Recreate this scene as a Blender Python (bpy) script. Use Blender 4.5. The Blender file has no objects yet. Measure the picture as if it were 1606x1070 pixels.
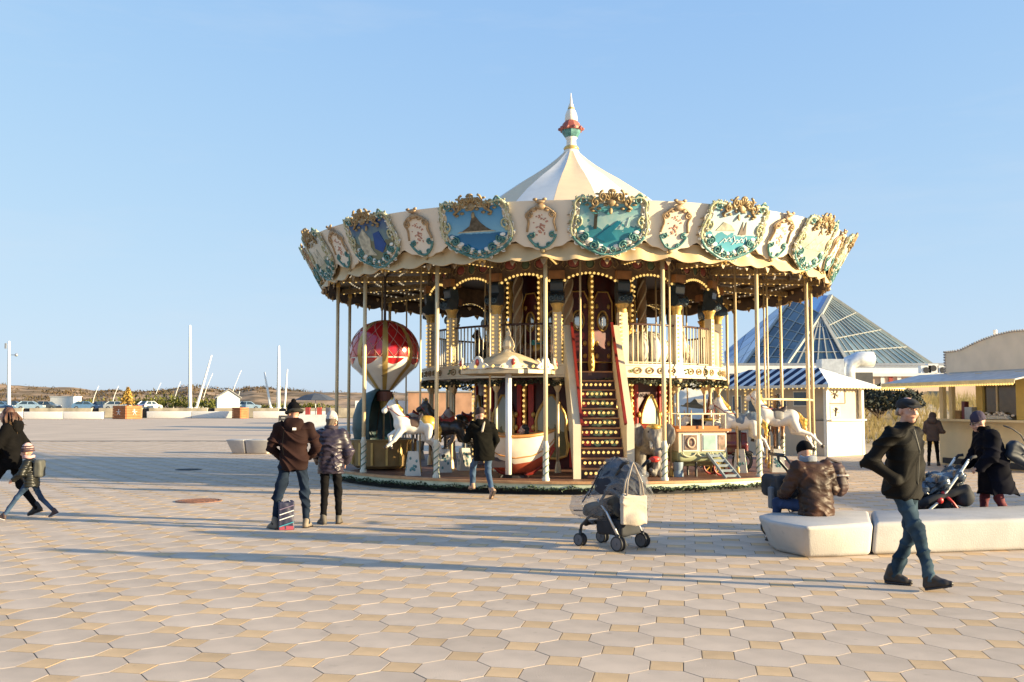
import bpy, math, random
import numpy as np
from mathutils import Vector, Matrix
random.seed(7)
RNG = np.random.default_rng(7)
SC = bpy.context.scene
COL = SC.collection
R = math.radians

# ------------------------------------------------------------------ camera, sky, sun, exposure
cam_d = bpy.data.cameras.new('camera')
cam_d.sensor_width = 36.0
cam_d.lens = 1492.18 / 1606 * 36
cam_d.clip_start, cam_d.clip_end = 0.1, 6000
cam = bpy.data.objects.new('camera', cam_d)
COL.objects.link(cam)
cam.location = (0, 0, 1.7)
cam.rotation_euler = (R(90) + 0.0681768, 0, 0)
SC.camera = cam

SUN_EL = R(10.5)
SUN_DIR = Vector((.967 * math.cos(SUN_EL), -.255 * math.cos(SUN_EL), math.sin(SUN_EL)))
world = bpy.data.worlds.new('World')
SC.world = world
world.use_nodes = True
wn = world.node_tree
bg = wn.nodes['Background']
sky = wn.nodes.new('ShaderNodeTexSky')
sky.sky_type = 'NISHITA'
sky.sun_disc = False
sky.sun_elevation = SUN_EL
sky.sun_rotation = math.atan2(SUN_DIR.x, SUN_DIR.y)
sky.altitude = 0
sky.air_density = 1.0
sky.dust_density = 0.5
sky.ozone_density = 2.0
EXPO = 1.5
def vmath(op, a, b=None, c=None):
    n = wn.nodes.new('ShaderNodeVectorMath'); n.operation = op
    for i, v in enumerate((a, b, c)):
        if v is None: continue
        if hasattr(v, 'links'): wn.links.new(v, n.inputs[i])
        else: n.inputs[i].default_value = v
    return n.outputs[0]
# a hazy winter sky: the bright low band rolls off softly, the same way in every direction
den = vmath('MULTIPLY_ADD', sky.outputs['Color'], (.806, .912, 2.54), (1, 1, 1))
sk = vmath('DIVIDE', sky.outputs['Color'], den)
g_ = .424 / (.15 * 2 ** EXPO)
sk = vmath('MULTIPLY', sk, (1.54 * g_, 2.08 * g_, 6.20 * g_))
# faint high wisps of cloud, all round the sky
wtc = wn.nodes.new('ShaderNodeTexCoord'); wmp = wn.nodes.new('ShaderNodeMapping'); wno = wn.nodes.new('ShaderNodeTexNoise'); wmr = wn.nodes.new('ShaderNodeMapRange')
wmp.inputs['Scale'].default_value = (1.6, 1.6, 9.0); wno.inputs['Scale'].default_value = 1.7; wno.inputs['Detail'].default_value = 7; wno.inputs['Roughness'].default_value = .62
wn.links.new(wtc.outputs['Generated'], wmp.inputs['Vector']); wn.links.new(wmp.outputs['Vector'], wno.inputs['Vector'])
wmr.inputs['From Min'].default_value = .5; wmr.inputs['From Max'].default_value = .78; wmr.inputs['To Min'].default_value = 0; wmr.inputs['To Max'].default_value = .22
wn.links.new(wno.outputs['Fac'], wmr.inputs['Value'])
wmx = wn.nodes.new('ShaderNodeMix'); wmx.data_type = 'RGBA'
wn.links.new(wmr.outputs['Result'], wmx.inputs['Factor']); wn.links.new(sk, wmx.inputs['A'])
cl_ = 1 / (.15 * 2 ** EXPO); wmx.inputs['B'].default_value = (.74 * cl_, .80 * cl_, .88 * cl_, 1)
wn.links.new(wmx.outputs['Result'], bg.inputs['Color'])
bg.inputs['Strength'].default_value = 0.15

sun_d = bpy.data.lights.new('sun', 'SUN')
sun_d.energy = 5.0
sun_d.angle = R(0.55)
sun_d.color = (1.0, 0.81, 0.49)
sun = bpy.data.objects.new('sun', sun_d)
COL.objects.link(sun)
sun.rotation_euler = (-SUN_DIR).to_track_quat('-Z', 'Y').to_euler()

vs = SC.view_settings
vs.view_transform = 'Standard'
vs.look = 'None'
vs.gamma = 1.0
vs.use_curve_mapping = False
vs.exposure = EXPO

# ------------------------------------------------------------------ materials
MATS = {}
def M(name, col, rough=.6, metal=0., var=.12, scale=5., bump=0., bscale=30., spec=.5, obj=0., island=0., emit=0., alpha=1., col2=None, coat=0., trans=0., stain=0., lo=.35, hi=.65, det=4.):
    if name in MATS: return MATS[name]
    m = bpy.data.materials.new(name); m.use_nodes = True
    t = m.node_tree; N = t.nodes; L = t.links
    b = N['Principled BSDF']
    b.inputs['Roughness'].default_value = rough
    b.inputs['Metallic'].default_value = metal
    b.inputs['Specular IOR Level'].default_value = spec
    b.inputs['Coat Weight'].default_value = coat
    b.inputs['Transmission Weight'].default_value = trans
    b.inputs['Alpha'].default_value = alpha
    tc = N.new('ShaderNodeTexCoord')
    no = N.new('ShaderNodeTexNoise'); no.inputs['Scale'].default_value = scale; no.inputs['Detail'].default_value = det
    L.new(tc.outputs['Object'], no.inputs['Vector'])
    cr = N.new('ShaderNodeValToRGB')
    c = np.array(col); ca = np.clip(c * (1 - var), 0, 1); cb = np.clip(c * (1 + var), 0, 1)
    if col2 is not None: ca, cb = c, np.array(col2)
    cr.color_ramp.elements[0].color = (*ca, 1); cr.color_ramp.elements[1].color = (*cb, 1)
    cr.color_ramp.elements[0].position = lo; cr.color_ramp.elements[1].position = hi
    L.new(no.outputs['Fac'], cr.inputs['Fac'])
    out = cr.outputs['Color']
    if obj or island:
        if obj:
            oi = N.new('ShaderNodeObjectInfo'); src = oi.outputs['Random']; amp = obj
        else:
            ge = N.new('ShaderNodeNewGeometry'); src = ge.outputs['Random Per Island']; amp = island
        mr = N.new('ShaderNodeMapRange'); mr.inputs['To Min'].default_value = 1 - amp; mr.inputs['To Max'].default_value = 1 + amp
        L.new(src, mr.inputs['Value'])
        mx = N.new('ShaderNodeVectorMath'); mx.operation = 'SCALE'
        L.new(out, mx.inputs[0]); L.new(mr.outputs['Result'], mx.inputs['Scale'])
        out = mx.outputs['Vector']
    if stain:
        gp = N.new('ShaderNodeNewGeometry')
        for sc_, f0, f1, lo_ in ((.55, .35, .7, 1 - stain * .5), (2.6, .56, .72, 1 - stain), (9., .66, .74, 1 - stain * 1.6)):
            n2 = N.new('ShaderNodeTexNoise'); n2.inputs['Scale'].default_value = sc_; n2.inputs['Detail'].default_value = 6; L.new(gp.outputs['Position'], n2.inputs['Vector'])
            r2 = N.new('ShaderNodeMapRange'); r2.inputs['From Min'].default_value = f0; r2.inputs['From Max'].default_value = f1; r2.inputs['To Min'].default_value = 1.02; r2.inputs['To Max'].default_value = lo_
            L.new(n2.outputs['Fac'], r2.inputs['Value'])
            m2 = N.new('ShaderNodeVectorMath'); m2.operation = 'SCALE'; L.new(out, m2.inputs[0]); L.new(r2.outputs['Result'], m2.inputs['Scale']); out = m2.outputs['Vector']
    L.new(out, b.inputs['Base Color'])
    if bump:
        nb = N.new('ShaderNodeTexNoise'); nb.inputs['Scale'].default_value = bscale; nb.inputs['Detail'].default_value = 5
        L.new(tc.outputs['Object'], nb.inputs['Vector'])
        bp = N.new('ShaderNodeBump'); bp.inputs['Strength'].default_value = bump; bp.inputs['Distance'].default_value = .01
        L.new(nb.outputs['Fac'], bp.inputs['Height']); L.new(bp.outputs['Normal'], b.inputs['Normal'])
    if emit:
        b.inputs['Emission Color'].default_value = (*col, 1)
        b.inputs['Emission Strength'].default_value = emit
        m.cycles.emission_sampling = 'NONE'
    MATS[name] = m
    return m

# ------------------------------------------------------------------ objects
def setp(o, label=None, cat=None, group=None, kind=None):
    if label: o['label'] = label
    if cat: o['category'] = cat
    if group: o['group'] = group
    if kind: o['kind'] = kind
    return o
def empty(name, label, cat, loc=(0, 0, 0), rz=0., group=None, scale=1.):
    o = bpy.data.objects.new(name, None); COL.objects.link(o)
    o.location = loc; o.rotation_euler = (0, 0, rz); o.scale = (scale,) * 3
    o.empty_display_size = .2
    return setp(o, label, cat, group)
def link(name, data, parent=None, loc=None, rz=None, mat=None):
    o = bpy.data.objects.new(name, data); COL.objects.link(o)
    if parent: o.parent = parent
    if loc is not None: o.location = loc
    if rz is not None: o.rotation_euler = (0, 0, rz)
    return o
def dup(o, parent=None, rz=None, loc=None):
    c = o.copy(); COL.objects.link(c)
    if parent: c.parent = parent
    if rz is not None: c.rotation_euler = (0, 0, rz)
    if loc is not None: c.location = loc
    for ch in list(o.children):
        dup(ch, c)
    return c
def heading(hx, hy): return math.atan2(hy, hx) - math.pi / 2

def basis(d, up=(0, 0, 1)):
    d = Vector(d).normalized(); u = Vector(up)
    if abs(d.dot(u)) > .95: u = Vector((1, 0, 0))
    x = d.cross(u).normalized(); y = x.cross(d).normalized()
    return x, y, d

class MB:
    def __init__(s): s.v = []; s.f = []; s.bend = None
    def add(s, V, F):
        n = len(s.v); s.v += [tuple(p) for p in V]; s.f += [tuple(i + n for i in q) for q in F]; return s
    def box(s, c, sz, rz=0., mat=None, taper=1.):
        x, y, z = (k / 2 for k in sz)
        P = [Vector((a * x * (taper if d > 0 else 1), b * y * (taper if d > 0 else 1), d * z)) for d in (-1, 1) for a, b in ((-1, -1), (1, -1), (1, 1), (-1, 1))]
        if rz: P = [Matrix.Rotation(rz, 3, 'Z') @ p for p in P]
        if mat is not None: P = [mat @ p for p in P]
        return s.add([p + Vector(c) for p in P], [(3, 2, 1, 0), (4, 5, 6, 7), (0, 1, 5, 4), (1, 2, 6, 5), (2, 3, 7, 6), (3, 0, 4, 7)])
    def bar(s, a, b, w, h=None, up=(0, 0, 1)):
        h = h or w; a, b = Vector(a), Vector(b); x, y, d = basis(b - a, up)
        P = [q + x * (i * w / 2) + y * (j * h / 2) for q in (a, b) for i, j in ((-1, -1), (1, -1), (1, 1), (-1, 1))]
        return s.add(P, [(0, 1, 2, 3), (7, 6, 5, 4), (4, 5, 1, 0), (5, 6, 2, 1), (6, 7, 3, 2), (7, 4, 0, 3)])
    def cyl(s, a, b, r0, r1=None, n=10, cap=True):
        r1 = r0 if r1 is None else r1
        return s.tube([a, b], [r0, r1], n, cap)
    def tube(s, path, r, n=6, cap=True, flat=1.):
        path = [Vector(p) for p in path]; m = len(path)
        r = [r] * m if not hasattr(r, '__len__') else r
        V = []; F = []; up = None
        for i, p in enumerate(path):
            d = (path[min(i + 1, m - 1)] - path[max(i - 1, 0)])
            d = d.normalized() if d.length > 1e-9 else Vector((0, 0, 1))
            if up is None: x, y, _ = basis(d)
            else:
                x = d.cross(up); x = x.normalized() if x.length > 1e-6 else basis(d)[0]; y = x.cross(d).normalized()
            up = y
            for k in range(n):
                a = 2 * math.pi * k / n
                V.append(p + x * (math.cos(a) * r[i]) + y * (math.sin(a) * r[i] * flat))
        for i in range(m - 1):
            for k in range(n):
                k2 = (k + 1) % n
                F.append((i * n + k, i * n + k2, (i + 1) * n + k2, (i + 1) * n + k))
        if cap: F.append(tuple(range(n - 1, -1, -1))); F.append(tuple((m - 1) * n + k for k in range(n)))
        return s.add(V, F)
    def lathe(s, prof, n=16, c=(0, 0, 0), a0=0., a1=2 * math.pi, sx=1., sy=1.):
        full = abs(a1 - a0 - 2 * math.pi) < 1e-6; m = n if full else n + 1
        V = [(c[0] + r * sx * math.cos(a0 + (a1 - a0) * k / n), c[1] + r * sy * math.sin(a0 + (a1 - a0) * k / n), c[2] + z) for r, z in prof for k in range(m)]
        F = []
        for i in range(len(prof) - 1):
            for k in range(n):
                k2 = (k + 1) % m
                F.append((i * m + k, i * m + k2, (i + 1) * m + k2, (i + 1) * m + k))
        return s.add(V, F)
    def ico(s, c, r, lvl=1, sq=(1, 1, 1)):
        V, F = ICO[lvl]
        return s.add([(c[0] + v[0] * r * sq[0], c[1] + v[1] * r * sq[1], c[2] + v[2] * r * sq[2]) for v in V], F)
    def prism(s, outline, o, ux, uy, n, t):
        """2-D outline placed at o with axes ux, uy, thickness t along n (front face at +t)"""
        o, ux, uy, n = Vector(o), Vector(ux), Vector(uy), Vector(n); k = len(outline)
        P = [o + ux * a + uy * b for a, b in outline]
        V = P + [p + n * t for p in P]
        F = [tuple(range(k - 1, -1, -1)), tuple(range(k, 2 * k))] + [(i, (i + 1) % k, k + (i + 1) % k, k + i) for i in range(k)]
        return s.add(V, F)
    def mesh(s, name, mat, smooth=False):
        me = bpy.data.meshes.new(name)
        me.from_pydata(s.v, [], s.f)
        if mat: me.materials.append(mat)
        if smooth:
            me.polygons.foreach_set('use_smooth', [True] * len(me.polygons))
        me.update()
        return me
    def obj(s, name, mat, parent=None, smooth=False, loc=None, rz=None, fix=True, angle=None):
        me = s.mesh(name, mat, smooth)
        if fix:
            import bmesh
            b = bmesh.new(); b.from_mesh(me); bmesh.ops.recalc_face_normals(b, faces=b.faces)
            if angle is not None:
                for e in b.edges:
                    if len(e.link_faces) == 2 and e.calc_face_angle(0) > R(angle): e.smooth = False
            b.to_mesh(me); b.free()
        return link(name, me, parent, loc, rz)
def _ico():
    import bmesh
    out = {}
    for l in (1, 2, 3):
        b = bmesh.new(); bmesh.ops.create_icosphere(b, subdivisions=l, radius=1)
        b.verts.ensure_lookup_table()
        out[l] = ([v.co[:] for v in b.verts], [[v.index for v in f.verts] for f in b.faces]); b.free()
    return out
ICO = _ico()

# ------------------------------------------------------------------ signed distance bodies (people, animals, cloth)
class S:
    def __init__(s, vox=.012, k=.03): s.vox = vox; s.k = k; s.pr = []
    def cap(s, a, b, ra, rb=None, flat=None, k=None, neg=False):
        rb = ra if rb is None else rb
        s.pr.append(('c', np.array(a, float), np.array(b, float), ra, rb, flat, k, neg)); return s
    def ell(s, c, r, rot=None, k=None, neg=False):
        s.pr.append(('e', np.array(c, float), np.array(r, float), None if rot is None else np.array(rot), 0, None, k, neg)); return s
    def box(s, c, h, r=.02, rot=None, k=None, neg=False):
        s.pr.append(('b', np.array(c, float), np.array(h, float), r, None if rot is None else np.array(rot), None, k, neg)); return s
    def loft(s, secs, rt, k=None):
        """upright garment: secs = [(centre, half width, half depth)] by rising height, rt the direction of the width"""
        rt = np.array(rt, float); rt[2] = 0; rt /= np.linalg.norm(rt); fw = np.array((-rt[1], rt[0], 0.))
        s.pr.append(('l', secs, rt, fw, 0, None, k, False)); return s
    def _bb(s, p):
        if p[0] == 'l':
            C = np.array([q[0] for q in p[1]]); m = max(max(q[1], q[2]) for q in p[1]); return C.min(0) - (m, m, 0), C.max(0) + (m, m, 0)
        if p[0] == 'c': m = max(p[3], p[4]); return np.minimum(p[1], p[2]) - m, np.maximum(p[1], p[2]) + m
        h = p[2].max() if p[0] == 'e' else np.linalg.norm(p[2]) + p[3]
        if p[0] == 'e' and p[3] is None: h = p[2]
        return p[1] - h, p[1] + h
    def build(s, disp=None):
        lo = np.min([s._bb(p)[0] for p in s.pr if not p[7]], 0) - s.vox * 3 - .02
        hi = np.max([s._bb(p)[1] for p in s.pr if not p[7]], 0) + s.vox * 3 + .02
        n = np.ceil((hi - lo) / s.vox).astype(int) + 1
        D = np.full(n, .12, np.float32)
        ax = [lo[i] + np.arange(n[i]) * s.vox for i in range(3)]
        for p in s.pr:
            k = s.k if p[6] is None else p[6]
            b0, b1 = s._bb(p); mg = k + s.vox * 3
            i0 = np.clip(np.floor((b0 - mg - lo) / s.vox).astype(int), 0, n - 1); i1 = np.clip(np.ceil((b1 + mg - lo) / s.vox).astype(int) + 1, 1, n)
            if (i1 <= i0).any(): continue
            X = np.stack(np.meshgrid(*[ax[i][i0[i]:i1[i]] for i in range(3)], indexing='ij'), -1).astype(np.float32)
            if p[0] == 'c':
                a, b, ra, rb = p[1], p[2], p[3], p[4]; sc = 1.
                if p[5] is not None:
                    nn = np.array(p[5][0], float); nn /= np.linalg.norm(nn); f = p[5][1]
                    T = np.eye(3) + (1 / f - 1) * np.outer(nn, nn)
                    c0 = (a + b) / 2
                    X = (X - c0) @ T.T.astype(np.float32); a = T @ (a - c0); b = T @ (b - c0); sc = min(1., f)
                    if f < 1: sc = (1 + f) / 2
                ba = b - a; L2 = ba @ ba + 1e-12
                t = np.clip(((X - a) @ ba) / L2, 0, 1)
                d = (np.linalg.norm(X - a - t[..., None] * ba, axis=-1) - (ra + (rb - ra) * t)) * sc
            elif p[0] == 'l':
                zs = [q[0][2] for q in p[1]]; Z = X[..., 2]
                it = lambda f: np.interp(Z, zs, f)
                cx, cy, a, b_ = it([q[0][0] for q in p[1]]), it([q[0][1] for q in p[1]]), it([q[1] for q in p[1]]), it([q[2] for q in p[1]])
                dx, dy = X[..., 0] - cx, X[..., 1] - cy
                u, v = (dx * p[2][0] + dy * p[2][1]) / a, (dx * p[3][0] + dy * p[3][1]) / b_
                k0 = (np.abs(u) ** 2.4 + np.abs(v) ** 2.4) ** (1 / 2.4)
                d = (k0 - 1) * np.minimum(a, b_)
                d = np.maximum(d, np.maximum(zs[0] - Z, Z - zs[-1]))
            elif p[0] == 'e':
                Q = X - p[1]
                if p[3] is not None: Q = Q @ p[3]
                q = Q / p[2]; k0 = np.linalg.norm(q, axis=-1); k1 = np.linalg.norm(q / p[2], axis=-1) + 1e-9
                d = k0 * (k0 - 1) / k1
            else:
                Q = X - p[1]
                if p[4] is not None: Q = Q @ p[4]
                q = np.abs(Q) - (p[2] - p[3])
                d = np.linalg.norm(np.maximum(q, 0), axis=-1) + np.minimum(q.max(-1), 0) - p[3]
            sl = tuple(slice(i0[i], i1[i]) for i in range(3))
            A = D[sl]
            if p[7]:
                h = np.maximum(k - np.abs(A + d), 0) / max(k, 1e-6); D[sl] = np.maximum(A, -d) + h * h * k / 4
            else:
                h = np.maximum(k - np.abs(A - d), 0) / max(k, 1e-6); D[sl] = np.minimum(A, d) - h * h * k / 4
        if disp is not None:
            I = np.nonzero(np.abs(D) < .06)
            P = np.stack([ax[i][I[i]] for i in range(3)], -1)
            D[I] += disp(P).astype(np.float32)
        return nets(D, lo, s.vox)
    def obj(s, name, mat, parent=None, disp=None, label=None):
        V, F = s.build(disp)
        me = bpy.data.meshes.new(name)
        me.from_pydata(V.tolist(), [], F.tolist())
        me.materials.append(mat)
        me.polygons.foreach_set('use_smooth', np.ones(len(F), bool))
        me.update()
        o = link(name, me, parent)
        if label: o['label'] = label
        return o
_CO = np.array([[i, j, k] for i in (0, 1) for j in (0, 1) for k in (0, 1)])
_ED = [(a, b) for a in range(8) for b in range(a + 1, 8) if np.abs(_CO[a] - _CO[b]).sum() == 1]
def nets(D, o, h):
    ins = D < 0
    n = np.array(D.shape)
    cnt = np.zeros(n - 1, np.int8)
    for c in _CO: cnt += ins[c[0]:n[0] - 1 + c[0], c[1]:n[1] - 1 + c[1], c[2]:n[2] - 1 + c[2]]
    act = (cnt > 0) & (cnt < 8)
    I = np.stack(np.nonzero(act), -1)
    idx = np.full(n - 1, -1, np.int64); idx[act] = np.arange(len(I))
    dv = np.stack([D[I[:, 0] + c[0], I[:, 1] + c[1], I[:, 2] + c[2]] for c in _CO], -1)
    acc = np.zeros((len(I), 3)); w = np.zeros(len(I))
    for a, b in _ED:
        m = (dv[:, a] < 0) != (dv[:, b] < 0)
        t = dv[m, a] / (dv[m, a] - dv[m, b])
        acc[m] += _CO[a] + (_CO[b] - _CO[a]) * t[:, None]; w[m] += 1
    V = (I + acc / w[:, None]) * h + o
    F = []
    for axn in range(3):
        u, v = (axn + 1) % 3, (axn + 2) % 3
        s0 = [slice(1, -1)] * 3; s0[axn] = slice(0, -1); s1 = list(s0); s1[axn] = slice(1, None)
        A, B = ins[tuple(s0)], ins[tuple(s1)]
        J = np.stack(np.nonzero(A != B), -1)
        fl = A[tuple(J.T)]
        J[:, u] += 1; J[:, v] += 1
        def g(du, dv_):
            K = J.copy(); K[:, u] += du; K[:, v] += dv_; return idx[tuple(K.T)]
        q = np.stack([g(-1, -1), g(0, -1), g(0, 0), g(-1, 0)], -1)
        q[~fl] = q[~fl][:, ::-1]
        F.append(q)
    F = np.concatenate(F); F = F[(F >= 0).all(1)]
    return V, F
def folds(amp, freq=9., seed=0, d=(0, 0, 1)):
    r = np.random.default_rng(seed); W = r.normal(size=(5, 3)); W /= np.linalg.norm(W, axis=1)[:, None]
    ph = r.uniform(0, 6.28, 5)
    def fn(P):
        q = P * freq
        w = np.sin(q @ W[0] + ph[0]) + np.sin(q @ W[1] * 1.7 + ph[1])
        return amp * (np.sin(q @ W[2] * 1.4 + 1.5 * w + ph[2]) + .6 * np.sin(q @ W[3] * 2.6 + 1.2 * w + ph[3]))
    return fn
def creases(amp, freq=8., seed=0, tilt=.5):
    """cloth with sharp-edged diagonal folds"""
    r = np.random.default_rng(seed); ph = r.uniform(0, 6.28, 8); th = r.uniform(-.7, .7, 4)
    W = [np.array((math.cos(t) * .5, math.sin(t * 3) * .6, 1.)) for t in th]
    def fn(P):
        q = P * freq * 1.55; o = 0
        w = np.sin(q[:, 0] * .8 + ph[0]) + np.sin(q[:, 1] * .9 + ph[1]) + .8 * np.sin(q[:, 2] * .7 + ph[2])
        for i in range(3):
            m = .5 + .5 * np.sin(q @ W[(i + 1) % 4] * .45 + ph[i] + w)
            o = o + m * (1 - np.abs(np.sin(q @ W[i] * (.8 + .5 * i) + ph[3 + i] + 1.1 * w))) ** 2.2 * (1 - .25 * i)
        return -amp * 1.15 * (o - .55)
    return fn
def puff(amp, step, seed=0, tilt=(0, 0, 1)):
    f = folds(amp * .45, 15, seed); c = creases(amp * .8, 13, seed + 3); t = np.array(tilt)
    def fn(P):
        z = (P @ t) / step + .22 * np.sin(P[:, 0] * 11 + seed) + .2 * np.sin(P[:, 1] * 13 + P[:, 2] * 5) + .12 * np.sin(P[:, 0] * 37)
        k = .75 + .35 * np.sin(P[:, 0] * 9 + P[:, 2] * 6 + seed)
        return -amp * k * (np.abs(np.sin(np.pi * z)) ** .5 - .5) + f(P) + c(P)
    return fn
# ------------------------------------------------------------------ the ground and the pavement
m_paver = M('paver_stone', (.53, .42, .325), .8, var=.10, scale=2.2, bump=.25, bscale=90, obj=.07, spec=.3, det=8, stain=.10)
m_paver_sq = M('paver_tan', (.585, .40, .225), .8, var=.10, scale=3, bump=.25, bscale=90, obj=.10, spec=.3, det=8, stain=.10)
m_paver_i = M('paver_stone_far', (.53, .42, .325), .8, var=.10, scale=2.2, island=.07, spec=.3, stain=.10)
m_paver_sqi = M('paver_tan_far', (.585, .40, .225), .8, var=.10, scale=3, island=.10, spec=.3, stain=.10)
m_grout = M('joint_grit', (.075, .062, .05), .9, var=.2, scale=12)
m_farpave = M('pavement_far', (.54, .42, .315), .8, var=.08, scale=.35, spec=.3, stain=.10)
m_grass = M('dry_grass', (.24, .18, .08), .9, col2=(.13, .13, .045), scale=.3)

W_, PH = .3998 * 1.7, .181064
PA = Vector((.596545 * 1.7, 3.746138 * 1.7, 0))
HW = W_ / 2
SQ = .108           # half side of a square paver
def lat(i, j):      # lattice of square pavers (i+j even) and octagons (i+j odd)
    c, s = math.cos(PH), math.sin(PH)
    a, b = i * HW, j * HW
    return PA.x + c * a + s * b, PA.y - s * a + c * b

def paver_mesh(name, outline, mat):
    b = MB(); k = len(outline); g = .0042
    def ring(ins, z):
        out = []
        for x, y in outline:
            r = math.hypot(x, y); out.append((x * (r - ins) / r, y * (r - ins) / r, z))
        return out
    b.add(ring(g, -.03) + ring(g, -.0004) + ring(g + .001, 0.), [tuple(range(2 * k, 3 * k))] + [(l * k + i, l * k + (i + 1) % k, (l + 1) * k + (i + 1) % k, (l + 1) * k + i) for l in (0, 1) for i in range(k)])
    return b.mesh(name, mat)
o_ = HW - SQ
OCT = [(o_, -SQ), (o_, SQ), (SQ, o_), (-SQ, o_), (-o_, SQ), (-o_, -SQ), (-SQ, -o_), (SQ, -o_)]
SQR = [(SQ, -SQ), (SQ, SQ), (-SQ, SQ), (-SQ, -SQ)]
me_oct = paver_mesh('octagonal_paver', OCT, m_paver)
me_sq = paver_mesh('square_paver', SQR, m_paver_sq)

base = MB().add([(-34, 3, -.0026), (34, 3, -.0026), (34, 47, -.0026), (-34, 47, -.0026)], [(0, 1, 2, 3)])
pavement = setp(base.obj('pavement', m_grout), kind='structure')
far = MB()
for x0, x1, y0, y1 in ((-260, 260, 46.5, 134), (-260, -33.5, -20, 46.5), (33.5, 260, -20, 46.5), (-33.5, 33.5, -20, 3.5)):
    far.add([(x0, y0, -.012), (x1, y0, -.012), (x1, y1, -.012), (x0, y1, -.012)], [(0, 1, 2, 3)])
setp(far.obj('plaza_ground', m_farpave), kind='structure')
terr = MB().add([(-4000, 133.5, -.05), (4000, 133.5, -.05), (4000, 5000, -.05), (-4000, 5000, -.05)], [(0, 1, 2, 3)])
terr.add([(-4000, -1500, -.06), (4000, -1500, -.06), (4000, 133.5, -.06), (-4000, 133.5, -.06)], [(0, 1, 2, 3)])
setp(terr.obj('ground', m_grass), kind='structure')

cells = []
N_ = 150
for i in range(-N_, N_):
    for j in range(-20, N_):
        x, y = lat(i, j)
        if y < 3.4 or y > 46 or abs(x) > 4 + y * .62 or abs(x) > 33: continue
        cells.append((y, x, (i + j) % 2))
# footprint of the carousel base needs no pavers
cx_, cy_ = 1.5406, 24.3513
cells = [c for c in cells if (c[1] - cx_) ** 2 + (c[0] - cy_) ** 2 > 5.3 ** 2]
cells.sort()
vis = lambda c: c[0] > 5.55 and abs(c[1]) < c[0] * .548 + .3
cnt = [0, 0]
rest = (MB(), MB())
for y, x, od in cells:
    a = random.uniform(-.0022, .0022), random.uniform(-.0022, .0022)
    z = random.uniform(-.0004, .0004)
    if vis((y, x)) and cnt[od] < 295:
        cnt[od] += 1
        o = link('octagonal_paver' if od else 'square_paver', me_oct if od else me_sq, pavement, (x, y, z))
        o.rotation_euler = (a[0], a[1], -PH + random.uniform(-.006, .006))
    else:
        src = me_oct if od else me_sq
        if y < 18:
            fs = [tuple(p.vertices) for p in src.polygons]; vv = [v.co for v in src.vertices]
        else:
            k = 8 if od else 4
            fs = [tuple(range(k))]; vv = [v.co for v in src.vertices][2 * k:3 * k]
        c, s_ = math.cos(PH), math.sin(PH)
        rest[od].add([(x + c * v[0] + s_ * v[1], y - s_ * v[0] + c * v[1], z + v[2] + a[1] * v[0] + a[0] * v[1]) for v in vv], fs)
setp(rest[1].obj('distant_octagonal_pavers', m_paver_i, pavement, fix=False), kind='stuff')
setp(rest[0].obj('distant_square_pavers', m_paver_sqi, pavement, fix=False), kind='stuff')

m_iron = M('rusty_iron', (.22, .10, .06), .7, var=.3, scale=14, bump=.4)
m_iron2 = M('dark_iron', (.05, .05, .05), .6, var=.3, scale=14, bump=.4)
def manhole(x, y, r, m, label):
    t = empty('manhole_cover', label, 'manhole cover', (x, y, .0))
    b = MB(); b.lathe([(r, -.004), (r, .012), (r - .05, .014), (r - .05, .006)], 28); b.obj('frame_ring', m, t)
    b = MB(); b.lathe([(r - .055, .0), (r - .055, .010), (0.001, .012)], 28)
    for i in range(-4, 5):
        for j in range(-4, 5):
            if math.hypot(i, j) < 4.2: b.box((i * r / 5.6, j * r / 5.6, .013), (r / 9, r / 9, .01))
    b.obj('lid', m, t)
manhole(-5.61, 17.2, .40, m_iron, 'rusty round manhole cover in the sunlit paving')
manhole(-8.65, 25.6, .34, m_iron2, 'dark round manhole cover lying in the carousel shadow')

# ------------------------------------------------------------------ benches of white concrete
m_conc = M('white_concrete', (.45, .425, .40), .8, var=.07, scale=3, bump=.35, bscale=60, spec=.25, stain=.09, det=8)
def prism_block(name, top, bot, z, parent, mat, bev=.055):
    import bmesh
    b = MB(); k = len(top)
    b.add([(x, y, 0) for x, y in bot] + [(x, y, z) for x, y in top], [tuple(range(k - 1, -1, -1)), tuple(range(k, 2 * k))] + [(i, (i + 1) % k, k + (i + 1) % k, k + i) for i in range(k)])
    o = b.obj(name, mat, parent)
    bm = bmesh.new(); bm.from_mesh(o.data)
    bmesh.ops.bevel(bm, geom=bm.edges[:], offset=bev, segments=4, affect='EDGES', profile=.5, clamp_overlap=True)
    for f in bm.faces: f.smooth = True
    bm.to_mesh(o.data); bm.free()
    return o
t = empty('concrete_bench', 'long white concrete bench where the man in the brown jacket sits', 'bench', (3.9, 11.4, 0))
L = lambda P: [(x - 3.9, y - 11.4) for x, y in P]
top1 = L([(2.97, 11.66), (2.95, 11.1), (3.22, 10.52), (3.66, 10.72), (4.11, 10.94), (4.53, 12.18), (3.98, 12.10), (3.2, 11.97)])
bot1 = L([(3.12, 11.62), (3.10, 11.28), (3.30, 10.80), (3.68, 10.86), (4.08, 10.98), (4.48, 12.02), (3.98, 11.95), (3.3, 11.83)])
prism_block('bench_block', top1, bot1, .38, t, m_conc)
top2 = L([(4.128, 10.948), (4.9, 11.12), (6.03, 11.33), (9.4, 11.9), (9.8, 13.4), (6.85, 12.85), (5.1, 12.3), (4.548, 12.185)])
bot2 = L([(4.10, 10.99), (4.9, 11.15), (6.03, 11.36), (9.35, 11.93), (9.7, 13.2), (6.85, 12.7), (5.1, 12.15), (4.50, 12.03)])
prism_block('bench_block', top2, bot2, .38, t, m_conc)
t = empty('concrete_bench', 'low white concrete bench standing alone left of the carousel', 'bench', (-9.15, 34.5, 0))
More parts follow.
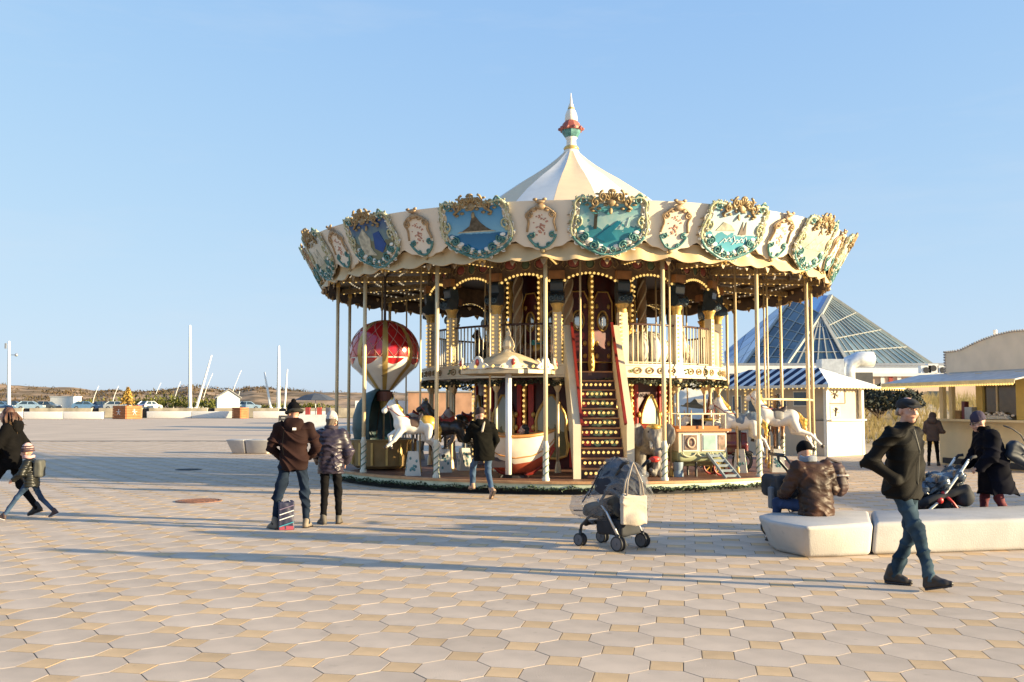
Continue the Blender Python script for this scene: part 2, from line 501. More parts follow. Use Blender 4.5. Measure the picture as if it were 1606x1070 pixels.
prism_block('bench_block', [(-1.05, -.45), (-.35, -.62), (-.33, .55), (-1.15, .5)], [(-.85, -.25), (-.35, -.4), (-.33, .4), (-.95, .35)], .5, t, m_conc, .04)
prism_block('bench_block', [(-.32, -.62), (.55, -.72), (.6, -.1), (-.3, .55)], [(-.31, -.4), (.45, -.5), (.5, -.1), (-.3, .4)], .5, t, m_conc, .04)

# ------------------------------------------------------------------ the dunes
def fbm(x, y, f, o=5, seed=0):
    r = np.random.default_rng(seed); z = np.zeros_like(x); a = 1.
    for _ in range(o):
        th = r.uniform(0, 6.28, 4); ph = r.uniform(0, 6.28, 4)
        for t_, p_ in zip(th, ph): z += a * .5 * np.sin(f * (x * np.cos(t_) + y * np.sin(t_)) + p_ + 1.3 * np.sin(f * .6 * (y * np.cos(t_) - x * np.sin(t_)) + p_ * 2))
        f *= 2.03; a *= .52
    return z
nx, ny = 520, 110
gx = np.linspace(-330, 330, nx); gy = np.linspace(176, 420, ny)
XX, YY = np.meshgrid(gx, gy)
ramp = 1 / (1 + np.exp(-(YY - 232) / 17))
u_ = XX / YY
ridge = np.interp(u_, [-.6, -.54, -.50, -.46, -.44, -.42, -.40, -.37, -.34, -.32, -.295, -.27, -.25, -.22, -.19, -.14, -.05, .1, .5], [7.6, 7.6, 7.0, 6.6, 5.9, 6.3, 6.0, 5.9, 7.3, 6.6, 6.0, 6.9, 6.3, 5.7, 5.3, 5.3, 5.7, 5.2, 4.5])
H_ = ramp * (ridge * (.55 + .45 * np.clip((YY - 200) / 110, 0, 1.1)) + .33 * fbm(XX, YY, .055, 5, 3) + .25 * fbm(XX, YY, .22, 3, 5)) * (1.0) - .1
H_ *= 1.09
vv = np.stack([XX.ravel(), YY.ravel(), H_.ravel()], -1)
ff = [(j * nx + i, j * nx + i + 1, (j + 1) * nx + i + 1, (j + 1) * nx + i) for j in range(ny - 1) for i in range(nx - 1)]
m_dune = M('dune_scrub', (.42, .29, .19), .95, col2=(.16, .115, .07), scale=.12, bump=.6, bscale=1.2, spec=.1, det=9, lo=.42, hi=.58)
me = bpy.data.meshes.new('dune_hill'); me.from_pydata(vv.tolist(), [], ff); me.materials.append(m_dune); me.update()
setp(link('dune_hill', me), kind='structure')
m_scrub = M('scrub_leaves', (.060, .052, .026), .9, col2=(.13, .085, .05), scale=.2, island=.35, spec=.1)
m_hedge = M('hedge_leaves', (.16, .155, .035), .9, col2=(.09, .10, .025), scale=1.2, island=.35, spec=.15)
def tuft(b, x, y, z, w, h, n):
    for _ in range(n):
        a = random.uniform(0, 6.28); r = w * random.random() ** .6; hh = h * (1 - .55 * (r / w) ** 2) * random.uniform(.3, 1)
        px_, py_, pz = x + r * math.cos(a), y + r * math.sin(a), z + hh
        s_ = w * random.uniform(.12, .28); t1 = Vector((random.uniform(-1, 1), random.uniform(-1, 1), random.uniform(-1, 1))).normalized() * s_
        t2 = Vector((random.uniform(-1, 1), random.uniform(-1, 1), random.uniform(-1, 1))).normalized() * s_
        p = Vector((px_, py_, pz)); b.add([p - t1, p + t2, p + t1 + Vector((0, 0, s_))], [(0, 1, 2)])
b = MB()
def dune_z(x, y):
    i = (x + 330) / 660 * (nx - 1); j = (y - 176) / 244 * (ny - 1)
    if not (0 <= i < nx - 1 and 0 <= j < ny - 1): return 0
    return H_[int(j), int(i)]
for _ in range(2600):
    y = random.uniform(195, 345); x = random.uniform(-.58, .3) * y
    if math.sin(x * .05 + 1.2 * math.sin(y * .03)) + random.uniform(-1.2, .6) < -.1: continue
    s_ = random.uniform(.6, 1.9)
    tuft(b, x, y, dune_z(x, y) - .15, s_, s_ * random.uniform(.5, .9), 16)
setp(b.obj('dune_scrub', m_scrub, fix=False), label='brown and olive scrub growing over the dunes', cat='scrub', kind='stuff')
# green hedges before the dunes
def hedge(label, x0, x1, y, h, n, d=2.2):
    t = empty('hedge', label, 'hedge', ((x0 + x1) / 2, y, .9))
    b = MB(); w = (x1 - x0)
    for _ in range(n):
        px_ = random.uniform(-.5, .5) * w; tuft(b, px_, random.uniform(-d, d), 0, random.uniform(.8, 1.4), h * random.uniform(.75, 1.1) * (1 - .3 * abs(px_ * 2 / w) ** 4), 26)
    b.obj('foliage', m_hedge, t, fix=False)
    b = MB()
    for k in range(int(w / 1.6)): b.cyl((-w / 2 + 1.6 * k + .5, random.uniform(-1, 1), 0), (-w / 2 + 1.6 * k + .4, 0, h * .7), .06, .03, 5)
    b.obj('stems', M('bark', (.09, .06, .04), .9), t)
hedge('yellow green hedge between the tall white mast and the parked cars', -66.5, -57.0, 169, 3.0, 60)
hedge('round green hedge between the leaning mast and the white hut', -55.5, -51, 166, 2.5, 34)
hedge('low green hedge right of the small orange planter box', -44.5, -31, 168, 1.3, 50)
hedge('thin green hedge behind the cars by the orange planter', -88, -72, 196, 2.6, 60)
# ------------------------------------------------------------------ far left: car park, walls, masts, hut, planters, cars
m_asph = M('asphalt', (.09, .09, .09), .9)
m_white = M('white_paint', (.78, .76, .72), .5, var=.04)
m_stone = M('pale_stone', (.50, .42, .31), .9, var=.25, scale=.8)
m_dark = M('dark_void', (.03, .03, .035), .8)
m_black = M('black_rubber', (.02, .02, .02), .6)
m_glassd = M('car_glass', (.03, .05, .07), .12, spec=.8)
setp(MB().box((-50, 174, .5), (190, 62, 1.1)).obj('car_park', m_grass), kind='structure')
t = empty('retaining_wall', 'pale stone retaining wall with dark gaps before the car park', 'wall', (-60, 141, 0))
random.seed(11)
x = -62
while x < 58:
    w = random.uniform(5, 12)
    b = MB().box((x + w / 2, 0, .7), (w, .7, 1.4)); b.obj('stone_block', m_stone, t)
    b = MB().box((x + w + .55, .25, .7), (1.2, .4, 1.3)); b.obj('dark_gap', m_dark, t)
    x += w + 1.1
for x0, x1, y, lab in ((-100, -53.5, 125, 'long low white wall at the far left edge of the plaza'), (-50.8, -38.3, 133, 'low white wall below the tall white mast'), (-36.3, -26, 134, 'low white wall behind the man in the dark brown jacket')):
    t = empty('low_wall', lab, 'wall', ((x0 + x1) / 2, y, 0))
    n = max(2, int((x1 - x0) / 5)); w = (x1 - x0) / n
    for k in range(n):
        prism_block('wall_segment', [(x0 + w * k + .03 - (x0 + x1) / 2, -.5), (x0 + w * (k + 1) - .03 - (x0 + x1) / 2, -.5), (x0 + w * (k + 1) - .03 - (x0 + x1) / 2, .5), (x0 + w * k + .03 - (x0 + x1) / 2, .5)],
                    [(x0 + w * k + .03 - (x0 + x1) / 2, -.35), (x0 + w * (k + 1) - .03 - (x0 + x1) / 2, -.35), (x0 + w * (k + 1) - .03 - (x0 + x1) / 2, .35), (x0 + w * k + .03 - (x0 + x1) / 2, .35)], .95, t, m_white, .06)
def mast(label, base, top, r, fixtures=0, bend=0):
    t = empty('light_mast', label, 'mast', base)
    b = MB(); top = Vector(top) - Vector(base)
    pts = [top * (k / 6) + Vector((bend * math.sin(math.pi * k / 6), 0, 0)) for k in range(7)]
    b.tube(pts, [r * (1 - .45 * k / 6) for k in range(7)], 8); b.obj('mast_pole', m_white, t, smooth=True)
    if fixtures:
        b = MB()
        b.box(top * .93 + Vector((-r * 1.3, -.2, 0)), (.25, .25, .9)); b.bar(top * .8, top * .8 + Vector((1.2, 0, 0)), .1)
        b.ico(top * .8 + Vector((1.25, 0, 0)), .28, 2); b.obj('spotlights', M('grey_metal', (.35, .36, .38), .4, .5), t)
    b = MB().cyl((0, 0, -.1), (0, 0, .5), r * 1.5, r * 1.3, 10); b.obj('mast_foot', m_white, t)
mast('white light mast at the far left with a small side spotlight', (-84.4, 160, 1), (-84.8, 160, 12.6), .34, 1)
mast('tallest white mast, upright beside a leaning one', (-54, 160, 1), (-54.35, 160, 15.3), .34, 0)
mast('white mast leaning right beside the tallest mast', (-53.2, 160.5, 1), (-50.9, 161, 10.3), .24, 0)
mast('upright white mast nearest to the carousel', (-39.2, 160, 1), (-39.3, 160, 11.8), .34, 0)
mast('slim white mast close behind the upright one by the carousel', (-38.9, 163, 1), (-38.5, 163, 8), .2, 0)
mast('white mast leaning left before the dunes by the carousel', (-40.4, 160, 1), (-41.9, 161, 7.4), .24, 0)
for px_, dx, h, lab in ((146, 1.2, 5.6, 'thin curved white lamp post left of two others above the parked cars'), (177, 1.2, 5.6, 'thin curved white lamp post above the silver parked car'), (240, 1.6, 6.2, 'thin curved white lamp post right of the orange shrub'), (273, 1.3, 6.4, 'thin curved white lamp post left of the tallest mast'),
                        (316, 2.2, 8.0, 'thin white lamp post right of the two big masts'), (359, 2.4, 8.6, 'thin white lamp post rising behind the hut roof'), (376, .1, 4.6, 'short straight white post right of the hut')):
    x = (px_ - 803) / 1492 * 185
    mast(lab, (x, 185, .8), (x + dx, 185, h), .09, 0, -.3)
t = empty('beach_hut', 'small white hut with a low gabled roof below the dunes', 'hut', (-45.3, 152, 1.05), .35)
b = MB(); b.prism([(-1.7, 0), (1.7, 0), (1.7, 2.0), (0, 3.1), (-1.7, 2.0)], (0, -1.9, 0), (1, 0, 0), (0, 0, 1), (0, 1, 0), 3.8); b.obj('hut_walls', m_white, t)
b = MB(); b.prism([(-2.0, 1.85), (0, 3.2), (2.0, 1.85), (2.0, 2.0), (0, 3.36), (-2.0, 2.0)], (0, -2.1, 0), (1, 0, 0), (0, 0, 1), (0, 1, 0), 4.2); b.obj('roof', M('grey_roof', (.30, .29, .28), .7), t)
b = MB()
for k in range(6): b.box((-1.72, -1.5 + k * .6, 1.0), (.03, .03, 1.9))
b.obj('wall_battens', m_white, t)
m_crate = M('orange_wood', (.36, .13, .045), .75, var=.15, scale=2)
def planter(label, x, y, w, h, star, shrub):
    t = empty('wooden_planter', label, 'planter', (x, y, 0), -.5)
    n = 5
    for sx, sy, rot in ((0, -w / 2, 0), (w / 2, 0, 1), (0, w / 2, 0), (-w / 2, 0, 1)):
        for k in range(n):
            hh = h / n; b = MB().box((sx, sy, hh * (k + .5)), ((w, .12, hh - .03) if not rot else (.12, w - .13, hh - .03))); b.obj('plank', m_crate, t)
    b = MB().box((0, 0, h * .45), (w - .2, w - .2, h * .9)); b.obj('soil', M('soil', (.06, .045, .03), .95), t)
    if star:
        for dx_, pl in ((0, 0), (1, 1)):
            b = MB()
            for k in range(5):
                a = math.pi / 2 + k * 2 * math.pi / 5; c, s_ = math.cos(a) * h * .24, math.sin(a) * h * .24
                if pl == 0: b.bar((0, -w / 2 - .08, h * .5), (c, -w / 2 - .08, h * .5 + s_), .16, .04)
                else: b.bar((w / 2 + .08, 0, h * .5), (w / 2 + .08, c, h * .5 + s_), .16, .04)
            b.obj('star_emblem', m_white, t)
    if shrub:
        s_ = empty('conical_shrub', 'orange yellow conical shrub growing in the planter with stars', 'shrub', (x, y, h * .9))
        b = MB().cyl((0, 0, 0), (0, 0, shrub * .8), .12, .05, 6); b.obj('trunk', M('bark', (.09, .06, .04), .9), s_)
        b = MB(); random.seed(5)
        for _ in range(800):
            zz = random.random() ** .8; a = random.uniform(0, 6.28); rr = (1.05 - zz) * 1.05 * random.random() ** .4
            p = Vector((rr * math.cos(a), rr * math.sin(a), .2 + zz * shrub)); q = [Vector((random.uniform(-1, 1), random.uniform(-1, 1), random.uniform(-1, 1))) * .22 for _ in range(2)]
            b.add([p - q[0], p + q[1], p + q[0] * .5 + Vector((0, 0, .15))], [(0, 1, 2)])
        b.obj('foliage', M('orange_leaves', (.46, .31, .07), .8, island=.35, col2=(.36, .20, .04), scale=3), s_, fix=False)
planter('large orange wooden planter with white star emblems', -50.8, 126, 2.5, 1.75, True, 2.3)
planter('small orange wooden planter between two low white walls', -37.3, 131, 1.5, 1.5, False, 0)

def build_car():
    t = empty('parked_car', 'car', 'car')
    side = [(-2.05, .35), (-1.75, .22), (1.75, .22), (2.08, .35), (2.1, .62), (1.95, .78), (1.05, .92), (-1.95, .95), (-2.1, .7)]
    b = MB(); b.prism(side, (0, -.84, 0), (1, 0, 0), (0, 0, 1), (0, 1, 0), 1.68); b.obj('car_body', m_white, t)
    cab = [(1.0, .9), (.42, 1.36), (-1.2, 1.42), (-1.85, .94)]
    b = MB(); b.add([(x, -.76, z) if z < 1 else (x, -.6, z) for x, z in cab] + [(x, .76, z) if z < 1 else (x, .6, z) for x, z in cab], [(0, 1, 2, 3), (7, 6, 5, 4), (0, 4, 5, 1), (1, 5, 6, 2), (2, 6, 7, 3)]); b.obj('windows', m_glassd, t)
    b = MB(); b.box((-.39, 0, 1.41), (1.6, 1.18, .06)); b.bar((.42, -.61, 1.37), (1.0, -.77, .91), .07); b.bar((.42, .61, 1.37), (1.0, .77, .91), .07)
    b.bar((-1.2, -.61, 1.42), (-1.85, -.77, .95), .16); b.bar((-1.2, .61, 1.42), (-1.85, .77, .95), .16); b.bar((-.3, -.62, 1.4), (-.35, -.78, .93), .08); b.obj('roof', m_white, t)
    for x in (-1.28, 1.3):
        for y in (-.78, .78):
            b = MB().cyl((x, y - .1, .31), (x, y + .1, .31), .31, n=14); w = b.obj('wheel', m_black, t)
            b = MB().cyl((x, y - .115, .31), (x, y + .115, .31), .18, n=10); b.obj('hub', M('alloy', (.5, .5, .5), .3, .8), w)
    for y in (-.6, .6):
        b = MB().box((2.06, y, .66), (.08, .35, .14)); b.obj('headlight', m_white, t)
        b = MB().box((-2.06, y, .76), (.08, .3, .16)); b.obj('tail_light', M('red_lens', (.45, .02, .02), .3), t)
    return t
cols = dict(navy=(.03, .06, .14), blue=(.10, .20, .36), silver=(.42, .45, .48), grey=(.16, .18, .2), white=(.75, .75, .74), pale=(.30, .42, .55))
proto = build_car(); first = True
def car(px_, y, rz, c, label, z=1.05):
    global first
    o = proto if first else dup(proto); first = False
    o.location = ((px_ - 803) / 1492 * y, y, z); o.rotation_euler = (0, 0, rz)
    o['label'] = label; o['group'] = 'cars parked below the dunes'
    m = M('car_paint_' + c, cols[c], .3, .2, coat=.6)
    for ch in o.children:
        if ch.name.split('.')[0] in ('car_body', 'roof'):
            ch.material_slots[0].link = 'OBJECT'; ch.material_slots[0].material = m
car(3, 160, .15, 'blue', 'blue car at the very left edge of the car park')
car(24, 162, .1, 'navy', 'dark blue car left of the pale one behind the retaining wall')
car(50, 158, .2, 'pale', 'pale blue car third from the left in the far row')
car(76, 161, -.1, 'grey', 'dark grey car next to the white site cabin')
car(136, 160, .25, 'blue', 'blue car alone on the grass gap right of the white site cabin')
car(165, 166, .3, 'navy', 'dark car partly behind the left side of the silver car')
car(186, 160, .1, 'silver', 'silver car left of the orange planter')
car(204, 168, .2, 'blue', 'blue car half hidden by the orange shrub')
car(236, 158, 1.2, 'white', 'white car right of the orange planter, seen end on')
car(391, 166, .2, 'pale', 'pale car right of the white hut')
car(322, 172, .2, 'white', 'white car just left of the white hut')
t = empty('site_cabin', 'low white cabin behind the left row of cars', 'cabin', (-80.5, 172, 1.05), -.1)
MB().box((0, 0, 1.3), (4.4, 2.6, 2.0)).obj('cabin_walls', m_white, t); MB().box((0, 0, 2.36), (4.6, 2.8, .1)).obj('roof', m_white, t)
MB().box((-2.21, 0, 1.3), (.03, 1.0, 1.5)).obj('door', M('pale_green', (.5, .56, .48), .6), t)
# stalls beyond the couple: a small dark parasol over a white counter
t = empty('market_stall', 'far white stall under a dark parasol behind the couple', 'stall', (-13.6, 66, 0))
MB().box((0, 0, .55), (2.4, 1.0, 1.1)).obj('counter', m_white, t)
b = MB(); b.lathe([(1.5, 2.1), (.75, 2.45), (.02, 2.6)], 8); b.obj('parasol_canopy', M('dark_cloth', (.06, .07, .09), .8), t)
MB().cyl((0, 0, 0), (0, 0, 2.55), .03, n=6).obj('parasol_pole', m_white, t)
for x, c in ((-.5, (.35, .05, .05)), (.3, (.45, .08, .06)), (.9, (.1, .1, .14))):
    MB().box((x, -.1, 1.35), (.3, .3, .5)).obj('goods', M('goods_%d' % (c[0] * 100), c, .7), t)
t = empty('notice_board', 'small black and white folding board left of the man in the brown jacket', 'board', (-13.1, 55, 0), .2)
for s_ in (-1, 1):
    b = MB().bar((0, s_ * .28, 0), (0, s_ * .05, 1.15), .68, .05, up=(0, 1, 0)); b.obj('board_panel', m_dark, t)
b = MB()
for k in range(5): b.box((-.16 + .08 * (k % 3), -.27 + .045 * k, .3 + .17 * k), (.22, .03, .09))
b.obj('white_writing', m_white, t)
# a second low building line with terracotta behind the carousel on the left
t = empty('service_building', 'low sand coloured building with a terracotta wall behind the carousel', 'building', (-7.0, 92, 0), .1)
MB().box((0, 0, 1.5), (6, 4, 3.0)).obj('wall', M('terracotta', (.36, .20, .12), .85, var=.2, scale=.8), t)
MB().box((6.5, 1, 1.25), (7, 4, 2.5)).obj('wall', M('sand_render', (.52, .44, .33), .85), t)
MB().box((-5.5, 1, 1.1), (5, 3, 2.2)).obj('wall', m_white, t)
MB().box((0, 0, 3.05), (6.3, 4.3, .12)).obj('roof', M('grey_roof', (.30, .29, .28), .7), t)
MB().box((6.5, 1, 2.56), (7.2, 4.2, .1)).obj('roof', M('grey_roof', (.30, .29, .28), .7), t)
for k in range(3): MB().box((4.5 + k * 1.9, -1.02, 1.5), (.9, .06, .8)).obj('window', m_glassd, t)

# ------------------------------------------------------------------ right: glass pyramid on its white building
m_cream = M('cream_render', (.66, .58, .46), .8, var=.06, scale=1)
m_pink = M('pink_render', (.62, .46, .35), .85, var=.08, scale=1)
m_grey = M('grey_metal', (.35, .36, .38), .4, .5)
t = empty('pool_building', 'white flat roofed building below the glass pyramid', 'building', (21, 60, 0))
MB().box((-1, 6, 2.0), (26, 24, 4.0)).obj('wall', m_white, t)
MB().box((-1, 6, 4.06), (26.4, 24.4, .12)).obj('roof', m_grey, t)
MB().box((.5, -7.2, 1.65), (9, 2.2, 3.3)).obj('wall', m_pink, t)
MB().box((.5, -7.2, 3.38), (9.4, 2.6, .16)).obj('roof', m_white, t)
MB().box((-9, -6.2, 3.75), (14, .14, .45)).obj('roof_edge', m_white, t)
for k in range(3): MB().box((-.9 + .45 * k, -8.34, 2.6), (.2, .08, 1.4)).obj('downpipe', (M('red_pipe', (.4, .07, .05), .5) if k == 1 else m_white), t)
MB().box((2.2, -8.33, 2.0), (1.3, .06, 1.0)).obj('window', m_glassd, t)
b = MB().tube([(-3.0, -8.9, 2.3), (-3.0, -8.9, 3.6), (-2.85, -8.9, 4.0), (-2.4, -8.9, 4.2), (-1.6, -8.9, 4.2)], .42, 12); b.obj('duct', M('galvanised', (.62, .64, .66), .35, .4), t, smooth=True)
MB().box((-3.9, -8.9, 3.2), (1.2, .9, 2.0)).obj('duct_box', M('galvanised', (.62, .64, .66), .35, .4), t)
for x, z in ((2.6, 3.75), (2.2, 3.65), (3.1, 3.65)):
    u = MB().box((x - .6, -7.9, z), (.55, .4, .5)).obj('cooling_unit', m_white, t)
    MB().cyl((x - .6, -8.11, z), (x - .6, -8.13, z), .17, n=12).obj('fan_grille', m_dark, u)
MB().box((-2.1, -8.6, 2.0), (1.0, .5, 3.0)).obj('dark_door', M('dark_grey', (.07, .07, .075), .6), t)

m_pane = M('pyramid_glass', (.035, .065, .085), .14, spec=.5, obj=.5, col2=(.09, .125, .14), scale=.7)
m_paneb = M('pyramid_blue_glass', (.05, .15, .38), .15, spec=.6, obj=.18)  # reflected sky blue is put into the left panes; ridge cap shares it
m_paned = M('pyramid_dark_glass', (.03, .06, .08), .08, spec=.9, obj=.3)
m_mull = M('pale_mullion', (.34, .34, .31), .55, spec=.3)
V3 = lambda *a: Vector(a)
# bottom left, bottom right, notch top, top left, ridge, far right, front bottom, back left
BL, BR, J, TL, A_, R_ = V3(14.2, 58.5, 4.1), V3(16.4, 57, 4.1), V3(20.2, 62, 7.69), V3(19.57, 66, 9.19), V3(21.16, 67.5, 9.73), V3(22.4, 66.5, 9.43)
FR, FB, BK, BKb = V3(29.17, 66, 4.58), V3(20.22, 57, 4.1), V3(15.7, 70, 5.68), V3(15.3, 68, 4.15)
t = empty('glass_pyramid', 'glass pyramid with a triangular notch on the white building roof', 'pyramid', (20, 62, 4.1))
O = Vector((20, 62, 4.1))
def pane_grid(a, b, c, d, nu, nv, mat, name='glass_pane', mw=.07):
    """a-b bottom edge, d-c top edge; panes with a real thickness, in a grid of mullions"""
    P = lambda u, v: (a * (1 - u) + b * u) * (1 - v) + (d * (1 - u) + c * u) * v - O
    nrm = (b - a).cross(d - a).normalized()
    if nrm.y > 0: nrm = -nrm
    g = .012
    for i in range(nu):
        for j in range(nv):
            q = [P((i + g * 2) / nu, (j + g) / nv), P((i + 1 - g * 2) / nu, (j + g) / nv), P((i + 1 - g * 2) / nu, (j + 1 - g) / nv), P((i + g * 2) / nu, (j + 1 - g) / nv)]
            m = MB(); tw = nrm * random.uniform(-.006, .006)
            m.add([p + tw for p in q] + [p - nrm * .05 for p in q], [(0, 1, 2, 3), (7, 6, 5, 4), (0, 4, 5, 1), (1, 5, 6, 2), (2, 6, 7, 3), (3, 7, 4, 0)])
            m.obj(name, mat, t)
    m = MB()
    for i in range(nu + 1): m.bar(P(i / nu, 0), P(i / nu, 1), mw, .10, up=nrm)
    for j in range(nv + 1): m.bar(P(0, j / nv), P(1, j / nv), .05, .09, up=nrm)
    m.obj('mullions', m_mull, t)
random.seed(3)
pane_grid(BL, BR, J, TL, 4, 7, m_pane)
pane_grid(FB, FR, R_, J, 12, 4, m_pane, mw=.04)
pane_grid(BR, FB, J + V3(.02, 0, -.05), J - V3(.02, 0, .05), 6, 4, m_paned)
pane_grid(BKb, BL, TL - V3(.12, 0, 0), BK, 3, 4, m_paneb)
b = MB(); b.add([p - O for p in (TL, J, R_, A_)] + [p - O - V3(0, 0, .15) for p in (TL, J, R_, A_)], [(0, 1, 2, 3), (7, 6, 5, 4), (0, 4, 5, 1), (1, 5, 6, 2), (2, 6, 7, 3), (3, 7, 4, 0)]); b.obj('ridge_cap', m_paneb, t)
b = MB(); b.bar(J - O, R_ - O, .25, .2); b.bar(BR - O, J - O, .2, .2); b.bar(FB - O, J - O, .2, .2); b.bar(BL - O, TL - O, .18, .18); b.bar(R_ - O, FR - O, .18, .18); b.obj('edge_beams', m_mull, t)
b = MB(); bm_ = lambda f, z: (BR * (1 - f) + FB * f) * (1 - z) + J * z - O + V3(0, 1.1 - .4 * z, 0)
for z in (.28, .55): b.bar(bm_(.06, z), bm_(.94, z), .14)
b.bar(bm_(.35, .05), bm_(.75, .28), .14); b.bar(bm_(.75, .28), bm_(.4, .5), .14)
b.obj('steel_bracing', m_dark, t)
b = MB(); b.add([p - O + V3(0, .7, 0) for p in (BKb, FB, FR, A_, TL)], [(0, 1, 4), (1, 3, 4), (1, 2, 3)]); b.obj('inner_wall', M('pool_inside', (.16, .22, .22), .8, col2=(.05, .09, .10), scale=.9), t)

# ------------------------------------------------------------------ the sandy bank with grass between the kiosks
nx, ny = 60, 40
XX, YY = np.meshgrid(np.linspace(9, 40, nx), np.linspace(36.5, 51, ny))
ZZ = 1.9 / (1 + np.exp(-(YY - 40.5) / 1.1)) * (1 + .12 * fbm(XX, YY, .5, 4, 2)) - .08
me = bpy.data.meshes.new('sandy_bank'); me.from_pydata(np.stack([XX.ravel(), YY.ravel(), ZZ.ravel()], -1).tolist(), [], [(j * nx + i, j * nx + i + 1, (j + 1) * nx + i + 1, (j + 1) * nx + i) for j in range(ny - 1) for i in range(nx - 1)])
me.materials.append(M('dry_sand', (.45, .35, .22), .95, var=.2, scale=1.2, bump=.5, bscale=8)); me.update()
setp(link('sandy_bank', me), kind='structure')
b = MB(); random.seed(21)
for _ in range(900):
    x, y = random.uniform(11, 24), random.uniform(38.3, 46)
    z = 1.9 / (1 + math.exp(-(y - 40.5) / 1.1)) - .1
    for _ in range(7):
        dx, dy, h = random.gauss(0, .15), random.gauss(0, .12), random.uniform(.3, .75)
        w = .02; b.add([(x - w, y, z), (x + w, y, z), (x + dx, y + dy, z + h)], [(0, 1, 2)])
setp(b.obj('marram_grass', M('marram', (.40, .29, .12), .9, col2=(.24, .2, .07), scale=1, island=.3), fix=False), label='dry yellow beach grass growing on the bank between the kiosks', cat='grass', kind='stuff')
t = empty('dark_bush', 'dark evergreen bush behind the man in the flat cap', 'bush', (15.6, 40.5, 1.4))
b = MB()
for _ in range(1500):
    a, c = random.uniform(0, 6.28), random.random() ** .5; p = Vector((c * math.cos(a) * 1.9, c * math.sin(a) * .8, .55 + random.uniform(-.5, .75) * (1 - .6 * c)))
    q = [Vector((random.uniform(-1, 1), random.uniform(-1, 1), random.uniform(-1, 1))) * .13 for _ in range(2)]
    b.add([p - q[0], p + q[1], p + q[0]], [(0, 1, 2)])
b.obj('foliage', M('dark_leaves', (.02, .028, .02), .8, island=.4, var=.3), t, fix=False)
b = MB()
for k in range(5): b.tube([(0, 0, -.2), (.3 * (k - 2), .1 * k, .3), (.6 * (k - 2), .1 * k - .2, .9)], [.06, .04, .02], 5)
b.obj('branches', M('bark', (.09, .06, .04), .9), t)

# ------------------------------------------------------------------ kiosk with the striped roof
m_kwhite = M('kiosk_white', (.76, .72, .62), .55, var=.03)
m_kbeige = M('kiosk_beige', (.52, .43, .32), .75, var=.06, scale=2)
m_stw = M('roof_white', (.70, .70, .70), .7, var=.05, spec=.2, scale=1.5)
m_stn = M('roof_navy', (.022, .034, .075), .85, var=.1, spec=.15)
m_bulb = M('warm_bulb', (1.0, .66, .20), .3, emit=.36, var=0)
t = empty('striped_kiosk', 'white kiosk with a blue and white striped hipped roof behind the carousel', 'kiosk', (10.64, 32.3, 0), math.atan2(.6, .8))
w, dp, ez, rz_ = 2.05, 5.1, 2.44, 3.06
e = .35; xr = w / 2
n = 26
ys = np.linspace(-e, dp + e, n + 1)
def xcut(y):
    d = min(y + e, dp + e - y) / 1.35
    return -e + (xr + e) * min(1, d)
for s_ in (-1, 1):
    for k in range(n):
        a, c = ys[k] + .006, ys[k + 1] - .006
        P = []
        X = lambda x: x if s_ == -1 else w - x
        Zr = lambda x: ez + (rz_ - ez) * (x + e) / (xr + e)
        xa, xc = xcut(a), xcut(c)
        q = [(X(-e), a, ez), (X(-e), c, ez), (X(xc), c, Zr(xc)), (X(xa), a, Zr(xa))]
        up = .012 if k % 2 else 0
        m = MB().add([(p[0], p[1], p[2] + up) for p in q] + [(p[0], p[1], p[2] - .04) for p in q], [(0, 1, 2, 3), (7, 6, 5, 4), (0, 4, 5, 1), (1, 5, 6, 2), (2, 6, 7, 3), (3, 7, 4, 0)])
        m.obj('roof_stripe', m_stn if k % 2 else m_stw, t)
for s_ in (0, 1):
    Y = lambda y: y if s_ == 0 else dp - y
    xs = np.linspace(-e, w + e, 13)
    for k in range(12):
        a, c = xs[k] + .004, xs[k + 1] - .004
        yc = lambda x: -e + 1.35 * min(1, min(x + e, w + e - x) / (xr + e))
        zf = lambda y: ez + (rz_ - ez) * (y + e) / 1.35
        q = [(a, Y(-e), ez), (c, Y(-e), ez), (c, Y(yc(c)), zf(yc(c))), (a, Y(yc(a)), zf(yc(a)))]
        m = MB().add(q + [(p[0], p[1], p[2] - .04) for p in q], [(0, 1, 2, 3), (7, 6, 5, 4), (0, 4, 5, 1), (1, 5, 6, 2), (2, 6, 7, 3), (3, 7, 4, 0)])
        m.obj('roof_panel', m_stw, t)
MB().box((xr, dp / 2, ez - .07), (w + 2 * e + .06, dp + 2 * e + .06, .1)).obj('eave_board', m_kwhite, t)
for x, y in ((0, 0), (w, 0), (0, dp), (w, dp), (0, dp / 2)):
    MB().box((x, y, 1.19), (.13, .13, 2.38)).obj('corner_post', m_kwhite, t)
MB().box((w / 2, -.005, .6), (w - .14, .08, 1.2)).obj('counter_panel', m_kwhite, t)
MB().box((-.005, dp / 4, .6), (.08, dp / 2 - .14, 1.2)).obj('counter_panel', m_kbeige, t)
MB().box((-.005, dp * .75, .6), (.08, dp / 2 - .14, 1.2)).obj('counter_panel', m_kbeige, t)
MB().box((w / 2, -.06, 1.22), (w, .3, .05)).obj('counter_top', m_kwhite, t)
MB().box((w / 2, .12, 1.8), (w - .14, .05, 1.15)).obj('back_panel', m_kbeige, t)
MB().box((.14, dp / 2, 1.8), (.05, dp - .14, 1.15)).obj('back_panel', m_kbeige, t)
MB().box((w / 2, dp - .1, 1.2), (w - .14, .05, 2.3)).obj('back_panel', m_kbeige, t); MB().box((w - .1, dp / 2, 1.2), (.05, dp - .2, 2.3)).obj('back_panel', m_kbeige, t)
